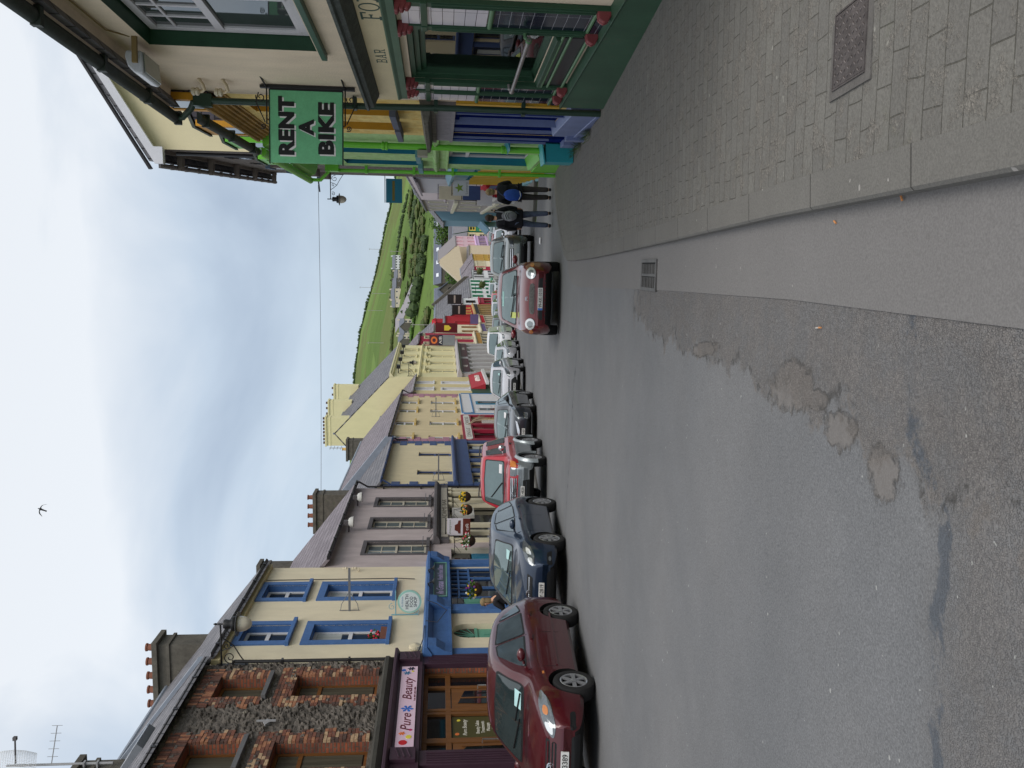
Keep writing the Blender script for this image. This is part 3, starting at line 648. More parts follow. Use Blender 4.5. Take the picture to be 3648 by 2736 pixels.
# the face of the rubble wall, stone by stone
def rubble_face(T, x0, x1, z0, z1, ops, seedn, m, y=-.012, cell=.17, st=.033, par=None):
    rnd = random.Random(seedn); nx, nz = int((x1-x0)/st), int((z1-z0)/st); gx, gz_ = int((x1-x0)/cell)+3, int((z1-z0)/(cell*.62))+3
    pts = {}
    for i in range(-1, gx+1):
        for j in range(-1, gz_+1): pts[i, j] = (x0+(i+rnd.uniform(.05, .95))*cell, z0+(j+rnd.uniform(.1, .9))*cell*.62, rnd.uniform(-.02, .05), rnd.uniform(-.25, .25), rnd.uniform(-.3, .3))
    H = np.zeros((nx+1, nz+1))
    for a in range(nx+1):
        x = x0+(x1-x0)*a/nx; ci = int((x-x0)/cell)
        for b in range(nz+1):
            z = z0+(z1-z0)*b/nz; cj = int((z-z0)/(cell*.62)); best = second = 9; bp = None
            for i in (ci-1, ci, ci+1):
                for j in (cj-1, cj, cj+1):
                    q = pts.get((i, j))
                    if q:
                        d = math.hypot(x-q[0], (z-q[1])*1.5)
                        if d < best: second = best; best = d; bp = q
                        elif d < second: second = d
            e = min((second-best)/.05, 1); H[a, b] = (bp[2]+.02+(x-bp[0])*bp[3]+(z-bp[1])*bp[4])*e
    mbb = MB()
    for a in range(nx+1):
        for b in range(nz+1): mbb.v.append((x0+(x1-x0)*a/nx, y-max(H[a, b], -.005), z0+(z1-z0)*b/nz))
    for a in range(nx):
        for b in range(nz):
            xm = x0+(x1-x0)*(a+.5)/nx; zm = z0+(z1-z0)*(b+.5)/nz
            if any(o[0] < xm < o[1] and o[2] < zm < o[3] for o in ops): continue
            k = a*(nz+1)+b; mbb.f.append((k, k+nz+1, k+nz+2, k+1)); mbb.m.append(0)
    return T.part('stone_facing', mbb, m, par)
rubble_face(T, 3.0, 8.34, 2.8, 7.0, [(o[0]-.12, o[1]+.12, o[2]-.05, o[3]+.05) for o in ops], 3, rub)
rnd = random.Random(5)
for k, (a, b, c, d) in enumerate(ops[:4]):
    mb = MB(); h = .078; z = c-(.0 if c < 4 else .0); j = 0
    while z < d+.0:
        L_ = .44 if (j//3) % 2 else .30; L_ = min(L_, 8.3-b) if k < 2 else L_
        for side in (0, 1):
            x = 0; LL = L_ if side else min(L_, .44)
            while x < LL-.02:
                l = rnd.choice((.105, .21, .21)); l = min(l, LL-x); x_a, x_b = (b+x, b+x+l) if side else (a-x-l, a-x)
                mb.box(x_a+.004, x_b-.004, -.055-rnd.uniform(0, .018), .03, z+.005, z+h-.005, rnd.choice((0, 0, 1, 1, 2, 3, 3, 4))); x += l
        z += h; j += 1
    # soldier course above
    for row in range(2 if d > 6 else 5):
        x = a-.40; zz = d+(.215*row if d > 6 else h*row)
        if d > 6:
            while x < min(b+.36, 8.3): mb.box(x+.004, x+.071, -.055-rnd.uniform(0, .015), .03, zz+.005, min(zz+.21, 6.98), rnd.choice((0, 1, 3, 4))); x += .075
        else:
            while x < min(b+.36, 8.3): l = rnd.choice((.105, .21)); mb.box(x+.004, min(x+l, b+.37)-.004, -.055-rnd.uniform(0, .015), .03, zz+.005, zz+h-.005, rnd.choice((0, 1, 2, 3, 3, 4))); x += l
    T.part('brick_surround', mb, brk)
slab = mat('stone_slab', (96, 96, 98), var=.25)
for k, (a, b, c, d) in enumerate(ops[:4]):
    o = window(T, a, b, c, d, .22, fm=wood_brown, gm=pane_black, split=.0 if c > 5 else .72, fw=.07, sill=(slab, .10, .10, .16) if c > 5 else None, blind=.0)
    g = MB(); g.box(a+.08, b-.08, .236, .246, c+.12, d-.08); T.part('curtain', g, mat('dark_curtain', (84, 82, 70), var=.6, vscale=16, streak=.02, rough=.4), o)
mb = MB(); mb.prism([(-.10, 2.56), (-.17, 2.66), (-.17, 2.74), (-.02, 2.80), (.05, 2.80), (.05, 2.5)], 'x', 2.6, 8.36); mb.box(2.6, 8.36, -.10, .0, 2.40, 2.5)
T.part('cornice', mb, mat('dark_cornice', (66, 64, 58), var=.3), bevel=.006)
mb = MB(); mb.prism([(5.74, 5.05), (5.62, 4.98), (5.5, 5.06), (5.62, 5.13)], 'y', -.09, -.0); mb.prism([(5.60, 4.86), (5.64, 4.86), (5.64, 5.26), (5.60, 5.26)], 'y', -.12, -.09); T.part('wall_tie', mb, mat('galvanised', (150, 150, 152), rough=.5))
rf = gable_roof(T, -3, 8.35, 7.12, 7, 2.62, slate, ends=0)
mb = MB(); s_ = 2.62/3.5
mb.prism([(-.2, 7.26-.2*s_), (3.5, 7.26+2.62), (3.5, 7.36+2.62), (-.2, 7.36-.2*s_)], 'x', 8.22, 8.44); T.part('verge_flashing', mb, lead, rf)
for (a, b) in ((4.0, 4.75), (5.8, 6.6)):
    mb = MB(); P0 = lambda d, up: (d, 7.24+d*s_+up)
    mb.prism([P0(.55, 0), P0(1.45, 0), P0(1.40, .08), P0(.45, .20)], 'x', a, b); o = T.part('skylight', mb, mat('grey_frame', (110, 114, 120)), rf)
    mb = MB(); mb.prism([P0(.47, .21), P0(1.38, .092), P0(1.38, .105), P0(.47, .225)], 'x', a+.06, b-.06); T.part('skylight_pane', mb, mat('sky_glass', (196, 202, 210), rough=.15, spec=1), o)
gutter(T, -3, 8.3, 7.02, y=-.20, down=None)
gutter(T, 8.30, 8.32, 6.4, y=-.1, down=8.36, zb=1.9)
chimney(T, 7.5, 8.2, 2.25, 4.9, 8.3, 9.85, cast_grey, rf, pots=0, cap=.10)
# plum shopfront
mb = MB(); mb.box(3.4, 8.5, -.16, .0, 1.84, 2.44); mb.prism([(-.16, 2.38), (-.30, 2.46), (-.30, 2.52), (0, 2.56), (0, 2.38)], 'x', 3.4, 8.52); mb.box(4.36, 7.98, -.12, 0, 1.80, 1.88)
for a in (7.98, 3.82):
    mb.box(a, a+.5, -.13, .0, -1.7, 1.84); mb.box(a+.04, a+.46, -.24, -.16, 1.90, 2.40)
    for i in range(3): mb.prism([(a+.1, 1.98+.11*i), (a+.4, 2.06+.11*i), (a+.4, 2.09+.11*i), (a+.1, 2.01+.11*i)], 'y', -.262, -.24)
    for i in range(5): mb.box(a+.07+.08*i, a+.10+.08*i, -.145, -.13, -1.2, 1.7)
sf = T.part('shopfront', mb, plum, bevel=.006)
sb = MB(); sb.box(4.36, 7.75, -.185, -.16, 1.95, 2.32); sg = T.part('sign_board', sb, mat('pale_pink_board', (226, 196, 214), var=.05, rough=.4), sf)
T.text('lettering', 'Pure', 5.30, -.185, 2.14, mat('wine_lettering', (96, 28, 44)), h=.21, wd=.68, parent=sg, shear=.35)
T.text('lettering', 'Beauty', 6.72, -.185, 2.12, mat('wine_lettering', (96, 28, 44)), h=.27, wd=1.02, parent=sg, shear=.35)
T.text('lettering', 'Tel: 087-6921480', 6.45, -.185, 1.985, mat('wine_lettering', (96, 28, 44)), h=.035, wd=.62, parent=sg)
def disc(T, x, z, r, y, m, par, rz=None, name='dot'):
    mb = MB(); mb.prism([(x+r*math.cos(t*math.pi/10), z+(rz or r)*math.sin(t*math.pi/10)) for t in range(20)], 'y', y-.006, y); T.part(name, mb, m, par)
def flower(T, x, z, r, y, m, par):
    mb = MB()
    for k in range(6):
        a = k*math.pi/3+.4; ca, sa = math.cos(a), math.sin(a); mb.prism([(x, z), (x+ca*r*.7-sa*r*.22, z+sa*r*.7+ca*r*.22), (x+ca*r, z+sa*r), (x+ca*r*.7+sa*r*.22, z+sa*r*.7-ca*r*.22)], 'y', y-.006-.001*k, y)
    T.part('flower_emblem', mb, m, par)
c_blue = mat('sign_blue', (52, 110, 196)); c_red = mat('sign_red', (196, 32, 44)); c_yel = mat('sign_yellow', (222, 206, 70)); c_org = mat('sign_orange', (226, 120, 60)); c_navy = mat('sign_navy', (28, 34, 60)); c_teal = mat('sign_teal', (50, 120, 160))
flower(T, 5.82, 2.13, .14, -.185, c_blue, sg); flower(T, 4.85, 2.2, .07, -.185, c_org, sg); flower(T, 7.42, 2.19, .09, -.185, c_teal, sg); flower(T, 7.63, 2.10, .09, -.185, c_navy, sg)
disc(T, 4.52, 2.17, .085, -.185, c_red, sg); disc(T, 4.72, 2.06, .065, -.185, c_yel, sg, .06); disc(T, 4.98, 2.03, .035, -.185, mat('sign_magenta', (190, 40, 110)), sg); disc(T, 7.56, 2.27, .05, -.185, c_blue, sg); disc(T, 7.5, 2.06, .03, -.185, c_yel, sg)
# joinery
mb = MB(); z0 = -1.3
for a in (3.98, 4.30, 4.98, 5.06, 6.10, 6.24, 7.26, 7.86): mb.box(a, a+.10, .12, .22, z0, 1.80)
mb.box(4.08, 7.96, .125, .215, 1.18, 1.30); mb.box(4.08, 7.96, .125, .215, 1.70, 1.80); mb.box(5.16, 6.10, .125, .215, z0, z0+.6)
jo = T.part('shop_joinery', mb, wood_brown, sf, bevel=.008)
g = MB(); g.box(4.05, 7.9, .18, .19, z0, 1.75); T.part('shop_glass', g, pane_black, sf)
for (a, b) in ((6.36, 7.22), (4.42, 4.96)):
    mb = MB(); mb.box(a, b, .13, .17, -1.3, 1.16); d_ = T.part('door', mb, wood_brown, sf)
    mb = MB(); mb.prism([(a+.16, .05), (a+.2, 1.02), (b-.12, .86), (b-.1, -.4)], 'y', .118, .13); T.part('door_glass', mb, pane_black, d_)
    mb = MB(); mb.prism([(a+.42, -.1), (a+.46, -.1), (a+.44, .98), (a+.40, .98)], 'y', .108, .118); T.part('glazing_bar', mb, wood_brown, d_)
    mb = MB(); mb.tube([(b-.05, .10, .55), (b-.05, .02, .55), (b-.05, .02, -.1), (b-.05, .10, -.1)], .016, 6); T.part('door_handle', mb, mat('steel', (190, 190, 190), metal=.9, rough=.3), d_, smooth=True)
mb = MB(); mb.box(5.2, 6.05, .165, .178, -.7, 1.16); o = T.part('window_poster', mb, mat('olive_poster', (74, 70, 34), rough=.5), sf)
T.text('lettering', 'Pure Beauty', 5.62, .165, .88, mat('pale_lettering', (206, 202, 190)), h=.12, wd=.62, parent=o, shear=.3)
T.text('lettering', 'Beauty Salon\nTreatments\nMassage\nNails', 5.62, .165, .45, mat('pale_lettering', (206, 202, 190)), h=.42, wd=.5, parent=o)
disc(T, 5.36, 1.06, .045, .165, c_org, o); disc(T, 5.9, 1.02, .04, .165, c_yel, o)
mb = MB(); mb.box(5.26, 6.0, .16, .165, -.25, .18); T.part('poster_panel', mb, mat('pink_print', (196, 150, 150)), o)

# ---- blue and cream building
T = Thing('cream_building', 'cream rendered building with bright blue window surrounds and blue shopfront', 'building', LF, (11.6, 0, gz(11.6)))
wn = [(9.62, 10.62, 5.36, 6.56), (12.45, 13.46, 5.36, 6.56), (9.60, 10.58, 2.82, 4.78), (12.45, 13.45, 2.82, 4.78)]
dr = (9.66, 10.52, -1.6, 1.12)
mb = MB(); cut_wall(mb, 8.38, 14.95, -3, 6.95, wn+[dr, (11.62, 14.85, -1.5, 1.15)], rev=.22); box_walls(mb, 8.38, 14.95, -3, 6.95, 7, 2.75); T.part('wall', mb, cream_w)
rf = gable_roof(T, 8.44, 14.97, 6.98, 7, 2.72, slate)
gutter(T, 8.42, 14.97, 6.92, y=-.25)
mb = MB(); mb.box(8.4, 14.95, -.12, 0, 6.72, 6.92); T.part('eaves_board', mb, mat('cream_trim', (196, 182, 140)))
for i, (a, b, c, d) in enumerate(wn):
    o = window(T, a, b, c, d, .2, split=.5, fw=.085, sill=(blue_p, .26, .10, .12), surr=(blue_p, .21, .035), gm=pane_dark)
    if i > 1: g = MB(); g.box(a+.1, b-.1, .222, .228, c+(d-c)*.62, d-.08); T.part('blind', g, curtain, o)
chimney(T, 14.05, 14.8, 2.1, 4.9, 8.3, 10.05, cast_grey, rf, pots=6, cap=.12)
# window box
t2 = Thing('window_box', 'small terracotta window box with red geraniums on blue sill', 'planter', LF, (10.05, -.0, 2.82))
mb = MB(); mb.prism([(.02, 2.83), (.18, 2.83), (.2, 3.0), (0, 3.0)], 'x', 9.75, 10.45); t2.part('trough', mb, terracotta)
def blooms(T, c, r, n, seed, cols, name='flowers', par=None, leaf=LF1):
    rnd = random.Random(seed); mb = MB()
    for _ in range(n*2): leaf_cloud(mb, c, r, 2, .09, rnd)
    T.part('foliage', mb, leaf, par); mb = MB()
    for i in range(n):
        d = Vector((rnd.gauss(0, 1), rnd.gauss(0, 1), rnd.gauss(0, 1))).normalized(); p = (c[0]+d.x*r[0], c[1]+d.y*r[1], c[2]+d.z*r[2]); mb.sphere(p, .035, 6, rnd.randrange(len(cols)))
    T.part(name, mb, cols, par)
f_red = mat('flower_red', (190, 30, 50)); f_pink = mat('flower_pink', (214, 90, 120)); f_yel = mat('flower_yellow', (222, 184, 40)); f_white = mat('flower_white', (220, 220, 214)); f_pur = mat('flower_purple', (110, 50, 120))
blooms(t2, (10.05, .08, 3.15), (.34, .08, .16), 14, 2, [f_red, f_pink])
# blue shopfront
mb = MB(); mb.box(8.4, 15.35, -.14, -.002, 1.20, 1.66); mb.prism([(0, 1.62), (-.18, 1.62), (-.36, 1.74), (-.36, 1.82), (0, 1.88)], 'x', 8.36, 15.4); mb.box(8.42, 15.3, -.18, 0, 1.12, 1.20)
for a in (8.42, 11.2, 14.86):
    mb.box(a, a+.42, -.11, -.0, -2.4, 1.12)
    mb.prism([(0, 1.12), (-.2, 1.12), (-.24, 1.3), (-.38, 1.52), (-.40, 1.72), (0, 1.72)], 'x', a-.02, a+.44)
sf = T.part('shopfront', mb, blue_p, bevel=.006)
mb = MB(); mb.box(12.05, 14.84, -.165, -.14, 1.24, 1.62); sg = T.part('sign_board', mb, mat('slate_green_board', (66, 84, 92), rough=.5), sf)
mb = MB()
for q in ((12.05, 14.84, 1.22, 1.25), (12.05, 14.84, 1.60, 1.63), (12.05, 12.08, 1.25, 1.60), (14.81, 14.84, 1.25, 1.60)): mb.box(q[0], q[1], -.18, -.165, q[2], q[3])
T.part('sign_edge', mb, mat('mint_trim', (120, 176, 158)), sg)
T.text('lettering', 'An Grianan', 12.72, -.165, 1.43, mat('lilac_lettering', (170, 160, 200)), h=.22, wd=1.0, parent=sg, shear=.3)
T.text('lettering', 'Health Food Store', 14.0, -.165, 1.42, mat('lilac_lettering', (170, 160, 200)), h=.17, wd=1.25, parent=sg)
for a in (12.35, 13.45): mb = MB(); mb.tube([(a, -.16, 1.66), (a, -.45, 1.78), (a, -.5, 1.66)], .02, 6); mb.lathe([(.03, .06), (.10, 0)], (a, -.5, 1.6), n=10); T.part('sign_lamp', mb, black_iron, sf, smooth=True)
# window joinery: small panes
mb = MB(); X0, X1 = 12.45, 14.86
for i in range(8): a = X0+(X1-X0-.06)*i/7; mb.box(a, a+.045, .05, .10, .55, 1.12)
for i in range(4): a = X0+(X1-X0-.06)*i/3; mb.box(a, a+.06, .04, .10, -1.4, .55)
for z in (.5, .83): mb.box(X0, X1, .045, .095, z, z+.06)
mb.box(X0, X1, .03, .12, -1.9, -1.35); mb.box(11.62, X1, .04, .12, 1.08, 1.15); T.part('shop_joinery', mb, blue_p, sf)
mb = MB(); mb.box(11.62, 14.84, .10, .11, -1.4, 1.1); T.part('shop_glass', mb, pane_black, sf)
rnd = random.Random(3); mb = MB()
for i in range(34): a = rnd.uniform(12.6, 14.7); z = rnd.uniform(-1.1, .35); mb.sphere((a, .3, z), (rnd.uniform(.05, .12), .04, rnd.uniform(.06, .16)), 6, rnd.randrange(3))
panel_door(T, 11.66, 12.40, -2.2, .72, .06, green_door, sf)
mb = MB(); mb.box(11.62, 12.42, .05, .1, .74, 1.1); T.part('fanlight', mb, pane_dark, sf)
# arched side door
mb = MB(); cxd = (dr[0]+dr[1])/2; rr = (dr[1]-dr[0])/2; arc = [(cxd+rr*math.cos(math.pi*t/12), .70+.41*math.sin(math.pi*t/12)) for t in range(13)]
for (a0, b0), (a1, b1) in zip(arc, arc[1:]): mb.prism([(a0, b0), (a0, 1.125), (a1, 1.125), (a1, b1)], 'y', .0, .15)
T.part('arch', mb, cream_w)
o = panel_door(T, dr[0], dr[1], -2.1, .42, .16, green_door)
mb = MB(); mb.prism([(dr[0], .46)]+[(dr[1], .46)]+arc, 'y', .15, .16); T.part('fanlight', mb, pane_dark, o)
mb = MB()
for t in range(0, 13, 2): a = math.pi*t/12; mb.prism([(cxd-.015, .5), (cxd+.015, .5), (cxd+rr*math.cos(a)+.015, 0.70+.39*math.sin(a)), (cxd+rr*math.cos(a)-.015, 0.70+.39*math.sin(a))], 'y', .135, .15)
mb.box(dr[0], dr[1], .13, .16, .42, .5); T.part('fanlight_bars', mb, green_door, o)
def cable(mb, pts, r=.012): mb.tube(pts, r, 5)
mb = MB(); cable(mb, [(9.9, -.38, 1.8), (9.7, -.42, 1.5), (10.4, -.45, 1.25), (10.9, -.42, 1.5), (11.2, -.4, 1.76)], .01); T.part('cable', mb, gutter_black); mb = MB(); cable(mb, [(13.85, -.02, 6.7), (13.9, -.02, 2.7), (13.8, -.03, 2.2)], .012); T.part('cable', mb, gutter_black); mb = MB(); cable(mb, [(8.6, -.05, 2.0), (8.8, -.38, 1.85), (9.6, -.38, 1.83)], .012); T.part('cable', mb, gutter_black)
for z in (3.95, 4.25): mb = MB(); mb.tube([(14.55, 0, 4.3 if z > 4 else 4.0), (14.55, -.12, z), (14.55, -.12, z+.1)], .018, 6); mb.lathe([(.03, 0), (.045, .03), (.03, .07), (.045, .1), (.02, .13)], (14.55, -.12, z+.1), n=8); T.part('insulator', mb, mat('ceramic', (200, 190, 165), rough=.3), smooth=True)
mb = MB(); mb.lathe([(.02, -.1), (.14, -.06), (.16, 0), (.15, .03), (.02, .06)], (8.9, -.12, 2.05), axis='y', n=16); T.part('alarm_box', mb, mat('alarm_cream', (206, 196, 168)))

# ---- mauve building
T = Thing('mauve_building', 'mauve rendered building with three tall sash windows and grey stone shopfront', 'building', LF, (19.8, 0, gz(19.8)))
wn = [(16.2, 17.4, 1.9, 3.95), (18.98, 20.15, 1.9, 3.95), (21.85, 22.95, 1.9, 3.95)]
mb = MB(); cut_wall(mb, 14.95, 24.6, -4, 5.13, wn+[(15.5, 16.75, -2.6, 1.05), (17.7, 24.1, -2.2, 1.05)], rev=.24); box_walls(mb, 14.95, 24.6, -4, 5.13, 6.8, 2.7); T.part('wall', mb, mauve_w)
rf = gable_roof(T, 14.97, 24.65, 5.13, 6.8, 2.65, slate2)
gutter(T, 14.97, 24.65, 5.03, y=-.3, down=24.5, zb=-2)
offw = mat('old_white_paint', (186, 180, 164), var=.1)
for a, b, c, d in wn: window(T, a, b, c, d, .11, fm=offw, split=.5, hb=(.25, .75), vb=1, fw=.06, gm=pane_light, sill=(stone_dark, .15, .12, .12), surr=(stone_dark, .14, .025))
chimney(T, 23.8, 24.5, 3.2, 5.0, 7.4, 9.0, cast_grey, rf, pots=1)
mb = MB(); mb.box(17.2, 24.6, -.14, -.001, 1.1, 1.45); mb.prism([(0, 1.42), (-.2, 1.45), (-.32, 1.55), (-.32, 1.64), (0, 1.68)], 'x', 17.1, 24.6); sf = T.part('shopfront', mb, stone_dark, bevel=.006)
mb = MB(); mb.box(17.5, 24.05, -.165, -.14, 1.14, 1.39); sg = T.part('sign_board', mb, mat('limestone_board', (170, 164, 150), var=.15), sf)
T.text('lettering', 'ADAMS BAR', 20.9, -.165, 1.265, mat('carved_grey', (84, 78, 70)), h=.17, wd=2.6, parent=sg)
mb = MB()
for a in (17.3, 18.2, 19.1, 21.7, 22.4, 23.4, 23.95): mb = MB(); mb.box(a, a+.22, -.10, .04, -2.6, .95); mb.box(a-.04, a+.26, -.13, .04, .95, 1.1); T.part('pilaster', mb, mat('ivory_paint', (204, 196, 170)), sf)
mb = MB(); mb.box(17.6, 24.1, .12, .14, -2.2, 1.05); T.part('shop_glass', mb, pane_black, sf)
mb = MB(); mb.box(17.6, 24.1, -.03, .12, -3.4, -1.2); T.part('stall_riser', mb, stone_dark, sf)
mb = MB(); mb.box(20.3, 21.4, -.06, .05, .1, .95); T.part('menu_panel', mb, mat('marble_panel', (190, 188, 182), var=.2), sf)
o = panel_door(T, 15.6, 16.65, -3, .35, .18, teal_door); mb = MB(); mb.box(15.55, 16.7, .17, .2, .4, 1.02); T.part('fanlight', mb, pane_dark, o)
mb = MB(); mb.box(15.5, 15.6, .0, .2, -3, 1.05); mb.box(16.65, 16.75, 0, .2, -3, 1.05); T.part('door_frame', mb, offw, o)
mb = MB()
for a in (16.6, 18.4, 20.6, 22.3): mb = MB(); mb.tube([(a, -.05, 1.85), (a+.4, -.07, 1.72), (a+.9, -.05, 1.8), (a+1.4, -.08, 1.7)], .012, 5); T.part('cable', mb, gutter_black)
for a in (16.2, 18.98, 21.85): mb = MB(); mb.tube([(a-.1, -.17, 2.02), (a+1.3, -.17, 2.02)], .012, 5); mb.tube([(a+.2, -.17, 1.8), (a+.2, -.17, 2.2)], .012, 5); T.part('sill_bar', mb, gutter_black)
for a in (18.6, 21.9):
    t2 = Thing('floodlight', 'grey dome floodlight under the mauve building eaves, %s of two' % ('left' if a < 20 else 'right'), 'floodlight', LF, (a, -.05, 4.6), 'dome floodlights under eaves')
    mb = MB(); mb.tube([(a, 0, 4.72), (a, -.3, 4.72)], .03, 6); mb.box(a-.1, a+.1, -.42, -.25, 4.66, 4.9); t2.part('bracket', mb, stone_dark)
    mb = MB(); mb.lathe([(.20, 0), (.19, .08), (.14, .16), (.05, .2)], (a, -.36, 4.55), n=14); t2.part('lamp_shade', mb, mat('shade_white', (190, 190, 186)), smooth=True)

# ---- navy quoined yellow building
T = Thing('yellow_building', 'pale yellow building with navy quoins above navy shopfront', 'building', LF, (29.6, 0, gz(29.6)))
wn = [(27.0, 27.95, .86, 2.5), (30.8, 31.75, .86, 2.52)]
wins = [(25.6, 27.2, -2.6, -.08), (28.0, 29.3, -2.6, -.08), (30.0, 31.3, -2.6, -.08), (32.0, 33.6, -2.6, -.08)]
mb = MB(); cut_wall(mb, 24.65, 34.35, -4.6, 4.15, wn+wins, rev=.22); box_walls(mb, 24.65, 34.35, -4.6, 4.15, 7, 2.7); T.part('wall', mb, yel_w)
rf = gable_roof(T, 24.7, 34.3, 4.12, 7, 2.6, slate); gutter(T, 24.65, 34.35, 4.02, y=-.3, m=navy, down=24.78, zb=-2.5)
for a, b, c, d in wn: window(T, a, b, c, d, .09, fm=navy, gm=pane_black, fw=.10, split=.5)
quoins(T, 24.68, 1, .8, 4.0, navy); quoins(T, 34.33, -1, .8, 4.0, navy)
chimney(T, 30.0, 30.9, 1.8, 3.7, 5.4, 7.55, mat('mossy_stack', (92, 86, 76), var=.45, vscale=5, bump=.6, stain=((70, 80, 40), 6, .6)), rf, pots=4)
mb = MB(); mb.box(24.7, 34.3, -.15, -.001, -.02, .62); mb.prism([(0, .6), (-.2, .62), (-.36, .72), (-.36, .80), (0, .84)], 'x', 24.66, 34.34)
for a in (24.72, 27.3, 29.4, 31.45, 33.75): mb.box(a, a+.5, -.1, 0, -3.6, -.02)
mb.box(24.7, 34.3, -.05, .0, -3.6, -2.5); sf = T.part('shopfront', mb, navy, bevel=.006)
for a, b, c, d in wins: window(T, a, b, c, d, .1, fm=navy, gm=pane_black, split=0, vb=1, parent=sf)
mb = MB(); mb.box(25.9, 26.4, .05, .09, -2.4, -.3); mb.box(32.8, 33.3, .05, .09, -2.4, -.3); T.part('blind', mb, curtain, sf)
mb = MB(); mb.box(24.85, 25.1, -.16, -.02, 1.1, 1.5); T.part('alarm_box', mb, mat('alarm_cream', (206, 196, 168)))

# ---- pink quoined yellow building
T = Thing('yellow_building', 'long yellow building with pink quoins and eight deep sash windows', 'building', LF, (43, 0, gz(43)))
wn = [(a, b, c, d) for a, b in ((34.98, 36.05), (39.2, 40.5), (43.6, 44.9), (47.0, 48.4)) for c, d in ((3.0, 4.2), (.42, 2.08))]
shops = [(34.9, 41.9, -3.6, -.5), (43.6, 44.9, -4, -.8), (46.4, 47.6, -4, -.8)]
yel2 = render_wall('yellow_render', (208, 192, 154)); ochre_trim = mat('ochre_trim', (196, 170, 104))
mb = MB(); cut_wall(mb, 34.4, 51.5, -5.5, 4.3, wn+shops, rev=.25); box_walls(mb, 34.4, 51.5, -5.5, 4.3, 7, 2.8); T.part('wall', mb, yel2)
rf = gable_roof(T, 34.45, 51.5, 4.35, 7, 2.75, slate2)
mb = MB(); s_ = 2.75/3.5; mb.prism([(-.25, 4.05-.25*s_), (3.5, 4.05+2.75), (3.5, 4.62+2.75), (-.25, 4.62-.25*s_)], 'x', 34.30, 34.6); T.part('verge_flashing', mb, lead, rf)
gutter(T, 34.4, 51.5, 4.28, y=-.3, down=[34.42, 51.4], zb=3.2)
for a, b, c, d in wn: window(T, a, b, c, d, .08, fm=white_paint, gm=pane_light, split=.5, fw=.08, sill=(ochre_trim, .12, .12, .15))
quoins(T, 34.42, 1, .25, 4.1, pinkq, 1.0, .6); quoins(T, 51.48, -1, .1, 4.2, pinkq, 1.5, .9)
chimney(T, 50.7, 51.6, 3.4, 4.9, 6.6, 8.2, cast_grey, rf, pots=1, potm=mat('yellow_pot', (206, 170, 100)))
crim = mat('crimson_paint', (150, 32, 58), rough=.5)
mb = MB(); mb.box(34.4, 42.3, -.1, 0, -.5, .12)
for a in (34.4, 37.2, 38.9, 41.9): mb.box(a, a+.4, -.1, .1, -4, -.5)
mb.box(34.4, 42.3, -.04, .0, -4, -3.1); sf = T.part('shopfront', mb, crim)
mb = MB(); mb.prism([(34.7, -.02), (34.5, -.12), (34.5, -.30), (34.7, -.40), (41.7, -.40), (42.0, -.30), (42.0, -.12), (41.7, -.02)], 'y', -.13, -.1); sg = T.part('sign_board', mb, mat('white_board', (206, 204, 196)), sf)
T.text('lettering', 'DINGLE', 36.4, -.13, -.21, mat('grey_lettering', (110, 104, 96)), h=.22, wd=2.5, parent=sg); T.text('lettering', 'CANDLE', 40.0, -.13, -.21, mat('grey_lettering', (110, 104, 96)), h=.22, wd=2.6, parent=sg)
mb = MB(); mb.box(34.8, 41.9, .18, .2, -3.6, -.5); T.part('shop_glass', mb, mat('crimson_shade', (84, 20, 36), rough=.2), sf)
mb = MB(); mb.box(34.6, 35.2, .0, .05, -2.4, -.6); mb.box(39.5, 41.5, .1, .17, -2.6, -1.2); T.part('window_display', mb, mat('paper_white', (190, 184, 176), var=.5, vscale=9), sf)
panel_door(T, 37.6, 38.8, -4, -.9, .12, crim, sf)
mb = MB(); mb.box(42.5, 51.45, -.08, 0, -5, .05); sf = T.part('shopfront', mb, white_paint)
mb = MB()
for z in (.0, -.75): mb.box(43.0, 51.0, -.13, -.08, z-.05, z+.03)
mb.box(42.6, 42.75, -.12, -.08, -4.6, -.1); mb.box(51.2, 51.35, -.12, -.08, -4.6, -.1)
mb.prism([(43.0, -.05), (42.8, -.2), (42.8, -.55), (43.0, -.7), (43.12, -.7), (42.92, -.55), (42.92, -.2), (43.12, -.05)], 'y', -.13, -.08); T.part('blue_edging', mb, mat('shop_blue', (72, 120, 164)), sf)
for a in (43.6, 46.4): mb = MB(); mb.box(a, a+1.2, -.13, -.08, -4.2, -1.05); o = T.part('door_frame', mb, teal_door if a > 45 else mat('pale_frame', (190, 190, 190)), sf); mb = MB(); mb.box(a+.2, a+1.0, -.14, -.13, -3.4, -1.2); T.part('pane', mb, pane_dark, o)
mb = MB(); mb.box(45.2, 45.9, -.12, -.08, -2.0, -1.4); o = T.part('round_plaque', mb, white_paint, sf)

# ---- cream building with red awning sign
T = Thing('cream_building', 'narrow cream building with white moulded windows above the red awning', 'building', LF, (56.4, 0, gz(56.4)))
wn = [(53.5, 54.7, 2.0, 3.35), (57.0, 58.2, 2.0, 3.35), (53.5, 54.7, -.85, 1.25), (57.0, 58.2, -.85, 1.25)]
mb = MB(); cut_wall(mb, 51.55, 61.2, -6, 3.55, wn, rev=.2); box_walls(mb, 51.55, 61.2, -6, 3.55, 7, 2.8); cr2 = render_wall('cream_render_warm', (210, 194, 148)); T.part('wall', mb, cr2)
gable_roof(T, 51.6, 61.2, 3.6, 7, 2.8, slate2); gutter(T, 51.6, 61.1, 3.5, y=-.28, m=mat('pale_gutter', (180, 180, 178)))
for a, b, c, d in wn: window(T, a, b, c, d, .12, gm=pane_light, split=.5, fw=.1, surr=(white_paint, .14, .04), sill=(white_paint, .2, .12, .1))
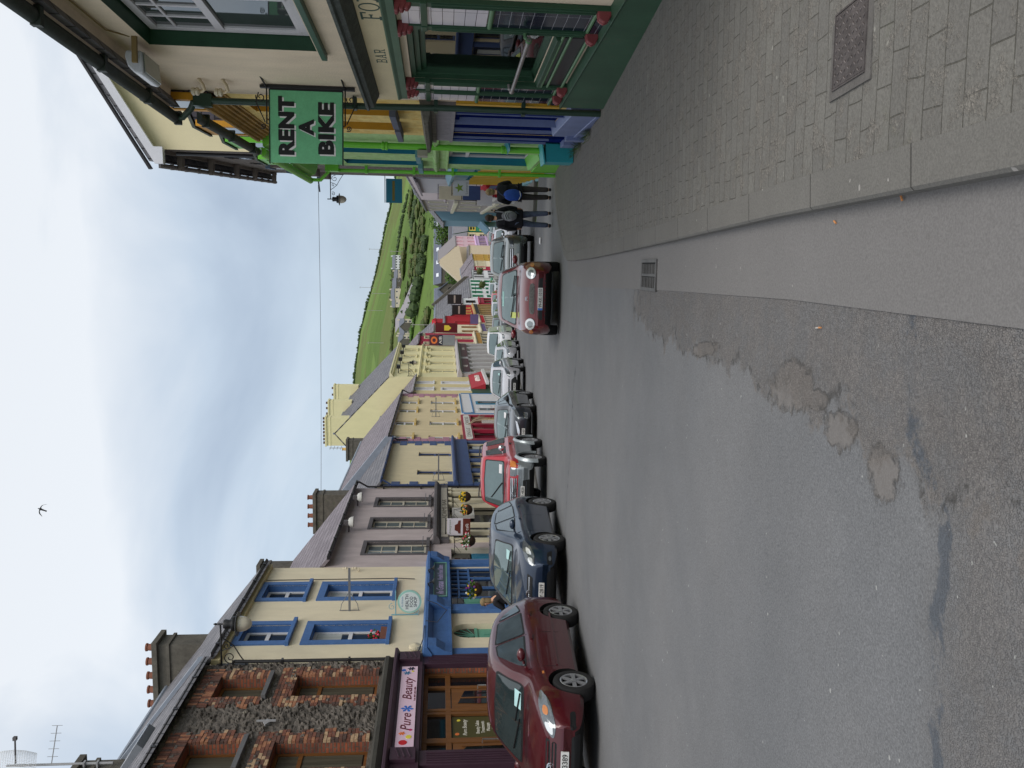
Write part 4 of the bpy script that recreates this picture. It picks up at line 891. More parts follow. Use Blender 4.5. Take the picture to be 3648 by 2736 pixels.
mb = MB(); mb.box(51.6, 61.2, -.12, 0, -4.4, -1.0); sf = T.part('shopfront', mb, mat('dark_green_paint', (36, 74, 56), rough=.5))
mb = MB(); mb.box(53.6, 61.1, -.14, -.12, -4, -2.6); T.part('shop_glass', mb, pane_black, sf)
mb = MB(); mb.prism([(-.12, -1.0), (-.15, -1.0), (-.50, -2.05), (-.50, -2.1), (-.12, -2.1)], 'x', 53.6, 61.4); aw = T.part('awning', mb, mat('awning_red', (170, 44, 56), rough=.7), sf)
mb = MB(); mb.box(53.5, 61.5, -.72, -.48, -2.35, -2.12); T.part('awning_box', mb, white_paint, aw)
T.text('lettering', 'An Canteen Bia', 57.6, -.36, -1.6, mat('white_letters', (226, 220, 214)), h=.4, wd=2.8, parent=aw, ext=.14)

# ---- the tall yellow bank
T = Thing('bank_building', 'tall lemon yellow bank with dark gable chimney and long row of windows', 'building', L2F, (8, 0, street_z(81)))
bank_y = render_wall('lemon_render', (216, 208, 164), var=.06); bank_t = mat('lemon_trim', (218, 210, 168))
wn = [(a, a+1.15, c, d) for a in (2.1, 5.6, 9.15, 12.7) for c, d in ((3.75, 5.0), (.1, 2.35))]
mb = MB(); cut_wall(mb, 0, 15.9, -8, 5.75, wn, rev=.2); box_walls(mb, 0, 15.9, -8, 5.75, 10.6, 4.7, ridge=5.1); T.part('wall', mb, bank_y)
rf = gable_roof(T, 0, 15.9, 5.72, 10.6, 4.75, slate, ridge=5.1, over=.1)
for i, (a, b, c, d) in enumerate(wn):
    o = window(T, a, b, c, d, .07, gm=pane_light, fm=bank_t, fw=.09, split=.5, surr=(bank_t, .13, .05), sill=(bank_t, .18, .1, .12))
    if i % 2: mb = MB(); mb.prism([(0, d+.25), (-.3, d+.42), (-.3, d+.52), (0, d+.58)], 'x', a-.3, b+.3); mb.box(a-.2, a-.02, -.2, 0, d+.05, d+.25); mb.box(b+.02, b+.2, -.2, 0, d+.05, d+.25); T.part('hood_moulding', mb, bank_t, o)
mb = MB(); mb.prism([(0, 3.12), (-.12, 3.14), (-.2, 3.3), (0, 3.36)], 'x', 0, 15.9); mb.prism([(0, 5.45), (-.12, 5.5), (-.35, 5.68), (-.35, 5.78), (0, 5.8)], 'x', -.05, 15.95)
for i in range(40): mb.box(.2+i*.395, .34+i*.395, -.28, -.01, 5.5, 5.62)
T.part('cornice', mb, bank_t)
chimney(T, .02, .9, 3.7, 6.2, 9.2, 11.2, bank_y, rf, pots=8, potm=mat('dark_pot', (80, 60, 52)), cap=.06, poth=.2)
chimney(T, 7.4, 8.2, 4.0, 6.1, 9.8, 11.9, bank_y, rf, pots=4, cap=.06, poth=.2, potm=mat('dark_pot', (80, 60, 52))); chimney(T, 14.2, 15.0, 4.0, 6.1, 9.8, 12.2, bank_y, rf, pots=3, cap=.06, poth=.2, potm=mat('dark_pot', (80, 60, 52)))
gsh = mat('grey_shop_stone', (172, 168, 172), var=.12)
mb = MB(); mb.box(.2, 15.8, -.3, 0, -1.25, -.45); mb.prism([(0, -.5), (-.3, -.48), (-.75, -.3), (-.75, -.18), (0, -.05)], 'x', .05, 15.85)
for a in (.3, 2.6, 4.5, 6.6, 8.6, 10.6, 12.9, 15.0): mb.box(a, a+.7, -.3, 0, -6, -1.25)
sf = T.part('shopfront', mb, gsh)
mb = MB(); mb.box(1.0, 7.0, -.34, -.3, -1.2, -.55); mb.box(8.2, 15.2, -.34, -.3, -1.2, -.55); sg = T.part('sign_board', mb, mat('maroon_board', (84, 44, 58), rough=.5), sf)
T.text('lettering', 'AIB', 3.4, -.34, -.87, mat('white_letters', (226, 220, 214)), h=.36, wd=.9, parent=sg); T.text('lettering', 'BANK', 12.4, -.34, -.87, mat('white_letters', (226, 220, 214)), h=.26, wd=1.2, parent=sg)
for a in (1.3, 3.5, 5.5, 7.6, 9.6, 11.7, 13.9):
    mb = MB(); mb.box(a, a+.9, -.08, -.04, -4.6, -1.7); o = T.part('window', mb, pane_dark, sf); mb = MB(); mb.box(a-.08, a, -.12, -.02, -4.7, -1.6); mb.box(a+.9, a+.98, -.12, -.02, -4.7, -1.6); mb.box(a, a+.9, -.12, -.02, -1.7, -1.6); mb.box(a+.42, a+.48, -.12, -.08, -4.6, -1.7); T.part('frame', mb, white_paint, o)
mb = MB(); mb.box(.05, 15.85, -.05, 0, -8, -5); T.part('plinth', mb, gsh, sf)
for i, a in enumerate((1.4, 4.9, 8.45, 12.0)):
    mb = MB(); mb.box(a, a+.16, -.5, -.03, 5.05, 5.12); mb.box(a-.12, a+.3, -.75, -.45, 4.9, 5.25); T.part('floodlight', mb, black_iron)

def row_house(label, F_, s0, s1, ze, wm, wins, trim, shop=None, rh=2.8, D=7, roof=slate2, sz=None, sillm=None, door=None, gmw=None, zb=-10, name='terrace_house', dorm=False, shoptrim=None, cat='building'):
    """a smaller terrace building further down the hill"""
    T = Thing(name, label, cat, F_, ((s0+s1)/2, 0, zb+2))
    mb = MB(); cut_wall(mb, s0, s1, zb, ze, wins, rev=.15); box_walls(mb, s0, s1, zb, ze, D, rh); T.part('wall', mb, wm)
    rf = gable_roof(T, s0, s1, ze+.03, D, rh, roof, over=.2)
    for a, b, c, d in wins: window(T, a, b, c, d, .1, fm=trim, gm=gmw or pane_dark, split=.5, fw=.1, surr=(trim, .12, .05), sill=(trim, .15, .08, .1))
    if shop:
        sm, z1, z0, cols, panes = shop
        mb = MB(); mb.box(s0+.1, s1-.1, -.2, 0, z1-.6, z1); mb.prism([(0, z1), (-.35, z1+.05), (-.35, z1+.15), (0, z1+.3)], 'x', s0+.05, s1-.05)
        n = max(3, int((s1-s0)/1.5))
        for i in range(n): a = s0+.1+(s1-s0-.5)*i/(n-1); mb.box(a, a+.3, -.15, 0, z0, z1-.6)
        sf = T.part('shopfront', mb, sm)
        mb = MB(); mb.box(s0+.2, s1-.2, -.06, -.02, z0, z1-.6); T.part('shop_glass', mb, panes or pane_black, sf)
        mb = MB(); mb.box(s0+.2, s1-.2, -.12, -.06, z0, z0+.9); T.part('stall_riser', mb, shoptrim or sm, sf)
        mb = MB(); mb.box(s0+.5, s1-.5, -.23, -.2, z1-.52, z1-.08); T.part('sign_board', mb, cols, sf)
    return T, rf
cream_t = mat('ivory_paint', (204, 196, 170)); red_w = render_wall('crimson_render', (158, 42, 66)); red2_w = render_wall('scarlet_render', (166, 36, 46))
T, rf = row_house('crimson building with tall white windows beside the bank', L2F, 16.0, 24.2, 3.8, red_w, [(16.5, 17.9, .98, 3.1), (20.3, 21.9, .98, 3.1), (16.5, 17.9, -2.1, .3), (20.3, 21.9, -2.1, .3)], cream_t, (cream_t, -2.5, -7, mat('ochre_board', (176, 130, 60)), None))
T, rf = row_house('narrow cream building between the two red buildings', L2F, 24.4, 31.1, 2.28, cream_w, [(25.4, 26.3, -.1, 1.5), (28.6, 29.5, -.1, 1.5), (25.4, 26.3, -2.8, -1.2), (28.6, 29.5, -2.8, -1.2)], mat('tan_trim', (150, 110, 70)), (cream_t, -3.4, -8, mat('violet_board', (98, 84, 128)), None))
T, rf = row_house('scarlet building with a red dormer in its grey roof', L2F, 31.3, 38.9, 1.0, red2_w, [(32.6, 33.6, -2.6, -.4)], mat('red_trim', (160, 40, 48)), (cream_t, -3.6, -8, red2_w, None), rh=3.6, roof=slate)
mb = MB(); mb.box(33, 36, -.02, 2, 1.0, 2.0); mb.prism([(32.8, 2.0), (36.2, 2.0), (34.5, 2.5)], 'y', -.1, 2.4); T.part('dormer', mb, red2_w, rf)
T, rf = row_house('low scarlet building with yellow striped windows and grey roof', L2F, 39.1, 50.6, -.05, red2_w, [(41, 41.8, -2.7, -.9), (43.6, 44.4, -2.7, -.9), (46.6, 47.4, -2.7, -.9)], mat('yellow_trim', (196, 160, 90)), (mat('tan_board', (170, 140, 90)), -3.3, -9, mat('black_board', (30, 26, 26)), None), rh=4.6, D=9, roof=slate)
T, rf = row_house('white building with narrow black sign at the bend', L3F, .2, 3.6, -1.7, white_paint, [(1.2, 2.2, -3.6, -2.4)], mat('black_board', (30, 26, 26)), (crim, -4.4, -9, crim, None))
grn = mat('emerald_paint', (46, 130, 96), rough=.6)
T, rf = row_house('white building striped with emerald green window frames', L3F, 3.8, 16.0, -2.9, white_paint, [(a, a+.9, c, d) for a in (4.6, 6.9, 9.2, 11.5, 13.8) for c, d in ((-4.9, -3.5), (-7.1, -5.7))], grn, (grn, -7.0, -11, white_paint, None), rh=5.0, D=9, roof=slate, zb=-12)
mb = MB(); mb.prism([(-.3, -3.2), (4.5, 2.2), (9.3, -3.2), (9.3, -2.4), (4.5, 2.9), (-.3, -2.4)], 'x', 15.9, 16.3); T.part('parapet_gable', mb, cast_grey, rf)
def row3(label, s0, s1, ze, wm, cols, trim, shopm, sgn): return row_house(label, L3F, s0, s1, ze, wm, [(s0+(s1-s0)*(i+.5)/cols-.45, s0+(s1-s0)*(i+.5)/cols+.45, c, d) for i in range(cols) for c, d in ((ze-2.0, ze-.6), (ze-4.4, ze-3.0))], trim, (shopm, ze-5, -13, sgn, None), zb=-13, rh=1.9, D=5.5)
row3('white building hung with round baskets past the emerald striped one', 16.5, 22, -3.6, white_paint, 3, mat('grey_trim', (120, 120, 122)), stone_dark, white_paint)
row3('crimson fronted building with framed notice far down the left side', 22.2, 25, -4.2, red_w, 1, cream_t, cream_t, crim)
row3('cream building with three pale windows far down the left side', 25.2, 29.5, -4.3, cream_w, 3, cream_t, cream_t, cream_t)
row3('yellow and brown pub front at the far end of the left row', 29.7, 35, -4.2, mat('mustard_render', (176, 140, 50)), 3, mat('yellow_trim', (196, 160, 90)), mat('mustard_shop', (190, 150, 50)), crim)
# ================================================================ RIGHT SIDE OF THE STREET
RF = Frame(3.42, 7.7, .09, True); YG = Frame(3.75, 11.2, .15, True); STF = Frame(6.4, 24, .21, True); R2F = Frame(9.97, 41.2, .17, True)
grn_d = mat('bottle_green_paint', (38, 72, 50), rough=.45, var=.2, vscale=5); grn_m = mat('mid_green_paint', (70, 100, 78), rough=.5, var=.2); grn_l = mat('moulding_green', (82, 118, 82), rough=.45)
maroon = mat('maroon_paint', (132, 62, 64), rough=.5, var=.25); bar_cream = render_wall('bar_cream_render', (224, 206, 182), var=.14, stain=((176, 150, 112), 2.2, .68))
weath = mat('weathered_lead', (74, 80, 76), rough=.7, var=.5, vscale=14, bump=.6, bscale=60, streak=.2)
T = Thing('bar_building', 'cream bar building with bottle green tiled shopfront on the near right', 'building', RF, (0, 0, -.7))
W1 = (-1.5, .7, 2.84, 4.58)
mb = MB(); cut_wall(mb, -3.5, 4.2, -1.3, 4.98, [W1, (-2.38, -.48, .40, 1.86, .14)], rev=.24, mi=0, rmi=1); box_walls(mb, -3.5, 4.2, -1.3, 4.98, 8, 2.8); T.part('wall', mb, [bar_cream, grn_d])
rf = gable_roof(T, -3.5, 4.2, 5.0, 8, 2.8, slate, over=.2)
gut = mat('old_green_gutter', (44, 52, 46), rough=.6, var=.5, vscale=10)
mb = MB(); y0 = -.30
prof = [(y0-.075*math.cos(math.pi*i/8), 4.98-.075*math.sin(math.pi*i/8)) for i in range(9)]
mb.prism(prof, 'x', -3.72, 4.2)
for a in (-3.70, -2.55, -1.2, .2, 1.6, 3.0): mb.box(a, a+.07, y0-.085, y0+.085, 4.897, 4.985)
sf_ = MB(); sf_.prism([(y0+.05, 4.975), (0, 4.975), (0, 4.93), (y0+.05, 4.955)], 'x', -3.35, 4.2); T.part('soffit', sf_, bar_cream)
T.part('gutter', mb, gut, smooth=True)
mb = MB(); mb.tube([(-3.62, y0, 4.93), (-3.62, y0, 4.87), (-3.55, -.2, 4.74), (-3.42, -.12, 4.66)], .042, 10); mb.prism([(-3.34, 4.66), (-3.50, 4.66), (-3.46, 4.44), (-3.38, 4.44)], 'y', -.20, -.04)
mb.tube([(-3.42, -.12, 4.46), (-3.42, -.12, 2.52), (-3.36, -.12, 1.5), (-3.36, -.12, -.75)], .042, 10)
for z in (2.6, 1.55, .4): mb.box(-3.45, -3.33, -.175, -.02, z, z+.05)
T.part('downpipe', mb, mat('pipe_green', (38, 62, 48), rough=.45, var=.25), smooth=True)
# upstairs window: wide casement with small top lights
def casement(T, x0, x1, z0, z1, y, fm, gm):
    f = MB(); fw = .085; f.box(x0, x1, y, y+.08, z0, z0+.1); f.box(x0, x1, y, y+.08, z1-.09, z1); zt = z0+(z1-z0)*.56
    for x in (x0, x1-fw): f.box(x, x+fw, y, y+.08, z0+.1, z1-.09)
    xm = (x0+x1)/2; f.box(xm-.05, xm+.05, y-.01, y+.08, z0+.1, z1-.09); f.box(x0+fw, xm-.05, y-.004, y+.076, zt-.045, zt+.045); f.box(xm+.05, x1-fw, y-.004, y+.076, zt-.045, zt+.045)
    for a, b in ((x0+fw, xm-.05), (xm+.05, x1-fw)):
        for q in (.33, .66): xx = a+(b-a)*q; f.box(xx-.018, xx+.018, y+.01, y+.06, zt+.045, z1-.09)
        f.box(a, b, y+.012, y+.058, zt+(z1-zt)*.62-.015, zt+(z1-zt)*.62+.015)
        f.box(a, a+.045, y+.006, y+.06, z0+.1, zt-.045); f.box(b-.045, b, y+.006, y+.06, z0+.1, zt-.045); f.box(a, b, y+.007, y+.059, z0+.1, z0+.145)
    o = T.part('window', f, fm, bevel=.005); g = MB(); g.box(x0+.05, x1-.05, y+.03, y+.04, z0+.05, z1-.05); T.part('pane', g, gm, o); return o
o = casement(T, W1[0]+.02, W1[1]-.02, W1[2]+.04, W1[3]-.02, .15, mat('casement_white', (206, 202, 206), var=.08, rough=.5), glass('upstairs_glass', (66, 72, 72)))
mb = MB(); mb.prism([(-.07, 2.74), (-.07, 2.80), (.15, 2.86), (.15, 2.74)], 'x', -1.60, .9); T.part('sill', mb, mat('sill_green', (56, 88, 72), rough=.5, var=.2), o, bevel=.006)
# fascia and cornice
mb = MB(); mb.prism([(0, 2.27), (-.10, 2.28), (-.16, 2.31), (-.24, 2.34), (-.25, 2.385), (-.28, 2.40), (-.28, 2.43), (0, 2.50)], 'x', -2.95, 4.2); T.part('cornice', mb, weath)
mb = MB(); mb.box(-3.20, 4.2, -.075, -.0, 2.04, 2.275); fb = T.part('fascia', mb, mat('fascia_cream', (214, 198, 160), rough=.6, var=.1))
mb = MB(); mb.box(-3.1, 4.2, -.08, 0, 1.93, 2.0); mb.prism([(0, 2.0), (-.08, 2.0), (-.10, 2.035), (-.10, 2.05), (0, 2.05)], 'x', -3.1, 4.2); T.part('lintel_beam', mb, grn_m, fb)
# slab-serif lettering painted on the fascia
def slab(T, word, x, z, h, wd, gap, m, y, par):
    st = h*.13; sr = h*.16
    for ch in word:
        mb = MB(); B = lambda a, b, c, d: mb.box(x+a, x+b, y-.003, y, z+c, z+d)
        if ch == 'O':
            n = 26; k = len(mb.v)
            for i in range(n):
                a = 2*math.pi*i/n; c_, s_ = math.cos(a), math.sin(a)
                for rr, yy in ((1, y), (1, y-.003), (0, y-.003), (0, y)): mb.v.append((x+wd/2+c_*(wd/2-(0 if rr else st*.9)), yy, z+h/2+s_*(h/2-(0 if rr else st*.45))))
            for i in range(n):
                j = (i+1) % n
                for q in range(3): mb.f.append((k+4*i+q, k+4*j+q, k+4*j+q+1, k+4*i+q+1)); mb.m.append(0)
        else:
            if ch != 'A' and ch != 'X' and ch != 'Y': B(wd*.16, wd*.16+st, 0, h)
            if ch == 'F': B(0, wd*.45, 0, st*.8); B(0, wd*.95, h-st*.8, h); B(wd*.16+st, wd*.66, h*.5-st*.35, h*.5+st*.35); B(wd*.85, wd*.95, h*.72, h-st*.8); B(wd*.6, wd*.68, h*.4, h*.6)
            if ch in 'BR': B(0, wd*.75, h-st*.8, h); B(wd*.16+st, wd*.78, h*.5-st*.35, h*.5+st*.35); B(wd*.74, wd*.74+st, h*.55, h*.93)
            if ch == 'B': B(0, wd*.78, 0, st*.8); B(wd*.80, wd*.80+st, h*.08, h*.45)
            if ch == 'R': B(0, wd*.42, 0, st*.8); mb.prism([(x+wd*.5, z+h*.46), (x+wd*.5+st*1.1, z+h*.46), (x+wd*.95, z), (x+wd*.95-st*1.1, z)], 'y', y-.003, y); B(wd*.75, wd*1.05, -.0, st*.7)
            if ch in 'A': mb.prism([(x+wd*.12, z), (x+wd*.12+st*.9, z), (x+wd*.5+st*.3, z+h), (x+wd*.5-st*.5, z+h)], 'y', y-.003, y); mb.prism([(x+wd*.88-st, z), (x+wd*.88, z), (x+wd*.5+st*.5, z+h), (x+wd*.5-st*.4, z+h)], 'y', y-.0034, y); B(wd*.28, wd*.72, h*.3, h*.3+st*.6); B(-wd*.02, wd*.34, 0, st*.8); B(wd*.66, wd*1.02, 0, st*.8)
            if ch == 'X': mb.prism([(x+wd*.1, z), (x+wd*.1+st, z), (x+wd*.9, z+h), (x+wd*.9-st, z+h)], 'y', y-.003, y); mb.prism([(x+wd*.9-st, z), (x+wd*.9, z), (x+wd*.1+st, z+h), (x+wd*.1, z+h)], 'y', y-.0034, y); [B(q, q+wd*.35, r_, r_+st*.8) for q in (0, wd*.65) for r_ in (0, h-st*.8)]
            if ch == 'Y': mb.prism([(x+wd*.45, z+h*.5), (x+wd*.55, z+h*.5), (x+wd*.15+st, z+h), (x+wd*.1, z+h)], 'y', y-.003, y); mb.prism([(x+wd*.45, z+h*.5), (x+wd*.55, z+h*.5), (x+wd*.9, z+h), (x+wd*.85-st, z+h)], 'y', y-.0034, y); B(wd*.45, wd*.55, 0, h*.5); B(wd*.3, wd*.7, 0, st*.8)
        T.part('lettering', mb, m, par); x += wd+gap
    return x
lg = mat('grey_green_letters', (66, 88, 80))
slab(T, 'FOX', -.17, 2.055, .19, .20, .03, lg, -.075, fb)
slab(T, 'BAR', -1.55, 2.09, .115, .135, .035, lg, -.075, fb)
# pillars, tiles, panels
tile_w = brickmat('white_tiles', (214, 206, 212), (206, 200, 206), (70, 66, 70), .4, .105, msize=.003, rough=.15, bump=.3, offset=0, noise_amt=.04); tile_b = brickmat('blue_black_tiles', (34, 38, 52), (26, 30, 44), (150, 150, 156), .4, .105, msize=.0025, rough=.08, bump=.3, offset=0, noise_amt=.2)
def pillar(x0, x1):
    mb = MB(); mb.box(x0, x1, -.05, .0, -.02, 1.82); mb.box(x0-.01, x1+.01, -.062, 0, 1.64, 1.70); c = (x0+x1)/2
    for q in (-.25, .25): mb.tube([(c+q*(x1-x0), -.052, .12), (c+q*(x1-x0), -.052, 1.6)], .014, 8)
    p = T.part('pillar', mb, grn_d, bevel=.006)
    cp = MB()
    for k, (zz, w_) in enumerate(((1.78, .0), (1.825, .008), (1.87, .016))):
        for q in range(2): a = x0-w_+(x1-x0+2*w_)*q/2; cp.prism([(-.06-w_, zz), (-.10-w_*1.6, zz+.025), (-.10-w_*1.6, zz+.055), (-.0, zz+.055), (0, zz)], 'x', a+.006, a+(x1-x0+2*w_)/2-.006)
    T.part('capital', cp, maroon, p, bevel=.008)
    bp = MB()
    for q in range(2): a = x0+(x1-x0)*q/2; bp.prism([(-.07, -.02), (-.13, .01), (-.15, .05), (-.12, .10), (0, .12), (0, -.02)], 'x', a+.008, a+(x1-x0)/2-.008)
    T.part('pillar_base', bp, maroon, p, bevel=.012)
def tiles(x0, x1):
    mb = MB(); mb.box(x0, x1, -.03, -.004, 1.08, 1.88); mb.box(x0, x1, -.055, -.004, 1.64, 1.70, 2); mb.box(x0, x1, -.03, -.004, .12, 1.02, 1); mb.tube([(x0, -.035, 1.05), (x1, -.035, 1.05)], .024, 10, mi=3); mb.tube([(x0, -.035, .10), (x1, -.035, .10)], .018, 10, mi=3); mb.box(x0, x1, -.05, -.004, -.02, .08, 1)
    T.part('tile_panel', mb, [tile_w, tile_b, grn_d, grn_l])
for a, b in ((.15, .26), (-.48, -.37), (-2.50, -2.38), (-2.90, -2.78), (2.6, 2.8), (1.9, 2.1)): pillar(a, b)
for a, b in ((-.37, .15), (-2.78, -2.50), (-3.30, -2.90)): tiles(a, b)
mb = MB(); mb.box(.24, 2.0, .02, .06, -.7, 1.9); T.part('bar_door', mb, grn_d)
# shop window
mb = MB()
for k, (zz, d_) in enumerate(((1.80, .02), (1.74, .06), (1.68, .1))): mb.box(-2.38, -.48, -.0+d_, d_+.03, zz, zz+.06)
for x in (-2.38, -.54): mb.box(x, x+.06, .04, .13, .42, 1.86)
mb.prism([(-.02, .36), (.13, .44), (.13, .36)], 'x', -2.38, -.48)
mb.prism([(0, .34), (-.06, .30), (-.06, .36), (.0, .39)], 'x', -2.45, -.6)
o = T.part('shop_window', mb, grn_d, bevel=.005)
mb = MB(); mb.box(-2.34, -.52, .115, .123, .42, 1.82)
gs = bpy.data.materials.new('clear_shop_glass'); gs.use_nodes = True; gt = gs.node_tree; gt.nodes.clear(); g1, g2, g3, g4, g5 = [gt.nodes.new('ShaderNode'+q) for q in ('OutputMaterial', 'MixShader', 'BsdfTransparent', 'BsdfGlossy', 'Fresnel')]; g3.inputs[0].default_value = (.88, .92, .90, 1); g4.inputs['Roughness'].default_value = .01; g5.inputs[0].default_value = 1.55; gt.links.new(g5.outputs[0], g2.inputs[0]); gt.links.new(g3.outputs[0], g2.inputs[1]); gt.links.new(g4.outputs[0], g2.inputs[2]); gt.links.new(g2.outputs[0], g1.inputs[0])
T.part('pane', mb, gs, o)
mb = MB(); mb.box(-2.5, -.3, .142, .60, .38, .42); mb.box(-2.5, -.3, .50, .54, .42, 1.9, 1); mb.box(-2.52, -2.5, .142, .60, .42, 1.9, 1); mb.box(-.3, -.28, .142, .60, .42, 1.9, 1); mb.box(-2.5, -.3, .142, .60, 1.9, 1.92, 1); T.part('display_case', mb, [mat('shelf_green', (84, 104, 88)), mat('pegboard', (176, 166, 130), var=.2)], o)
rnd = random.Random(9); cols = [c_red, mat('box_orange', (206, 120, 50)), mat('box_grey', (160, 160, 160)), mat('box_black', (26, 26, 28)), mat('box_yellow', (216, 190, 60)), mat('box_blue', (50, 80, 150)), mat('box_white', (214, 214, 210)), mat('box_wine', (96, 36, 46))]
def goods(label, x0, x1, y0, y1, z0, z1, m, kind, cat):
    t = Thing(kind, label, cat, RF, ((x0+x1)/2, y0, z0), 'goods in the bar window'); mb = MB()
    if kind == 'poster': mb.box(x0, x1, y0, y0+.01, z0, z1)
    elif kind == 'carton': mb.box(x0, x1, y0, y1, z0, z1); mb.box(x0+.01, x1-.01, y0-.004, y0, z0+(z1-z0)*.3, z0+(z1-z0)*.8)
    else:
        mb.box(x0, x1, y0, y1, z0, z1); q = (x1-x0)
        for zz in (.28, .70): mb.lathe([(q*.32, -.004), (q*.3, -.012), (q*.05, -.012)], ((x0+x1)/2, y0, z0+(z1-z0)*zz), axis='y', n=14)
    t.part({'poster': 'paper', 'carton': 'box'}.get(kind, 'casing'), mb, m, bevel=.004)
goods('grey twin dial gadget hanging on the pegboard behind the bar window', -1.62, -1.40, .44, .49, 1.22, 1.50, mat('box_grey', (160, 160, 160)), 'gadget', 'gadget')
goods('yellow and black carton on the pegboard behind the bar window', -1.66, -1.46, .42, .49, .94, 1.10, mat('box_yellow', (216, 190, 60)), 'carton', 'carton')
goods('orange carton high on the pegboard behind the bar window', -1.70, -1.52, .42, .49, 1.54, 1.66, mat('box_orange', (206, 120, 50)), 'carton', 'carton')
goods('dark bottle green carton on the pegboard behind the bar window', -1.42, -1.22, .42, .49, .98, 1.12, mat('box_black', (26, 26, 28)), 'carton', 'carton')
goods('wine coloured poster behind the bar window glass', -1.12, -.86, .30, .31, 1.18, 1.62, mat('box_wine', (96, 36, 46)), 'poster', 'poster')
goods('blue and cream poster behind the near side of bar window', -.98, -.78, .34, .35, .98, 1.16, mat('box_blue', (50, 80, 150)), 'poster', 'poster')
goods('folded maroon cloth bundle low in the bar window', -1.3, -.8, .5, .8, .44, .58, mat('box_wine', (96, 36, 46)), 'carton', 'bundle')
goods('white paper notice low in the bar window', -1.12, -.98, .48, .49, .58, .78, mat('box_white', (214, 214, 210)), 'poster', 'notice')
# stall riser below the window, plinth
mb = MB(); mb.box(-2.45, -.6, -.03, .02, .03, .30)
st_ = T.part('stall_riser', mb, mat('dark_panel', (44, 44, 46), rough=.3), bevel=.004)
mb = MB()
for z in (.31, .235, .06): mb.tube([(-2.38, -.045, z), (-.48, -.045, z)], .017, 10)
T.part('mouldings', mb, grn_l, st_, smooth=True)
mb = MB(); mb.box(-3.10, 4.2, -.12, 0, -1.2, -.02); mb.prism([(-.14, -.02), (-.12, -.05), (0, -.05), (0, .0)], 'x', -3.12, 4.2); T.part('plinth', mb, mat('plinth_green', (52, 84, 64), rough=.5, var=.22, stain=((74, 76, 66), 5, .6)), st_, bevel=.006)
# rail, lamps, insulators
t2 = Thing('bar_rail', 'worn steel lean rail across the bar window', 'rail', RF, (-1.4, 0, .66))
mb = MB(); mb.tube([(-2.36, -.13, .665), (-.38, -.13, .665)], .022, 12); t2.part('rail', mb, mat('worn_steel', (150, 142, 140), metal=.6, rough=.4, var=.4, vscale=20), smooth=True)
for a in (-2.34, -.41): mb = MB(); mb.tube([(a, -.05, .70), (a, -.10, .70), (a, -.13, .66)], .02, 8); mb.sphere((a, -.13, .665), .034, 10); t2.part('bracket', mb, grn_l if a > -1 else mat('worn_steel', (150, 142, 140)), smooth=True)
t2 = Thing('floodlight', 'white boxy floodlight under the near right gutter', 'floodlight', RF, (-1.5, 0, 4.6))
mb = MB(); mb.prism([(-.12, 4.60), (-.34, 4.58), (-.36, 4.61), (-.34, 4.68), (-.28, 4.74), (-.18, 4.77), (-.12, 4.76)], 'x', -1.85, -1.30); t2.part('casing', mb, mat('flood_white', (196, 198, 204), rough=.35), bevel=.02)
mb = MB(); mb.prism([(-.13, 4.597), (-.33, 4.577), (-.33, 4.566), (-.13, 4.586)], 'x', -1.82, -1.33); t2.part('lens', mb, mat('lens_grey', (128, 134, 124), rough=.1)); mb = MB(); mb.box(-1.26, -1.22, -.26, 0, 4.62, 4.67); mb.tube([(-1.25, 0, 4.70), (-1.0, -.02, 4.84), (-.4, -.02, 4.84), (3, -.02, 4.85)], .008, 5); t2.part('bracket', mb, mat('brass_dull', (130, 110, 70)))
for k, z in enumerate((4.22, 4.50)):
    t2 = Thing('insulator', '%s cream ceramic insulator on curled hook beside the green downpipe' % ('lower' if k == 0 else 'upper'), 'insulator', RF, (-2.9, 0, z-.1), 'wall insulators beside the downpipe')
    mb = MB(); mb.tube([(-2.80, 0, z-.06), (-2.84, -.06, z-.1), (-2.92, -.10, z-.1), (-2.99, -.11, z-.05), (-3.0, -.11, z)], .02, 8); t2.part('hook', mb, mat('old_cream_metal', (190, 172, 140), rough=.5), smooth=True)
    mb = MB(); mb.lathe([(.03, 0), (.048, .015), (.048, .04), (.036, .05), (.048, .06), (.048, .085), (.03, .10)], (-3.0, -.11, z-.02), n=14); t2.part('ceramic_body', mb, mat('ceramic', (206, 190, 160), rough=.3), smooth=True)
# RENT A BIKE
sgm = Matrix(RF.M) @ Matrix.Translation((-2.95, 0, 0)) @ Matrix.Rotation(R(-90), 4, 'Z')     # board stands square to the wall, reading from up the street
SGN = type('F', (), {})(); 
class FM(Frame):
    def __init__(s, M): s.M = M
# local x of the sign runs from the street toward the wall
sx = RF.M.to_3x3() @ Vector((0, 1, 0)); org = RF.M @ Vector((-2.95, -.02, 0)); 
SG = FM(Matrix(((sx.x, -sx.y, 0, org.x), (sx.y, sx.x, 0, org.y), (0, 0, 1, 0), (0, 0, 0, 1))))
t2 = Thing('hanging_sign', 'green hanging sign with black lettering reading rent a bike', 'sign', SG, (0, 0, 2.6))
bg_ = mat('sign_green', (108, 182, 134), rough=.5, var=.12, vscale=5, stain=((62, 92, 56), 3, .70))
mb = MB(); mb.box(-.93, -.05, -.012, .012, 2.735, 3.62); bd = t2.part('board', mb, bg_, bevel=.002)
mb = MB(); mb.box(-.945, -.04, -.018, .018, 3.62, 3.632); mb.box(-.945, -.04, -.018, .018, 2.722, 2.735); mb.box(-.05, -.03, -.018, .018, 2.735, 3.62); t2.part('edge_frame', mb, black_iron, bd)
mb = MB(); mb.box(-.03, .01, -.03, .03, 2.58, 3.74); t2.part('mounting_bar', mb, black_iron, bevel=.006)
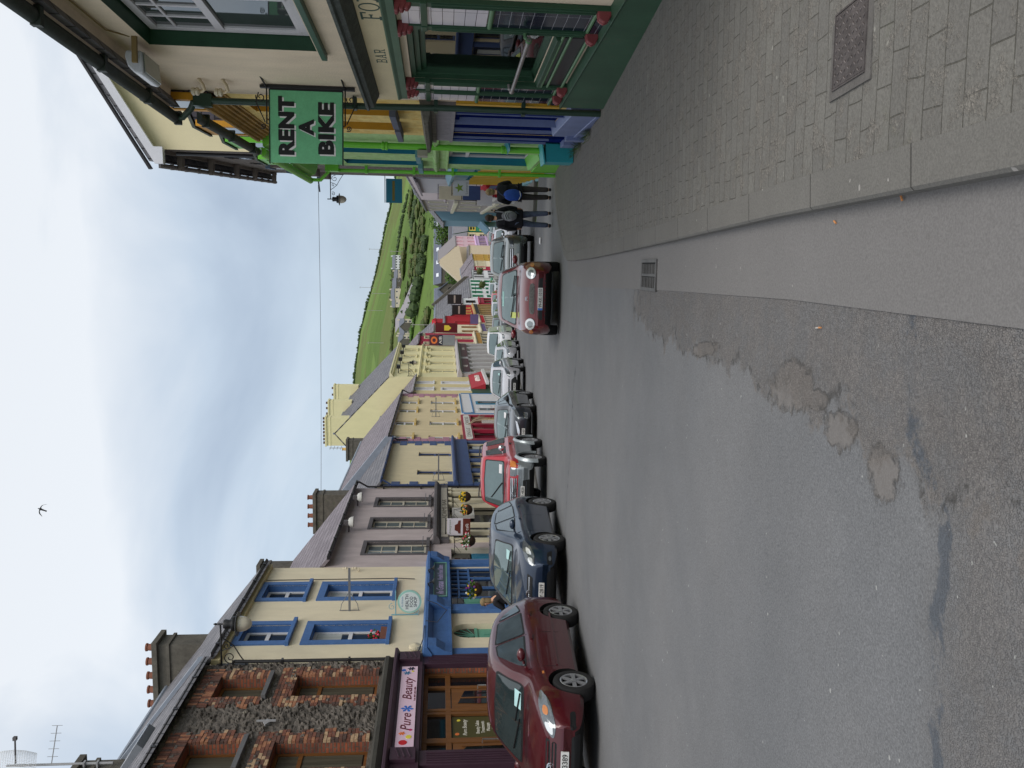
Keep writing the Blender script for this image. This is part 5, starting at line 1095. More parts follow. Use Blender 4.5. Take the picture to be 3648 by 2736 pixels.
def scroll(mb, cx_, cz_, r0, turns, a0, sgn=1, r=.008, y=0, n=26):
    mb.tube([(cx_+sgn*r0*(1-.82*t/n)*math.cos(a0+turns*2*math.pi*t/n), y, cz_+r0*(1-.82*t/n)*math.sin(a0+turns*2*math.pi*t/n)) for t in range(n+1)], r, 6)
for zz, sg in ((3.66, 1), (2.70, -1)):
    mb = MB(); mb.tube([(-.02, 0, zz), (-.46, 0, zz), (-.46, 0, zz-sg*.02)], .009, 6); mb.tube([(-.08, 0, zz+sg*.10), (-.2, 0, zz+sg*.13), (-.44, 0, zz+sg*.02)], .007, 6)
    scroll(mb, -.14, zz+sg*.075, .06, 1.3, 1.2, 1, .007); scroll(mb, -.49, zz+sg*.045, .035, 1.5, 2.4, 1, .006); mb.tube([(0, .0, zz), (0, .0, zz+sg*.0)], .01, 6)
    mb.tube([(-.02, -.02, zz), (.03, -.35, zz+.01)], .011, 6); t2.part('scroll_bracket', mb, black_iron, smooth=True)
blk = mat('letter_black', (14, 16, 18), rough=.4); wht = mat('letter_white', (226, 222, 222), rough=.5)
def sgx(f): return -.93+.88*f
for txt, f0, f1, q0, q1 in (('RENT', .109, .92, .114, .336), ('A', .384, .616, .393, .607), ('BIKE', .13, .855, .664, .886)):
    xc, zc = (sgx(f0)+sgx(f1))/2, 3.62-.885*(q0+q1)/2; hh, ww = .885*(q1-q0), .88*(f1-f0)
    t2.text('lettering_shadow', txt, xc-.018, -.012, zc-.020, wht, h=hh, wd=ww, parent=bd, bold=.055, ext=.002, spacing=1.12)
    t2.text('lettering', txt, xc, -.0145, zc, blk, h=hh, wd=ww, parent=bd, bold=.055, ext=.002, spacing=1.08)

# ---- yellow building with blue shopfront
yw = mat('yellow_limewash', (222, 196, 122), rough=.85, var=.2, vscale=3, streak=3, bump=.3, stain=((206, 166, 78), 2.2, .5)); ochre = mat('ochre_reveal', (198, 140, 30), rough=.6); bl_d = mat('deep_blue_paint', (20, 36, 98), rough=.8, spec=0); bl_l = mat('periwinkle_paint', (112, 124, 164), rough=.45, var=.2); gry_b = mat('grey_lilac_board', (140, 136, 142), var=.25, vscale=8)
slatehung = brickmat('slate_hung', (74, 72, 80), (86, 82, 90), (40, 40, 44), .28, .2, axes='yz', bump=.5)
def dormer(T, x0, x1, ze, rs, fm, parent, y0=.28, h=.95, y1=1.9, depth_roof=None):
    y0 = -.10; zf = 5.28; zb = zf+2.3*.42
    mb = MB(); mb.prism([(y0, ze-.1), (y0, zf), (2.2, zb), (2.2, ze-.1)], 'x', x0, x1); d = T.part('dormer', mb, slatehung, parent); h = zf-ze+.0
    mb = MB(); mb.box(x0-.03, x0+.10, y0-.03, y0+.06, ze-.1, ze+h); mb.box(x1-.10, x1+.03, y0-.03, y0+.06, ze-.1, ze+h); mb.box(x0+.10, x1-.10, y0-.03, y0+.06, ze+h-.14, ze+h); T.part('dormer_frame', mb, fm, d)
    mb = MB(); mb.box(x0+.1, x1-.1, y0-.02, y0, ze, ze+h-.14); T.part('pane', mb, pane_dark, d)
    mb = MB(); mb.prism([(y0-.06, zf-.0), (2.3, zb+.08), (2.3, zb+.13), (y0-.06, zf+.05)], 'x', x0-.03, x1+.03); T.part('dormer_roof', mb, weath, d)
T = Thing('yellow_shop_building', 'narrow yellow building with flaking paint and deep blue shopfront next to the bar', 'building', YG, (-2, 0, -1))
wn = [(-1.42, -.66, 2.22, 4.2), (-2.86, -2.08, 2.22, 4.2)]; dw = [(-1.95, -.5, -.2, 1.35), (-2.85, -2.12, -1.1, 1.35)]
mb = MB(); cut_wall(mb, -3.35, .12, -1.6, 4.6, wn+dw, rev=.26, mi=0, rmi=1); n2 = len(mb.m)-4*len(dw); mb.m[n2:] = [2]*(4*len(dw)); box_walls(mb, -3.35, .12, -1.6, 4.6, 7.6, 2.8); T.part('wall', mb, [yw, ochre, bl_d])
rf = gable_roof(T, -3.35, .12, 4.62, 7.6, 2.9, slate, over=.12)
mb = MB(); 
for q in range(6): mb.box(-3.35, .0, -.02-.035*q, -.0-.03*q, 4.32+.045*q, 4.37+.045*q)
T.part('eaves_moulding', mb, mat('ochre_moulding', (176, 140, 78), var=.3))
gutter(T, -3.5, .1, 4.64, y=-.34, r=.07, m=gut)
dormer(T, -.75, .1, 4.60, 0, ochre, rf); dormer(T, -3.15, -2.2, 4.60, 0, ochre, rf)
for a, b, c, d in wn:
    window(T, a, b, c, d, .2, fm=white_paint, gm=pane_dark, fw=.05, split=.5)
    mb = MB(); mb.box(a-.22, b+.18, -.16, .2, c-.09, c); T.part('sill', mb, mat('sill_slate_blue', (82, 88, 106), var=.2), bevel=.005)
mb = MB(); mb.prism([(0, 1.62), (-.10, 1.64), (-.30, 1.68), (-.32, 1.73), (0, 1.80)], 'x', -3.15, .05); mb.box(-3.3, .05, -.12, 0, 1.58, 1.64); cn = T.part('cornice', mb, mat('bare_weathered_wood', (112, 108, 98), var=.5, vscale=12, streak=.3, bump=.8))
mb = MB(); mb.box(-3.35, -.05, -.075, 0, 1.36, 1.58); mb.box(-3.35, -.02, -.10, 0, 1.31, 1.36); fb = T.part('fascia', mb, gry_b, cn)
mb = MB(); mb.box(-.42, .1, -.05, 0, -.1, 1.31); T.part('yellow_pilaster', mb, mat('golden_paint', (216, 168, 44), rough=.5), cn)
mb = MB(); mb.box(-.52, -.42, -.07, .1, -.2, 1.31); mb.box(-2.0, -1.9, -.06, .1, -.6, 1.31); mb.box(-1.42, -1.36, .02, .14, -.2, 1.31); mb.box(-3.3, -2.9, -.05, .02, -.9, 1.31); mb.box(-1.9, -.52, .20, .24, -.3, 1.31); mb.box(-1.9, -.5, -.02, .2, 1.24, 1.31); fr = T.part('shop_joinery', mb, bl_d, cn)
mb = MB()
for x in (-.54, -1.42, -1.93, -2.12, -2.9, -3.33): mb = MB(); mb.box(x, x+.014, -.085, -.05 if x != -1.42 else .02, -.3, 1.31); T.part('light_edge', mb, bl_l, fr)
mb = MB(); mb.box(-1.9, -.55, .14, .15, -.1, 1.2); T.part('pane', mb, glass('blue_shop_glass', (60, 84, 110)), fr)
mb = MB(); mb.box(-2.86, -2.12, .12, .17, -1.1, 1.31); d_ = T.part('door', mb, bl_d, cn); mb = MB(); mb.box(-2.76, -2.22, .10, .12, -.9, -.3); mb.box(-2.76, -2.22, .10, .12, -.2, .4); mb.box(-2.76, -2.22, .10, .12, .5, 1.15); T.part('door_panels', mb, bl_d, d_, bevel=.01)
mb = MB(); mb.prism([(0, -.2), (-.14, -.24), (-.14, -1.2), (0, -1.2)], 'x', -1.95, .1); mb.box(-1.95, .1, -.16, -.14, -.62, -.56); mb.box(-2.08, -1.9, -.2, 0, -1.2, -.45); mb.box(-3.3, -2.92, -.14, 0, -1.2, -.55); T.part('plinth', mb, bl_l, cn, bevel=.01)

# ---- green building
lime = mat('pale_lime_limewash', (166, 200, 136), rough=.85, var=.18, vscale=3, streak=3, bump=.3, stain=((128, 180, 96), 1.5, .52)); lime_b = mat('bright_lime_paint', (112, 190, 60), rough=.45, var=.12); teal = mat('teal_paint', (24, 116, 138), rough=.4, var=.12)
T = Thing('green_shop_building', 'pale lime green building with teal window reveals and bright green pipes', 'building', YG, (-6, 0, -1.2))
wn = [(-6.1, -5.25, 2.0, 3.62), (-8.2, -7.35, 2.0, 3.62)]; dw = [(-3.98, -3.42, -1.2, 1.36), (-7.7, -5.55, -.45, 1.34)]
mb = MB(); cut_wall(mb, -8.75, -3.35, -2.0, 4.55, wn+dw, rev=.24, mi=0, rmi=1); box_walls(mb, -8.75, -3.35, -2.0, 4.55, 7.6, 2.8); T.part('wall', mb, [lime, teal])
rf = gable_roof(T, -8.75, -3.35, 4.58, 7.6, 2.85, slate, over=.12)
mb = MB(); y0 = -.34; mb.prism([(y0-.08*math.cos(math.pi*i/8), 4.56-.08*math.sin(math.pi*i/8)) for i in range(9)], 'x', -8.95, -3.5); mb.prism([(0, 4.52), (-.26, 4.52), (-.22, 4.42), (-.05, 4.36), (0, 4.36)], 'x', -8.8, -3.4); T.part('gutter', mb, lime_b, smooth=True)
mb = MB(); mb.tube([(-8.8, y0, 4.5), (-8.8, y0, 4.3), (-8.66, -.12, 4.05), (-8.66, -.10, -1.35)], .042, 10); 
for z in (3.2, 2.1, 1.2, .1): mb.box(-8.73, -8.59, -.17, 0, z, z+.06)
T.part('downpipe', mb, lime_b, smooth=True)
mb = MB(); mb.tube([(-4.1, -.10, 4.5), (-4.1, -.10, -.9)], .055, 10)
for z in (2.45, .3): mb.lathe([(.055, 0), (.075, .01), (.075, .05), (.06, .06), (.075, .07), (.075, .11), (.055, .12)], (-4.1, -.10, z), n=12)
T.part('downpipe', mb, lime_b, smooth=True)
mb = MB(); mb.box(-8.72, -8.45, -.16, -.01, 3.85, 4.15); T.part('hopper_box', mb, lime_b)
dormer(T, -4.95, -4.0, 4.58, 0, lime_b, rf); dormer(T, -7.7, -6.7, 4.58, 0, lime_b, rf)
for a, b, c, d in wn:
    o = window(T, a, b, c, d, .17, fm=mat('window_lilac_white', (196, 190, 190)), gm=pane_dark, fw=.05, split=.5)
    mb = MB(); mb.box(a-.16, b+.16, -.17, .17, c-.1, c); T.part('sill', mb, mat('sill_teal_grey', (92, 140, 150), var=.2), o, bevel=.005)
mb = MB(); mb.prism([(0, 1.54), (-.06, 1.55), (-.10, 1.60), (-.10, 1.63), (0, 1.68)], 'x', -8.75, -3.9); mb.prism([(0, 1.34), (-.05, 1.35), (-.05, 1.38), (0, 1.40)], 'x', -8.75, -4.4); T.part('string_course', mb, lime)
o = window(T, -7.68, -5.57, -.43, 1.32, .16, fm=white_paint, gm=pane_dark, fw=.06, split=.78, name='shop_window')
mb = MB(); mb.prism([(-.10, -.45), (.16, -.36), (.16, -.45)], 'x', -7.7, -5.5); T.part('sill', mb, lime_b, o)
mb = MB(); mb.box(-3.98, -3.42, .18, .22, -1.2, 1.34); T.part('door', mb, teal)
mb = MB(); mb.prism([(-.18, .30), (0, .36), (0, .30)], 'x', -4.2, -3.5); T.part('letter_ledge', mb, teal)
mb = MB(); mb.box(-8.77, -4.3, -.035, 0, -2, -.62); T.part('plinth', mb, lime_b)
mb = MB(); mb.box(-4.35, -4.02, -.26, -.16, 1.75, 1.93); T.part('junction_box', mb, mat('stone_grey_box', (150, 146, 134)))
# teal cabinet on the path
t2 = Thing('street_cabinet', 'teal painted metal cabinet standing on the paving by the green building', 'cabinet', YG, (-3.9, -.2, street_z(15.2)+.14))
zc = street_z(15.1)+.13
tealc = mat('cabinet_teal', (44, 148, 158), rough=.4, var=.12); mb = MB(); mb.box(-4.15, -3.68, -.34, -.02, zc, zc+.50); t2.part('body', mb, tealc, bevel=.01); mb = MB(); mb.prism([(-.37, zc+.50), (-.0, zc+.56), (-.0, zc+.59), (-.37, zc+.53)], 'x', -4.18, -3.65); t2.part('lid', mb, mat('light_teal', (70, 170, 176), rough=.4), bevel=.006)
# weeds at the wall foot
for k, (x, n) in enumerate(((-1.2, 26), (-2.6, 30), (-3.3, 14), (-4.2, 18))):
    t2 = Thing('weed_tuft', ['small weed tuft at the foot of the blue plinth', 'tall leafy weed tuft beside the blue pilaster foot', 'short weed tuft between blue and green buildings', 'low weed tuft by the teal cabinet'][k], 'weeds', YG, (x, -.22, street_z(11.2-x)+.15), 'weeds along the wall foot')
    rnd = random.Random(k); mb = MB(); z0 = street_z(11.2-x)+.13
    for _ in range(n*3):
        a = rnd.uniform(-.22, .22); yy = -.2+rnd.gauss(0, .04); h = rnd.uniform(.05, .16); dx, dy = rnd.gauss(0, .05), rnd.gauss(0, .04)
        mb.face([(x+a-.008, yy, z0), (x+a+.008, yy, z0), (x+a+dx+.012, yy+dy, z0+h*.7), (x+a+dx*1.6, yy+dy*1.6, z0+h)]); 
    t2.part('leaves', mb, LF1)

# ---- tall stone warehouse beyond the lane, cream gable toward us
T = Thing('stone_warehouse', 'tall stone fronted building with plain cream gable rising above the green roof', 'building', STF, (-8, 0, -3))
stone_r = brickmat('coursed_rubble', (112, 102, 94), (88, 78, 72), (70, 62, 56), .34, .14, msize=.012, bump=1, noise_amt=.5, bdist=.04, msmooth=.4); gab = render_wall('gable_cream_render', (218, 206, 172), var=.05)
D_ = 11; rh = 3.3; WE = 9.55
mb = MB(); cut_wall(mb, -17, 0, -6, 9.55, [], rev=.2); mb.face([(-17, D_, -6), (0, D_, -6), (0, D_, WE), (-17, D_, WE)]); mb.face([(-17, 0, -6), (-17, D_, -6), (-17, D_, WE), (-17, D_/2, WE+rh), (-17, 0, WE)]); mb.face([(0, 0, -6), (0, D_, -6), (0, D_, WE), (0, D_/2, WE+rh), (0, 0, WE)], 1)
T.part('wall', mb, [stone_r, gab])
rf = gable_roof(T, -17, .3, WE, D_, rh, slate, over=.34, th=.1)
s_ = rh/(D_/2)
mb = MB(); mb.prism([(-.4, WE-.4*s_-.02), (D_/2, WE+rh-.02), (D_+.5, WE-.4*s_-.02), (D_+.5, WE-.4*s_-.26), (D_/2, WE+rh-.26), (.05, WE-.24), (.05, WE-.4*s_-.24), (-.4, WE-.4*s_-.24)], 'x', .22, .34); mb.box(.0, .22, -.4, -.0, WE-.4*s_-.2, WE-.4*s_-.02); T.part('bargeboard', mb, mat('barge_white', (206, 206, 214), var=.06, rough=.5), rf)
mb = MB(); mb.prism([(-.54, WE-.4*s_+.08), (D_/2, WE+rh+.08), (D_/2, WE+rh+.14), (-.56, WE-.4*s_+.14)], 'x', .18, .38); T.part('verge_strip', mb, gutter_black, rf)
dstone = mat('dark_corbel_stone', (120, 110, 102), var=.3)
for a in (-1.6, -5.0, -8.6, -11.8, -15.9): mb = MB(); mb.prism([(0, 9.06), (-.40, 9.08), (-.52, 9.14), (-.52, 9.24), (0, 9.24)], 'x', a-.11, a+.11); T.part('corbel', mb, dstone, bevel=.02)
mb = MB(); mb.box(-17, .0, -.10, 0, 9.24, 9.36); T.part('eaves_course', mb, dstone); gutter(T, -17, 0, 9.30, y=-.44, m=mat('grey_gutter', (128, 122, 120)), r=.07)
for a in (-3.6, -7.3, -11.2, -14.9):
    mb = MB(); mb.box(a-.5, a+.5, -.32, .0, 6.86, 7.02); o = T.part('sill', mb, mat('slate_blue_sill', (86, 104, 122), var=.15), bevel=.01); mb = MB(); mb.box(a-.42, a+.42, -.02, .02, 7.05, 8.3); T.part('pane', mb, pane_dark, o); mb = MB(); mb.box(a-.5, a+.5, -.28, -.0, 6.5, 6.86); T.part('sill_corbel', mb, dstone, o)
mb = MB(); mb.tube([(-.35, -.09, 8.9), (-.35, -.09, 1)], .05, 8); T.part('downpipe', mb, gutter_black)
# teal and yellow shopfront at street level
mb = MB(); mb.box(-17, -.3, -.22, 0, .45, 1.0); mb.prism([(0, .95), (-.4, 1.05), (-.4, 1.15), (0, 1.3)], 'x', -17, -.2); sf = T.part('shopfront', mb, teal)
mb = MB()
for i in range(10): a = -16.8+i*1.75; mb.box(a, a+.28, -.28, 0, -5, .45)
T.part('pilasters', mb, teal, sf)
mb = MB()
for i in range(10): a = -16.8+i*1.75+.4; mb.box(a, a+.12, -.29, 0, -2.9, .35); mb.box(a+.45, a+.55, -.29, 0, -2.9, .35)
T.part('yellow_strips', mb, mat('bright_yellow_paint', (224, 180, 40), rough=.45), sf)
mb = MB(); mb.box(-17, -.3, -.1, -.02, -5, .45); T.part('shop_glass', mb, pane_dark, sf)
mb = MB(); mb.prism([(0, -1.9), (-.35, -2.0), (-.35, -4.2), (0, -4.2)], 'x', -16.9, -.3); T.part('stall_riser', mb, mat('pale_teal', (110, 158, 166)), sf)

def rrow(label, s0, s1, ze, wm, wins, trim, shop=None, **k): return row_house(label, R2F, -s1, -s0, ze, wm, [(-b, -a, c, d) for a, b, c, d in wins], trim, shop, zb=-9, **k)
grey_w = render_wall('pale_grey_render', (178, 178, 184), var=.05)
T, rf = rrow('pale grey walled building with bracketed signs past the stone warehouse', .2, 13, 2.7, grey_w, [(2, 3, -.6, .9), (6, 7, -.6, .9), (10, 11, -.6, .9)], cream_t, (red2_w, -.9, -6, navy, None), rh=2.2, D=8)
T, rf = rrow('white building with black framed windows down the right side', 13.1, 22.4, 1.2, white_paint, [(14, 15, -1.2, .4), (17, 18, -1.2, .4), (20, 21, -1.2, .4)], mat('black_trim', (40, 38, 40)), (white_paint, -1.6, -6, white_paint, pane_black), rh=3.4, D=8)
T, rf = rrow('grey three storey building with cream banded windows down the right side', 22.6, 48, 2.95, mat('dove_grey_render', (160, 154, 158), var=.06), [(a, a+1.3, c, d) for a in (25, 33, 41) for c, d in ((1.0, 2.4), (-1.9, -.2), (-5.2, -3.4))], mat('cream_band', (206, 202, 184)), None, rh=2.4, D=8, roof=slate)
mb = MB()
for z in (.2, -2.9): mb.box(-48, -22.6, -.2, 0, z, z+.3)
T.part('string_course', mb, mat('cream_band', (206, 202, 184)))
LB = Frame(18.15, 89.3, .17, True)
T = Thing('blue_gable_building', 'light blue gable wall standing forward on the right side of the street', 'building', Frame(17.2, 89.2, .12, True), (-4, 0, -5))
pb = render_wall('sky_blue_render', (126, 162, 184), var=.06)
mb = MB(); mb.prism([(0, -8), (7, -8), (7, 1.4), (3.5, 4.4), (0, 1.3)], 'x', -9, 0); T.part('wall', mb, pb); gable_roof(T, -9, 0, 1.35, 7, 3.0, slate)
mb = MB(); mb.prism([(0, -2.7), (-.9, -3.6), (-.9, -3.75), (0, -3.0)], 'x', -8, .2); T.part('awning', mb, pb)

# ---- the foot of the hill, where the street bends away
PF = Frame(27.9, 172, .36)
T, rf = row_house('pink house with lilac shopfront at the foot of the street', PF, 0, 12.5, -1.5, mat('pink_render', (206, 172, 182), var=.05), [(a, a+1.1, c, d) for a in (1.4, 5.5, 9.6) for c, d in ((-3.1, -1.9), (-5.6, -4.2))], mat('rose_trim', (214, 170, 180)), (mat('lilac_paint', (200, 168, 206)), -6.0, -9, mat('lilac_paint', (200, 168, 206)), None), rh=3.4, D=6.6, roof=mat('plain_grey_roof', (128, 122, 124)), zb=-10)
mb = MB(); mb.prism([(0, -9.5), (6.6, -9.5), (6.6, -1.5), (3.3, 1.9), (0, -1.5)], 'x', -.05, -.01); T.part('gable_wall', mb, mat('sand_render', (200, 184, 160), var=.06))
T, rf = row_house('long sand coloured gable rising left of the pink house', FM(Matrix.Translation((20.2, 168, 0))), -1.5, 7.4, -4.2, mat('sand_render', (200, 184, 160), var=.06), [(3.5, 4.4, -7.4, -6.2)], mat('white_trim', (206, 206, 206)), None, rh=.2, D=3, roof=mat('plain_grey_roof', (128, 122, 124)), zb=-10)
mb = MB(); mb.prism([(-1.5, -4.2), (7.4, -2.1), (4.4, 1.6), (3.6, 1.6)], 'y', .0, 3.0); T.part('gable_top', mb, mat('sand_render', (200, 184, 160), var=.06))
for lb, x0, x1, y, ze, wm, tr, sh in (('cream house with pale window surrounds right of the pink house', 29.0, 33.4, 186, -4.3, mat('straw_render', (216, 206, 160), var=.05), cream_t, None), ('green and yellow shop beside the light blue gable', 33.6, 36.6, 186, -4.4, grn, mat('yellow_trim2', (220, 200, 90)), None)):
    row_house(lb, FM(Matrix.Translation((x0, y, 0))), 0, x1-x0, ze, wm, [(a, a+.8, c, d) for a in [q*(x1-x0)/3+.3 for q in range(3)] for c, d in ((ze-1.7, ze-.5), (ze-4.0, ze-2.8))], tr, sh, rh=3.0, D=7, roof=mat('plain_grey_roof2', (112, 112, 118)), zb=-10)
for lb, x0, x1, y, ze, rh_, D1, wm, rm, dy in (
    ('long slate roofed hall with white roof lights behind the village', 28, 47, 236, 1.2, 2.0, 9, cast_grey, 'hall_slate', 0), ('long low grey roofed building right of the chapel', 16.5, 27, 236, .8, 2.2, 9, cream_w, 'hall_slate', 0),
    ('red brick fronted roof block behind the light blue gable', 38, 47, 215, -.6, 1.6, 8, mat('brick_plain', (150, 74, 60)), 'hall_slate', 0), ('dark grey long roof in front of the hall', 30, 45, 205, -3.6, 2.9, 9, cast_grey, 'dark_slate', 0),
    ('grey roofed house behind the scarlet building', 7.5, 15, 200, -1.8, 2.3, 8, cast_grey, 'hall_slate', 0), ('slate roofed house behind the crimson building', 3.5, 9.5, 160, -.2, 2.3, 8, cream_w, 'hall_slate', 0), ('pale stone building between the chapel and the red roofs', 11.5, 15.8, 190, -1.0, 2.5, 8, cast_grey, 'dark_slate', 0)):
    rmm = _mc.get(rm) or mat(rm, (92, 98, 112) if rm == 'hall_slate' else (84, 84, 92), var=.15)
    T, rf = row_house(lb, FM(Matrix.Translation((x0, y, 0))), 0, x1-x0, ze, wm, [], white_paint, None, rh=rh_, D=D1, roof=rmm, zb=-10)
    if 'roof lights' in lb:
        for q in range(5):
            a = 2+q*3.6; s2 = rh_/(D1/2); mb = MB(); mb.prism([(1.2, ze+.2+1.2*s2), (2.6, ze+.2+2.6*s2), (2.6, ze+.26+2.6*s2), (1.2, ze+.26+1.2*s2)], 'x', a, a+1.0); T.part('roof_light', mb, mat('roof_light_white', (214, 218, 224)), rf)
T = Thing('stone_chapel', 'dark stone gable with round window behind the terrace roofs', 'building', FM(Matrix.Translation((21.0, 214, 0))), (2.6, 0, -8))
mb = MB(); mb.prism([(0, -10), (5.4, -10), (5.4, -1.6), (2.7, 1.7), (0, -1.6)], 'y', 0, 14); T.part('wall', mb, cast_grey)
mb = MB(); mb.prism([(-.4, -1.9), (2.7, 1.8), (5.8, -1.9), (5.8, -1.6), (2.7, 2.15), (-.4, -1.6)], 'y', -.3, 14.2); T.part('roof', mb, _mc['hall_slate'])
mb = MB(); mb.lathe([(.75, 0), (.75, -.08), (.1, -.08)], (2.7, 0, -1.2), axis='y', n=18); T.part('rose_window', mb, pane_black)

# ---- lamps on scrolled brackets
def street_lamp(label, F_, x, z, out=1.05, group='wall street lamps on scrolled brackets', facing=1):
    """arm runs straight out from the wall (local -y)"""
    T = Thing('street_lamp', label, 'street lamp', F_, (x, 0, z-.5), group)
    mb = MB(); mb.tube([(x, .0, z), (x, -out, z)], .022, 8); mb.box(x-.05, x+.05, -.03, 0, z-.62, z+.12)
    def sc(cy_, cz_, r0, turns, a0, sg=1, n=22, r=.012): mb.tube([(x, cy_+sg*r0*(1-.8*t/n)*math.cos(a0+turns*2*math.pi*t/n), cz_+r0*(1-.8*t/n)*math.sin(a0+turns*2*math.pi*t/n)) for t in range(n+1)], r, 6)
    sc(-.2, z-.2, .15, 1.35, -.3); sc(-out*.78, z-.12, .09, 1.3, 2.6, -1); mb.tube([(x, -.03, z-.58), (x, -.28, z-.42), (x, -.5, z-.30), (x, -.66, z-.1), (x, -.72, z)], .014, 6); mb.tube([(x, -.38, z), (x, -.42, z-.16), (x, -.5, z-.3)], .012, 6); sc(-.5, z-.13, .07, 1.0, 0)
    T.part('bracket', mb, black_iron, smooth=True)
    c = (x, -out, z); mb = MB(); mb.lathe([(.012, .16), (.03, .12), (.015, .07), (.03, .04), (.02, -.04), (.03, -.07), (.10, -.08), (.115, -.12), (.10, -.2), (.105, -.26), (.17, -.28), (.18, -.33), (.165, -.36), (.28, -.40), (.29, -.412), (.17, -.41)], c, n=24); T.part('lamp_hood', mb, black_iron, smooth=True)
    mb = MB(); mb.lathe([(.175, -.405), (.185, -.48), (.16, -.60), (.10, -.70), (.02, -.74)], c, n=20); T.part('lamp_globe', mb, mat('milky_globe', (206, 198, 180), rough=.15), smooth=True)
street_lamp('black wall lamp on scrolled bracket between stone and cream buildings', LF, 8.36, 6.66)
street_lamp('black wall lamp hanging against the sky from the stone warehouse', STF, -16.6, 6.7, 1.15)
street_lamp('black wall lamp on the front of the yellow bank', L2F, .3, 4.15, 1.2)
street_lamp('black wall lamp at the corner of the crimson building', L2F, 16.3, 3.7, 1.1)
# ---- blade signs
def blade(label, F_, x, z0, z1, w0, w1, m, name='hanging_sign', th=.05, cat='sign', bar=True, group=None):
    """board square to the wall; local axes: x' runs from the street to the wall, reading from up the street"""
    M = F_.M; ins = (M.to_3x3() @ Vector((0, 1, 0))); right = ins.x > 0
    org = M @ Vector((x, 0, 0)); xx = ins if right else -ins
    Fm = FM(Matrix(((xx.x, -xx.y, 0, org.x), (xx.y, xx.x, 0, org.y), (0, 0, 1, 0), (0, 0, 0, 1))))
    a, b = (-w1, -w0) if right else (w0, w1)
    T = Thing(name, label, cat, Fm, ((a+b)/2, 0, z0), group)
    mb = MB(); mb.box(a, b, -th/2, th/2, z0, z1); bd = T.part('board', mb, m, bevel=.004)
    if bar: mb = MB(); e = -.02 if right else .02; mb.tube([(0, 0, z1+.05), (a if right else b, 0, z1+.05)], .018, 6); mb.tube([(a+.08, 0, z1+.05), (a+.08, 0, z1)], .008, 4); mb.tube([(b-.08, 0, z1+.05), (b-.08, 0, z1)], .008, 4); T.part('bracket', mb, black_iron)
    return T, bd, a, b, -th/2
T, bd, a, b, yy = blade('round edged white health food shop sign on a teal bracket', LF, 11.15, 2.03, 2.05, .25, .3, white_paint, bar=False)
xc = .40; zc_ = 2.27
mb = MB(); mb.prism([(xc+.33*math.cos(t*math.pi/16), zc_+.33*math.sin(t*math.pi/16)) for t in range(32)], 'y', -.02, .02); o = T.part('round_board', mb, mat('mint_board', (150, 196, 186), rough=.5), bd)
mb = MB(); mb.prism([(xc+.28*math.cos(t*math.pi/16), zc_+.28*math.sin(t*math.pi/16)) for t in range(32)], 'y', -.03, -.02); T.part('round_face', mb, mat('pale_sign_face', (206, 216, 216), rough=.5), o)
for t_, dz, w_ in (('HEALTH', .07, .42), ('FOOD', -.05, .30), ('SHOP', -.16, .29)): T.text('lettering', t_, xc, -.03, zc_+dz, c_navy, h=.09, wd=w_, parent=o, ext=.002, bold=.01)
T.text('lettering', 'An Grianan', xc, -.03, zc_+.2, c_teal, h=.05, wd=.3, parent=o, ext=.002)
mb = MB(); mb.tube([(.0, 0, zc_+.38), (.72, 0, zc_+.38)], .015, 6); mb.tube([(.02, 0, zc_-.25), (.02, 0, zc_+.5)], .016, 6); scroll(mb, .25, zc_+.48, .10, 1.2, 0, 1, .008); scroll(mb, .12, zc_-.2, .08, 1.2, 2, 1, .008); T.part('bracket', mb, mat('bracket_teal', (110, 160, 176)), smooth=True)
for lb, s, z in (('iron sign bracket on the cream building between its windows', 11.5, 3.95), ('iron sign bracket on the navy quoined building', 25.9, 1.5), ('iron sign bracket on the pink quoined building', 42.0, 1.7)):
    T = Thing('sign_bracket', lb, 'bracket', LF, (s, 0, z)); mb = MB(); mb.box(s-.02, s+.02, -1.25, .0, z-.03, z+.03); mb.tube([(s, -.02, z-.28), (s, -.02, z+.28)], .012, 5); mb.tube([(s, -.02, z+.25), (s, -.2, z+.22), (s, -.5, z+.04)], .01, 5); mb.tube([(s, -.02, z-.25), (s, -.2, z-.22), (s, -.5, z-.04)], .01, 5); T.part('arm', mb, mat('grey_iron', (110, 112, 116), rough=.5))
T, bd, a, b, yy = blade('white and brown cafe sign with a drawn car on the mauve building', LF, 17.75, .36, 1.18, .12, .74, mat('cafe_white', (202, 198, 206), rough=.4))
mb = MB(); mb.box(a, b, yy-.004, yy, .36, .62); o = T.part('brown_band', mb, mat('cafe_brown', (96, 44, 36), rough=.4), bd)
T.text('lettering', 'caf\u00e9', (a+b)/2, yy-.004, .48, wht, h=.11, wd=.24, parent=o, ext=.002); T.text('lettering', 'Underground', (a+b)/2, yy, 1.07, mat('cafe_green', (70, 100, 70)), h=.09, wd=.52, parent=bd, ext=.002)
mb = MB(); cc = (a+b)/2; mb.prism([(cc-.24, .70), (cc+.24, .70), (cc+.24, .78), (cc+.12, .81), (cc+.07, .91), (cc-.12, .91), (cc-.17, .80), (cc-.24, .78)], 'y', yy-.004, yy); T.part('car_drawing', mb, mat('cafe_brown', (96, 44, 36)), bd)
T, bd, a, b, yy = blade('plain teal hanging sign against the sky beyond the stone warehouse', STF, -16.9, 3.35, 4.12, .12, 1.25, mat('sign_teal_paint', (28, 118, 140), rough=.4)); mb = MB(); mb.box(a+.1, b-.1, yy-.004, yy, 3.70, 3.82); T.part('ochre_band', mb, mat('ochre_print', (120, 110, 50)), bd)
T, bd, a, b, yy = blade('white lottery sign with a green star', STF, -9.3, .40, 1.02, .32, .92, mat('lottery_white', (206, 208, 210), rough=.4))
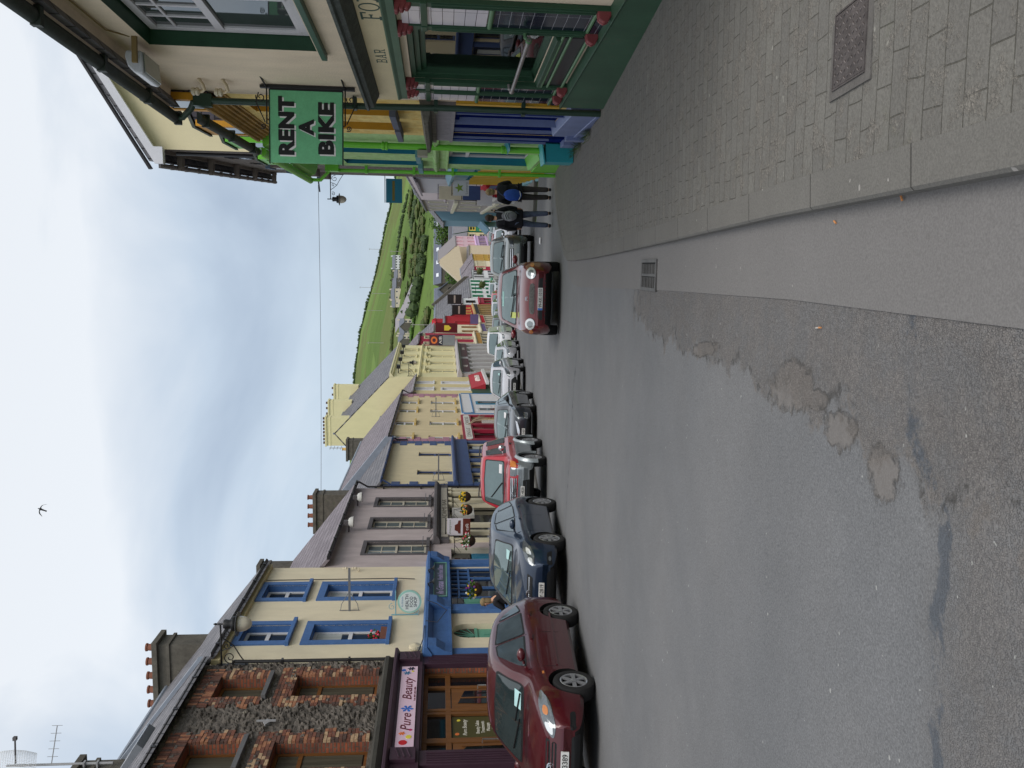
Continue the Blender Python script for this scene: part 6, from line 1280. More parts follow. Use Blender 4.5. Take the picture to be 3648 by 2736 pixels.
mb = MB(); cc = (a+b)/2; mb.prism([(cc+(.19 if k % 2 == 0 else .08)*math.sin(k*math.pi/5), .78+(.19 if k % 2 == 0 else .08)*math.cos(k*math.pi/5)) for k in range(10)], 'y', yy-.004, yy); T.part('star', mb, mat('star_green', (130, 160, 60)), bd); T.text('lettering', 'Lottery', cc, yy, .48, mat('lottery_grey', (120, 124, 128)), h=.11, wd=.46, parent=bd, ext=.002)
for lb, F_, s, z0, z1, w0, w1, c in (('navy blue square sign below the lottery sign', R2F, -1.5, -.5, .4, .2, .9, navy), ('yellow and cream upright sign past the lottery sign', R2F, -4, .3, 1.6, .1, .8, cream_t), ('small white and blue sign above the walkers', R2F, -3, -1.2, -.4, .3, 1.1, white_paint), ('red shop banner board behind the walkers', R2F, -2.5, -2.3, -1.3, .1, .7, red2_w),
    ('bank sign with maroon top and grey lower panel', L2F, 15.2, -.1, 2.55, .15, 1.25, mat('bank_grey', (130, 134, 140), rough=.4)), ('dark maroon hanging inn sign with gold crest', L2F, 23.4, -.5, 2.0, .2, 1.3, mat('inn_maroon', (92, 30, 36), rough=.5)), ('black hanging pub sign nearest on the scarlet buildings', L2F, 38.6, -1.9, -.1, .2, 1.5, mat('black_board', (30, 26, 26))), ('black hanging pub sign farther along the scarlet buildings', L2F, 50, -1.6, .4, .2, 1.6, mat('black_board', (30, 26, 26))), ('violet painted hanging sign on the narrow cream building', L2F, 30.5, -3.2, -2.2, .2, 1.4, mat('violet_board', (98, 84, 128)))):
    T, bd, a, b, yy = blade(lb, F_, s, z0, z1, w0, w1, c)
    if 'bank sign' in lb:
        mb = MB(); mb.box(a, b, yy-.01, yy, 1.6, 2.55); o = T.part('maroon_panel', mb, mat('maroon_board', (84, 44, 58)), bd); mb = MB(); mb.box(a, b, yy-.012, yy-.002, 1.2, 1.62); o2 = T.part('navy_panel', mb, c_navy, bd); T.text('lettering', 'AIB', (a+b)/2, yy-.012, 1.42, wht, h=.3, wd=.8, parent=o2, ext=.004)
        mb = MB(); mb.prism([((a+b)/2+.38*math.cos(t*math.pi/8), 2.08+.34*math.sin(t*math.pi/8)) for t in range(16)], 'y', yy-.016, yy-.01); T.part('emblem', mb, c_org, o)
        mb = MB(); mb.prism([((a+b)/2+.2*math.cos(t*math.pi/8), 2.08+.18*math.sin(t*math.pi/8)) for t in range(16)], 'y', yy-.022, yy-.016); T.part('emblem_eye', mb, mat('maroon_board', (84, 44, 58)), o)
    if 'crest' in lb: mb = MB(); cc = (a+b)/2; mb.prism([(cc-.3, 1.0), (cc+.3, 1.0), (cc+.3, .5), (cc, .2), (cc-.3, .5)], 'y', yy-.01, yy); T.part('gold_crest', mb, c_yel, bd)
    if 'pub sign' in lb: mb = MB(); mb.box(a+.15, b-.15, yy-.01, yy, (z0+z1)/2-.12, (z0+z1)/2+.12); T.part('pale_band', mb, mat('pale_band', (150, 140, 130)), bd)
# overhead wire, bird, rooftop aerial
T = Thing('overhead_wire', 'thin wire strung across the street against the sky', 'wire', FM(Matrix.Identity(4)), (1, 41.5, 7))
mb = MB(); mb.tube([(9.4-16.3*t/14, 40.8+1.9*t/14, 7.30+.06*math.cos(math.pi*(t/14-.5)*1)*-1+.03) for t in range(15)], .011, 5); mb.tube([(9.9, 40.7, 7.35), (9.1, 40.9, 7.27)], .035, 6); T.part('strand', mb, mat('wire_grey', (96, 98, 104)))
# ================================================================ CARS
tyre_m = mat('tyre_rubber', (34, 34, 35), rough=.85, var=.2); alloy = mat('alloy_wheel', (178, 180, 184), rough=.3, metal=.75, var=.1); blk_pl = mat('black_plastic', (24, 25, 27), rough=.5); under = mat('underbody', (12, 12, 12), rough=.9, var=0, fine=0)
chrome = mat('chrome', (214, 216, 220), rough=.12, metal=.95, var=0, fine=0); lens_m = mat('headlamp_lens', (116, 122, 126), rough=.12, spec=1, var=.25, vscale=30, metal=.5); lens_b = mat('headlamp_bowl', (226, 230, 232), rough=.1, spec=1, var=0, fine=0, metal=.3); amber = mat('amber_lens', (206, 130, 70), rough=.15, spec=.8); plate_m = mat('number_plate', (206, 206, 204), rough=.4, var=.04); ink = mat('plate_black', (20, 20, 22), rough=.5)
def carglass():
    m = mat('car_glass', (54, 66, 68), rough=.03, spec=1, var=.25, vscale=1.1, fine=0); m.node_tree.nodes['Principled BSDF'].inputs['Metallic'].default_value = .35; return m
cglass = carglass(); lglass = mat('car_glass_sky', (112, 130, 132), rough=.05, spec=1, var=.2, vscale=1.1, fine=0, metal=.55); sglass = mat('car_side_glass', (84, 98, 106), rough=.03, spec=1, var=.3, fine=0); sglass.node_tree.nodes['Principled BSDF'].inputs['Metallic'].default_value = .25
def paint(name, rgb, metal=.25, rough=.32): return mat(name, rgb, rough=rough, metal=metal, coat=.9, var=.05, fine=.02)
def interp(pts, x):
    if x <= pts[0][0]: return pts[0][1]
    for i in range(len(pts)-1):
        (a, p), (b, q) = pts[i], pts[i+1]
        if x <= b:
            t = (x-a)/(b-a); m0 = (q-(pts[i-1][1] if i else p))/((b-(pts[i-1][0] if i else a-(b-a)))) ; m1 = ((pts[i+2][1] if i+2 < len(pts) else q)-p)/(((pts[i+2][0] if i+2 < len(pts) else b+(b-a)))-a)
            h = b-a; s0 = (q-p)/h
            if abs(s0) < 1e-6: m0 = m1 = 0
            else: m0 = max(min(m0, 3*abs(s0)), -3*abs(s0)); m1 = max(min(m1, 3*abs(s0)), -3*abs(s0))
            return (2*t**3-3*t**2+1)*p+(t**3-2*t**2+t)*h*m0+(-2*t**3+3*t**2)*q+(t**3-t**2)*h*m1
    return pts[-1][1]
class Car:
    def __init__(s, label, pos, dx, spec, name='parked_car', cat='car', group='cars parked along the street', detail=2):
        s.sp = spec; L, W, H = spec['L'], spec['W'], spec['H']; s.L, s.W, s.H = L, W, H
        X = Vector((-dx, -1, 0)).normalized(); slope = (street_z(pos[1]-1)-street_z(pos[1]+1))/2; X = Vector((X.x, X.y, slope*abs(X.y))).normalized(); Y = Vector((0, 0, 1)).cross(X).normalized(); Z = X.cross(Y)
        z = street_z(pos[1])+.012
        M = Matrix(((X.x, Y.x, Z.x, pos[0]), (X.y, Y.y, Z.y, pos[1]), (X.z, Y.z, Z.z, z), (0, 0, 0, 1)))
        s.T = Thing(name, label, cat, M, (0, 0, 0), group); fo, wb = spec['fo'], spec['wb']; s.ox = wb/2+fo      # local x = ox - (distance from the nose)
        P = spec['paint']; clad = spec.get('clad'); zc = spec.get('clad_z', 0)
        top = spec['top']; belt = spec['belt']
        st = sorted({0, .008, .02, .045, .08, .13, .2, .28, .38, .5} | {L-q for q in (0, .01, .03, .06, .11, .18, .28, .4)} | {round(.5+(L-.9)*i/44, 4) for i in range(45)})
        mb = MB(); NP = 0; tum = spec.get('tumble', .32); z0 = spec.get('z0', .2)
        def half(x):
            kf, kr = spec.get('kf', .20), spec.get('kr', .14)
            w_ = W/2*(1-kf*max(0, (.75-x)/.75)**2.6-kr*max(0, (x-(L-.6))/.6)**2.6); return w_
        s.half = half
        for x in st:
            zt = interp(top, x); zb = min(interp(belt, x), zt-.03); w_ = half(x); e = max(0, (.06-x)/.06, (x-L+.06)/.06); zz = z0+.10*max(0, (.5-x)/.5)**2+.12*max(0, (x-L+.6)/.6)+.06*e**2
            h = zt-zb; yr = w_*.935-tum*max(h-.03, 0); zt2 = zt-.04*e**2; zm = zz+(zb-zz)*.45
            c = .03+.03*min(1, h*4)
            pts = [(0, zz), (w_*.55, zz), (w_*.90, zz+.01), (w_*.965, zz+.06), (w_*.99, zz+.16), (w_*1.0, zm), (w_*.995, zm+(zb-zm)*.45), (w_*.985, zb-.10 if zb-.10 > zm+(zb-zm)*.5 else zm+(zb-zm)*.7), (w_*.965, zb-.03), (w_*.94, zb)]
            n = 5
            for k in range(1, n+1): t = k/n; pts.append((w_*.94+(yr-w_*.94)*t, zb+(zt2-c-zb)*t))
            pts += [(yr-.015-.01*min(1, h*4), zt2-c*.45), (yr*.94-.02, zt2-c*.12), (yr*.75, zt2+.012), (yr*.4, zt2+.03), (0, zt2+.038)]
            NP = len(pts); X0 = s.ox-x
            ring = [(X0, p[0], p[1]) for p in pts]+[(X0, -p[0], p[1]) for p in reversed(pts[1:-1])]
            mb.v += ring
        NR = 2*NP-2
        for i in range(len(st)-1):
            for j in range(NR): q = (j+1) % NR; k = i*NR; mb.f.append((k+j, k+q, k+NR+q, k+NR+j)); zavg = (mb.v[k+j][2]+mb.v[k+q][2])/2; low = j in (0, 1, NR-1, NR-2); mb.m.append(1 if low else (2 if clad and zavg < zc else 0))
        mb.f.append(tuple(range(NR))); mb.m.append(2 if clad else 0); e = (len(st)-1)*NR; mb.f.append(tuple(e+j for j in reversed(range(NR)))); mb.m.append(2 if clad else 0)
        me = bpy.data.meshes.new('body'); me.from_pydata(mb.v, [], mb.f)
        for m in (P, under, clad or P): me.materials.append(m)
        me.polygons.foreach_set('material_index', mb.m)
        bm = bmesh.new(); bm.from_mesh(me); bmesh.ops.recalc_face_normals(bm, faces=bm.faces); s.bvh = BVHTree.FromBMesh(bm); bm.to_mesh(me); bm.free()
        # wheel arches
        rw = spec['rw']; cm = MB(); s.axles = (wb/2, -wb/2)
        for ax in s.axles:
            for sg in (-1, 1): k0 = len(cm.v); cm.tube([(ax, sg*(W/2-.30), rw+.01), (ax, sg*(W/2+.2), rw+.01)], rw+.055, 28)
        cme = bpy.data.meshes.new('cut'); cme.from_pydata(cm.v, [], cm.f)
        for m in (P, under): cme.materials.append(m)
        cme.polygons.foreach_set('material_index', [1]*len(cm.f))
        bm = bmesh.new(); bm.from_mesh(cme); bmesh.ops.recalc_face_normals(bm, faces=bm.faces); bm.to_mesh(cme); bm.free()
        bo = bpy.data.objects.new('b', me); co = bpy.data.objects.new('c', cme); COL.objects.link(bo); COL.objects.link(co)
        md = bo.modifiers.new('x', 'BOOLEAN'); md.object = co; md.operation = 'DIFFERENCE'; md.solver = 'EXACT'
        me2 = bpy.data.meshes.new_from_object(bo.evaluated_get(bpy.context.evaluated_depsgraph_get())); bpy.data.objects.remove(bo); bpy.data.objects.remove(co)
        me2.name = 'body'; me2.polygons.foreach_set('use_smooth', [True]*len(me2.polygons)); me2.set_sharp_from_angle(angle=R(32))
        b = bpy.data.objects.new('body', me2); COL.objects.link(b); b.parent = s.T.e; s.body = b
        s.wheels(rw, spec.get('rim', alloy), spec.get('spokes', 7), detail)
    def wheels(s, rw, rim_m, n, detail):
        for ax in s.axles:
            for sg in (-1, 1):
                tw = .2; yo = sg*(s.W/2-.012); yi = yo-sg*tw; mb = MB(); rr = rw*.66
                prof = [(rr, 0), (rr+.012, sg*.004), (rw*.86, sg*.012), (rw*.96, 0), (rw, -sg*.03), (rw, -sg*(tw-.03)), (rw*.95, -sg*tw), (rr, -sg*tw)]
                mb.lathe(prof, (ax, yo, rw), axis='y', n=32, caps=False); wh = s.T.part('wheel', mb, tyre_m, smooth=True)
                r = MB(); r.lathe([(rr*1.0, sg*.002), (rr*.97, sg*.006), (rr*.9, -sg*.004), (rr*.88, -sg*.05), (.01, -sg*.06)], (ax, yo, rw), axis='y', n=32, caps=False)
                r2 = MB(); r2.lathe([(rr*1.0, sg*.003), (rr*.96, sg*.008), (rr*.88, sg*.0), (rr*.86, -sg*.04), (rr*.97, -sg*.045)], (ax, yo, rw), axis='y', n=32, caps=False)
                for k in range(n):
                    a = 2*math.pi*k/n; ca, sa = math.cos(a), math.sin(a); pc, ps = -sa, ca; w0, w1 = rr*.13, rr*.16*(5/n)**.4
                    q = [(ax+ca*d+pc*w_, rw+sa*d+ps*w_) for d, w_ in ((rr*.12, -w0), (rr*.92, -w1), (rr*.92, w1), (rr*.12, w0))]
                    r2.prism([(q_[0], q_[1]) for q_ in q], 'y', yo-sg*.02, yo+sg*.004)
                r2.lathe([(rr*.2, sg*.008), (rr*.14, sg*.014), (.001, sg*.014)], (ax, yo, rw), axis='y', n=16)
                rm = s.T.part('rim', r2, rim_m, wh, smooth=False); s.T.part('wheel_hub', r, under, wh, smooth=True)
    def patch(s, name, poly, m, view='front', off=.006, rings=5, parent=None, sub=6, rnd_=.0, side=1, skirt=.02):
        """panel that hugs the body, drawn as a polygon in (y,z) seen from the front/rear or (x,z) seen from a side"""
        if rnd_:
            out_ = []; n = len(poly)
            for i in range(n):
                p0, p1, p2 = Vector(poly[i-1]), Vector(poly[i]), Vector(poly[(i+1) % n]); r_ = min(rnd_, (p0-p1).length*.45, (p2-p1).length*.45); a = p1+(p0-p1).normalized()*r_; b = p1+(p2-p1).normalized()*r_
                for t in (0, .25, .5, .75, 1): out_.append(tuple((1-t)**2*a+2*t*(1-t)*p1+t*t*b))
            poly = out_
        P_ = []; n = len(poly)
        for i in range(n):
            a, b = Vector(poly[i]), Vector(poly[(i+1) % n]); k = max(1, int((b-a).length/.09))
            for q in range(k): P_.append(a+(b-a)*q/k)
        c = sum(P_, Vector((0, 0)))/len(P_); N_ = len(P_); mb = MB(); ok = True
        def hit(p, o):
            if view == 'front': og, d = Vector((s.ox+2, p[0], p[1])), Vector((-1, 0, 0))
            elif view == 'rear': og, d = Vector((-s.L-2, p[0], p[1])), Vector((1, 0, 0))
            elif view == 'top': og, d = Vector((p[0], p[1], 4)), Vector((0, 0, -1))
            else: og, d = Vector((p[0], side*3, p[1])), Vector((0, -side, 0))
            h, nn, _, _ = s.bvh.ray_cast(og, d)
            if h is None: return None
            if nn.dot(d) > 0: nn = -nn
            return h+nn*o
        last = None; rows = []
        for k in range(rings):
            f = 1-k/rings; row = []
            for p in P_:
                q = hit(c+(p-c)*f, off); 
                if q is None: q = last or Vector((s.ox, 0, .5))
                last = q; row.append(q)
            rows.append(row)
        base = [hit(p, -skirt) or rows[0][i] for i, p in enumerate(P_)]; rows.insert(0, base)
        for r_ in rows: mb.v += [tuple(v) for v in r_]
        for k in range(len(rows)-1):
            for i in range(N_): j = (i+1) % N_; mb.f.append((k*N_+i, k*N_+j, (k+1)*N_+j, (k+1)*N_+i)); mb.m.append(0)
        mb.v.append(tuple(hit(c, off) or last)); e = (len(rows)-1)*N_
        for i in range(N_): mb.f.append((e+i, e+(i+1) % N_, len(mb.v)-1)); mb.m.append(0)
        return s.T.part(name, mb, m, parent, smooth=True)
    def both(s, name, poly, m, **k):
        for sg in (1, -1): s.patch(name, [(p[0]*sg, p[1]) for p in poly], m, **k)
    def sides(s, name, poly, m, **k):
        for sg in (1, -1): s.patch(name, poly, m, view='side', side=sg, **k)
    def plate(s, txt, z, y=0, tilt=0, blue=False, w_=.5):
        h = .11; q = s.bvh.ray_cast(Vector((s.ox+2, y, z)), Vector((-1, 0, 0)))[0]; x = q.x if q else s.ox
        mb = MB(); mb.box(x-.02, x+.02, y-w_/2, y+w_/2, z-h/2, z+h/2); p = s.T.part('number_plate', mb, plate_m, bevel=.004)
        if not txt: return
        # lettering built facing the nose: frame with x -> +y, front -> +x
        cu = bpy.data.curves.new('t', 'FONT'); cu.body = txt; cu.size = 1; cu.align_x = 'CENTER'; cu.align_y = 'CENTER'; cu.offset = .012
        o = bpy.data.objects.new('t', cu); COL.objects.link(o); me = bpy.data.meshes.new_from_object(o.evaluated_get(bpy.context.evaluated_depsgraph_get())); bpy.data.objects.remove(o)
        co = [v.co.copy() for v in me.vertices]; xs = [c.x for c in co]; ys = [c.y for c in co]; sx_ = (w_*.88)/(max(xs)-min(xs)); sy_ = h*.68/(max(ys)-min(ys)); cx_, cy_ = (max(xs)+min(xs))/2, (max(ys)+min(ys))/2
        sh = .02 if blue else 0
        mb = MB(); mb.v = [(x+.0225, y+sh+(c.x-cx_)*sx_*(.93 if blue else 1), z+(c.y-cy_)*sy_) for c in co]; mb.f = [tuple(f.vertices) for f in me.polygons]; mb.m = [0]*len(mb.f)
        s.T.part('lettering', mb, ink, p)
        if blue: mb = MB(); mb.box(x+.0201, x+.0222, y-w_/2+.004, y-w_/2+.045, z-h/2+.004, z+h/2-.004); s.T.part('blue_band', mb, c_blue, p)
    def mirror(s, x, z, m, wide=.2, h=.13):
        for sg in (1, -1):
            q = s.bvh.ray_cast(Vector((x, sg*3, z)), Vector((0, -sg, 0)))[0]; y = q.y if q else sg*s.W/2
            mb = MB(); mb.tube([(x, y, z-.02), (x+.0, y+sg*.07, z)], .022, 6); mb.sphere((x+.01, y+sg*(.06+wide/2), z+.03), (.06, wide/2+.01, h/2), 12); s.T.part('wing_mirror', mb, m, smooth=True)
    def glassing(s, ws, sides_, pill=None, wiper=True):
        """ws: windscreen outline (half, mirrored) in (y,z); sides_: list of side window outlines in nose distance"""
        full = ws+[(-p[0], p[1]) for p in reversed(ws)]
        c = Vector((0, sum(p[1] for p in full)/len(full))); big = [(p[0]*1.045, c.y+(p[1]-c.y)*1.10) for p in full]
        s.patch('windscreen_seal', big, blk_pl, off=.003, rnd_=.06); o = s.patch('windscreen', full, s.sp.get('gl', lglass), off=.008, rnd_=.06, rings=7)
        for sp_ in sides_:
            poly = [(s.ox-p[0], p[1]) for p in sp_]; cx_ = sum(p[0] for p in poly)/len(poly); cz_ = sum(p[1] for p in poly)/len(poly)
            def grow(p): return (p[0]+(.03 if p[0] > cx_ else -.03), p[1]+(.025 if p[1] > cz_ else -.025))
            s.sides('window_seal', [grow(p) for p in poly], blk_pl, off=.003, rnd_=.05); s.sides('side_window', poly, sglass, off=.008, rnd_=.05)
        if wiper:
            zb_ = min(p[1] for p in ws); w_ = max(p[0] for p in ws)
            for a, b in (((w_*.15, zb_+.02), (-w_*.75, zb_+.09)), ((w_*.80, zb_+.02), (w_*.02, zb_+.08))):
                pts = []
                for t in range(9):
                    q = s.bvh.ray_cast(Vector((s.ox+2, a[0]+(b[0]-a[0])*t/8, a[1]+(b[1]-a[1])*t/8)), Vector((-1, 0, 0)))
                    if q[0]: pts.append(q[0]+q[1]*.025 if q[1].x > 0 else q[0]-q[1]*.025)
                if len(pts) > 3: mb = MB(); mb.tube(pts, .012, 5); s.T.part('wiper', mb, blk_pl, smooth=True)
    def seams(s, xs, z0, z1, col=None):
        for x in xs: s.sides('door_seam', [(s.ox-x-.006, z0), (s.ox-x+.006, z0), (s.ox-x+.006, z1), (s.ox-x-.006, z1)], col or blk_pl, off=.0015, rings=1, skirt=.004)
    def handles(s, xs, z, m):
        for x in xs: s.sides('door_handle', [(s.ox-x-.09, z-.022), (s.ox-x+.09, z-.022), (s.ox-x+.09, z+.022), (s.ox-x-.09, z+.022)], m, off=.028, rnd_=.02, rings=2, skirt=.01)
def badge(c, z, r, m=None):
    q = c.bvh.ray_cast(Vector((c.ox+2, 0, z)), Vector((-1, 0, 0)))[0]; mb = MB(); n = 18; x = q.x+.012
    mb.tube([(x, r*1.35*math.cos(2*math.pi*t/n), z+r*math.sin(2*math.pi*t/n)) for t in range(n+1)], r*.16, 5); mb.tube([(x, r*.6*math.cos(2*math.pi*t/n), z+r*.85*math.sin(2*math.pi*t/n)) for t in range(n+1)], r*.12, 5); mb.tube([(x, r*1.05*math.cos(2*math.pi*t/n), z+r*.45+r*.42*math.sin(2*math.pi*t/n)) for t in range(n+1)], r*.12, 5)
    c.T.part('badge', mb, m or chrome, smooth=True)
def screen_card(c, y, z, w_, h, m): c.patch('screen_ticket', [(y-w_/2, z-h/2), (y+w_/2, z-h/2), (y+w_/2, z+h/2), (y-w_/2, z+h/2)], m, off=.011, rings=2, skirt=.002)

# 1 burgundy hatchback
P = paint('burgundy_paint', (78, 14, 24))
hatch = dict(gl=cglass, L=4.23, W=1.69, H=1.54, fo=.86, wb=2.48, rw=.305, z0=.19, paint=P, kf=.30, kr=.16, spokes=6, tumble=.36,
    top=[(0, .46), (.02, .60), (.08, .70), (.25, .80), (.6, .91), (1.05, .99), (1.5, 1.27), (1.95, 1.48), (2.3, 1.535), (2.9, 1.53), (3.5, 1.45), (3.85, 1.28), (4.08, 1.02), (4.18, .80), (4.23, .55)],
    belt=[(0, .58), (.3, .72), (.8, .84), (1.3, .90), (2.5, .93), (3.6, .98), (4.23, .90)])
c = Car('burgundy hatchback at the front of the left parked row', (-4.93, 13.37), .141, hatch)
c.glassing([(0, 1.03), (.60, 1.03), (.50, 1.40), (0, 1.42)], [[(1.42, .99), (2.42, .98), (2.38, 1.41), (2.02, 1.38), (1.55, 1.10)], [(2.52, .98), (3.32, 1.01), (3.18, 1.38), (2.48, 1.42)], [(3.42, 1.02), (3.72, 1.08), (3.42, 1.32), (3.30, 1.36)]])
c.both('headlight', [(.40, .64), (.58, .61), (.78, .68), (.815, .79), (.74, .84), (.55, .77)], lens_m, rnd_=.06, off=.012); c.both('headlight_bowl', [(.46, .65), (.60, .65), (.60, .76), (.50, .72)], lens_b, rnd_=.04, off=.018)
c.both('indicator', [(.66, .71), (.73, .71), (.73, .78), (.66, .78)], amber, rnd_=.03, off=.018)
c.patch('grille', [(-.36, .60), (.36, .60), (.40, .74), (-.40, .74)], blk_pl, rnd_=.03, off=.004)
for z in (.63, .67, .71): c.patch('grille_bar', [(-.36, z-.008), (.36, z-.008), (.36, z+.008), (-.36, z+.008)], P, off=.014, rings=1, skirt=.004)
c.patch('lower_intake', [(-.5, .28), (.5, .28), (.46, .40), (-.46, .40)], blk_pl, rnd_=.04, off=.005); c.both('fog_lamp', [(.56, .34), (.72, .34), (.72, .42), (.56, .42)], blk_pl, rnd_=.03, off=.006)
c.plate('06-C-3389', .485); badge(c, .675, .05)
c.seams((1.28, 2.46, 3.3), .32, .95); c.handles((2.28, 3.18), .86, P); c.mirror(s_ := c.ox-1.5, 1.02, P); c.sides('rub_strip', [(c.ox-1.3, .50), (c.ox-3.2, .50), (c.ox-3.2, .53), (c.ox-1.3, .53)], P, off=.012, rings=1); c.sides('side_repeater', [(c.ox-1.12, .72), (c.ox-1.06, .72), (c.ox-1.06, .75), (c.ox-1.12, .75)], amber, off=.01, rings=2)
screen_card(c, .36, 1.09, .26, .09, mat('mint_ticket', (170, 206, 206))); 
# 2 dark blue hatchback
P = paint('midnight_blue_paint', (34, 50, 72), metal=.4)
fam = dict(L=4.36, W=1.77, H=1.55, fo=.88, wb=2.73, rw=.33, z0=.19, paint=P, kf=.30, kr=.15, spokes=7, tumble=.36,
    top=[(0, .48), (.02, .62), (.07, .74), (.2, .84), (.55, .96), (1.0, 1.05), (1.5, 1.30), (2.0, 1.49), (2.4, 1.54), (3.0, 1.54), (3.6, 1.46), (4.0, 1.25), (4.22, .98), (4.32, .8), (4.36, .5)],
    belt=[(0, .6), (.3, .76), (.8, .88), (1.3, .93), (2.5, .97), (3.6, 1.02), (4.36, .92)])
c = Car('dark blue hatchback behind the burgundy hatchback', (-3.84, 18.65), .141, fam)
c.glassing([(0, 1.09), (.64, 1.08), (.52, 1.42), (0, 1.45)], [[(1.50, 1.04), (2.42, 1.02), (2.40, 1.42), (2.05, 1.39)], [(2.52, 1.02), (3.32, 1.05), (3.20, 1.40), (2.50, 1.44)], [(3.42, 1.06), (3.78, 1.12), (3.50, 1.32), (3.32, 1.37)]])
c.both('headlight', [(.56, .68), (.74, .66), (.84, .74), (.86, .86), (.78, .90), (.62, .82)], lens_m, rnd_=.05, off=.012); c.both('headlight_bowl', [(.60, .70), (.69, .70), (.69, .79), (.62, .79)], lens_b, rnd_=.04, off=.018); c.both('headlight_bowl', [(.73, .72), (.80, .74), (.81, .83), (.74, .82)], lens_b, rnd_=.03, off=.018)
c.patch('grille', [(-.34, .70), (.34, .70), (.40, .80), (-.40, .80)], blk_pl, rnd_=.03, off=.005); c.patch('grille_bar', [(-.34, .755), (.34, .755), (.34, .768), (-.34, .768)], chrome, off=.012, rings=1, skirt=.004)
c.patch('lower_intake', [(-.55, .28), (.55, .28), (.46, .42), (-.46, .42)], blk_pl, rnd_=.05, off=.005); c.both('fog_lamp', [(.60, .32), (.80, .32), (.78, .42), (.62, .42)], blk_pl, rnd_=.03, off=.007)
c.both('fog_bulb', [(.67, .34), (.73, .34), (.73, .39), (.67, .39)], lens_m, rnd_=.03, off=.012)
c.plate('07-KY-2819', .52); badge(c, .76, .055); c.seams((1.35, 2.46, 3.38), .32, 1.0); c.handles((2.28, 3.2), .9, P); c.mirror(c.ox-1.55, 1.05, P); screen_card(c, .40, 1.15, .2, .08, mat('mint_ticket', (170, 206, 206)))
# 3 red and silver short off-roader
P = paint('signal_red_paint', (170, 24, 42), metal=.1); SV = paint('silver_cladding', (150, 158, 162), metal=.5, rough=.4)
suv = dict(L=4.0, W=1.82, H=1.84, fo=.76, wb=2.30, rw=.375, z0=.34, paint=P, clad=SV, clad_z=.80, kf=.14, kr=.10, spokes=6, tumble=.24,
    top=[(0, .62), (.02, .80), (.06, .95), (.16, 1.05), (.5, 1.10), (1.05, 1.15), (1.32, 1.45), (1.6, 1.76), (1.85, 1.83), (2.6, 1.85), (3.4, 1.83), (3.75, 1.74), (3.93, 1.3), (3.98, .9), (4.0, .6)],
    belt=[(0, .8), (.2, .98), (.8, 1.05), (1.3, 1.08), (2.5, 1.10), (4.0, 1.10)])
c = Car('red off-roader with silver lower cladding and bulging arches', (-2.78, 24.85), .145, suv)
c.glassing([(0, 1.20), (.66, 1.20), (.60, 1.70), (0, 1.73)], [[(1.45, 1.16), (2.35, 1.16), (2.32, 1.70), (1.72, 1.68)], [(2.9, 1.18), (3.65, 1.18), (3.5, 1.68), (2.95, 1.70)]], wiper=False)
c.both('headlight', [(.52, .86), (.74, .86), (.74, 1.03), (.50, 1.03)], lens_m, rnd_=.03, off=.012); c.both('indicator', [(.755, .86), (.86, .88), (.86, 1.03), (.755, 1.03)], amber, rnd_=.02, off=.012)
c.patch('grille', [(-.46, .84), (.46, .84), (.48, 1.03), (-.48, 1.03)], blk_pl, rnd_=.02, off=.004)
for z in (.86, .905, .95, .995): c.patch('grille_bar', [(-.46, z-.009), (.46, z-.009), (.46, z+.009), (-.46, z+.009)], chrome, off=.018, rings=1, skirt=.006)
for z in (.80, .75): c.patch('bumper_strip', [(-.8, z-.012), (.8, z-.012), (.8, z+.012), (-.8, z+.012)], chrome, off=.014, rings=1, skirt=.006)
c.patch('lower_intake', [(-.45, .48), (.45, .48), (.42, .68), (-.42, .68)], blk_pl, rnd_=.04, off=.006); c.patch('intake_bar', [(-.4, .57), (.4, .57), (.4, .59), (-.4, .59)], chrome, off=.014, rings=1)
c.plate('94-KY-4828', .68); badge(c, .93, .06); c.seams((1.42, 2.62), .45, 1.08); c.handles((2.45,), 1.0, blk_pl); c.mirror(c.ox-1.55, 1.24, chrome, .18, .17)
for ax in c.axles:
    for sg in (1, -1):
        mb = MB(); n = 16; r0, r1 = .43, .53
        for k in range(n+1):
            a = math.pi*(-.08+1.16*k/n)
            for rr, yy in ((r0, .02), (r0, .07), ((r0+r1)/2, .075), (r1, .0), (r1, -.03)): mb.v.append((ax+rr*math.cos(a), sg*(c.W/2-.02+yy), .385+rr*math.sin(a)))
        for k in range(n):
            for j in range(4): q = k*5+j; mb.f.append((q, q+1, q+6, q+5)); mb.m.append(0)
        c.T.part('wheel_arch', mb, SV, smooth=True)
for sg in (1, -1): mb = MB(); mb.tube([(c.ox-1.9, sg*.62, 1.84), (c.ox-2.0, sg*.62, 1.91), (c.ox-3.3, sg*.62, 1.91), (c.ox-3.4, sg*.62, 1.84)], .02, 6); c.T.part('roof_rail', mb, blk_pl, smooth=True)
pts = [c.bvh.ray_cast(Vector((5, .05+(-.5+.5)*0-.5*t/8, 1.23+.30*t/8)), Vector((-1, 0, 0))) for t in range(9)]
mb = MB(); mb.tube([q[0]+Vector((.03, 0, .01)) for q in pts if q[0]], .014, 5); c.T.part('wiper', mb, blk_pl)
screen_card(c, .44, 1.28, .26, .08, white_paint)
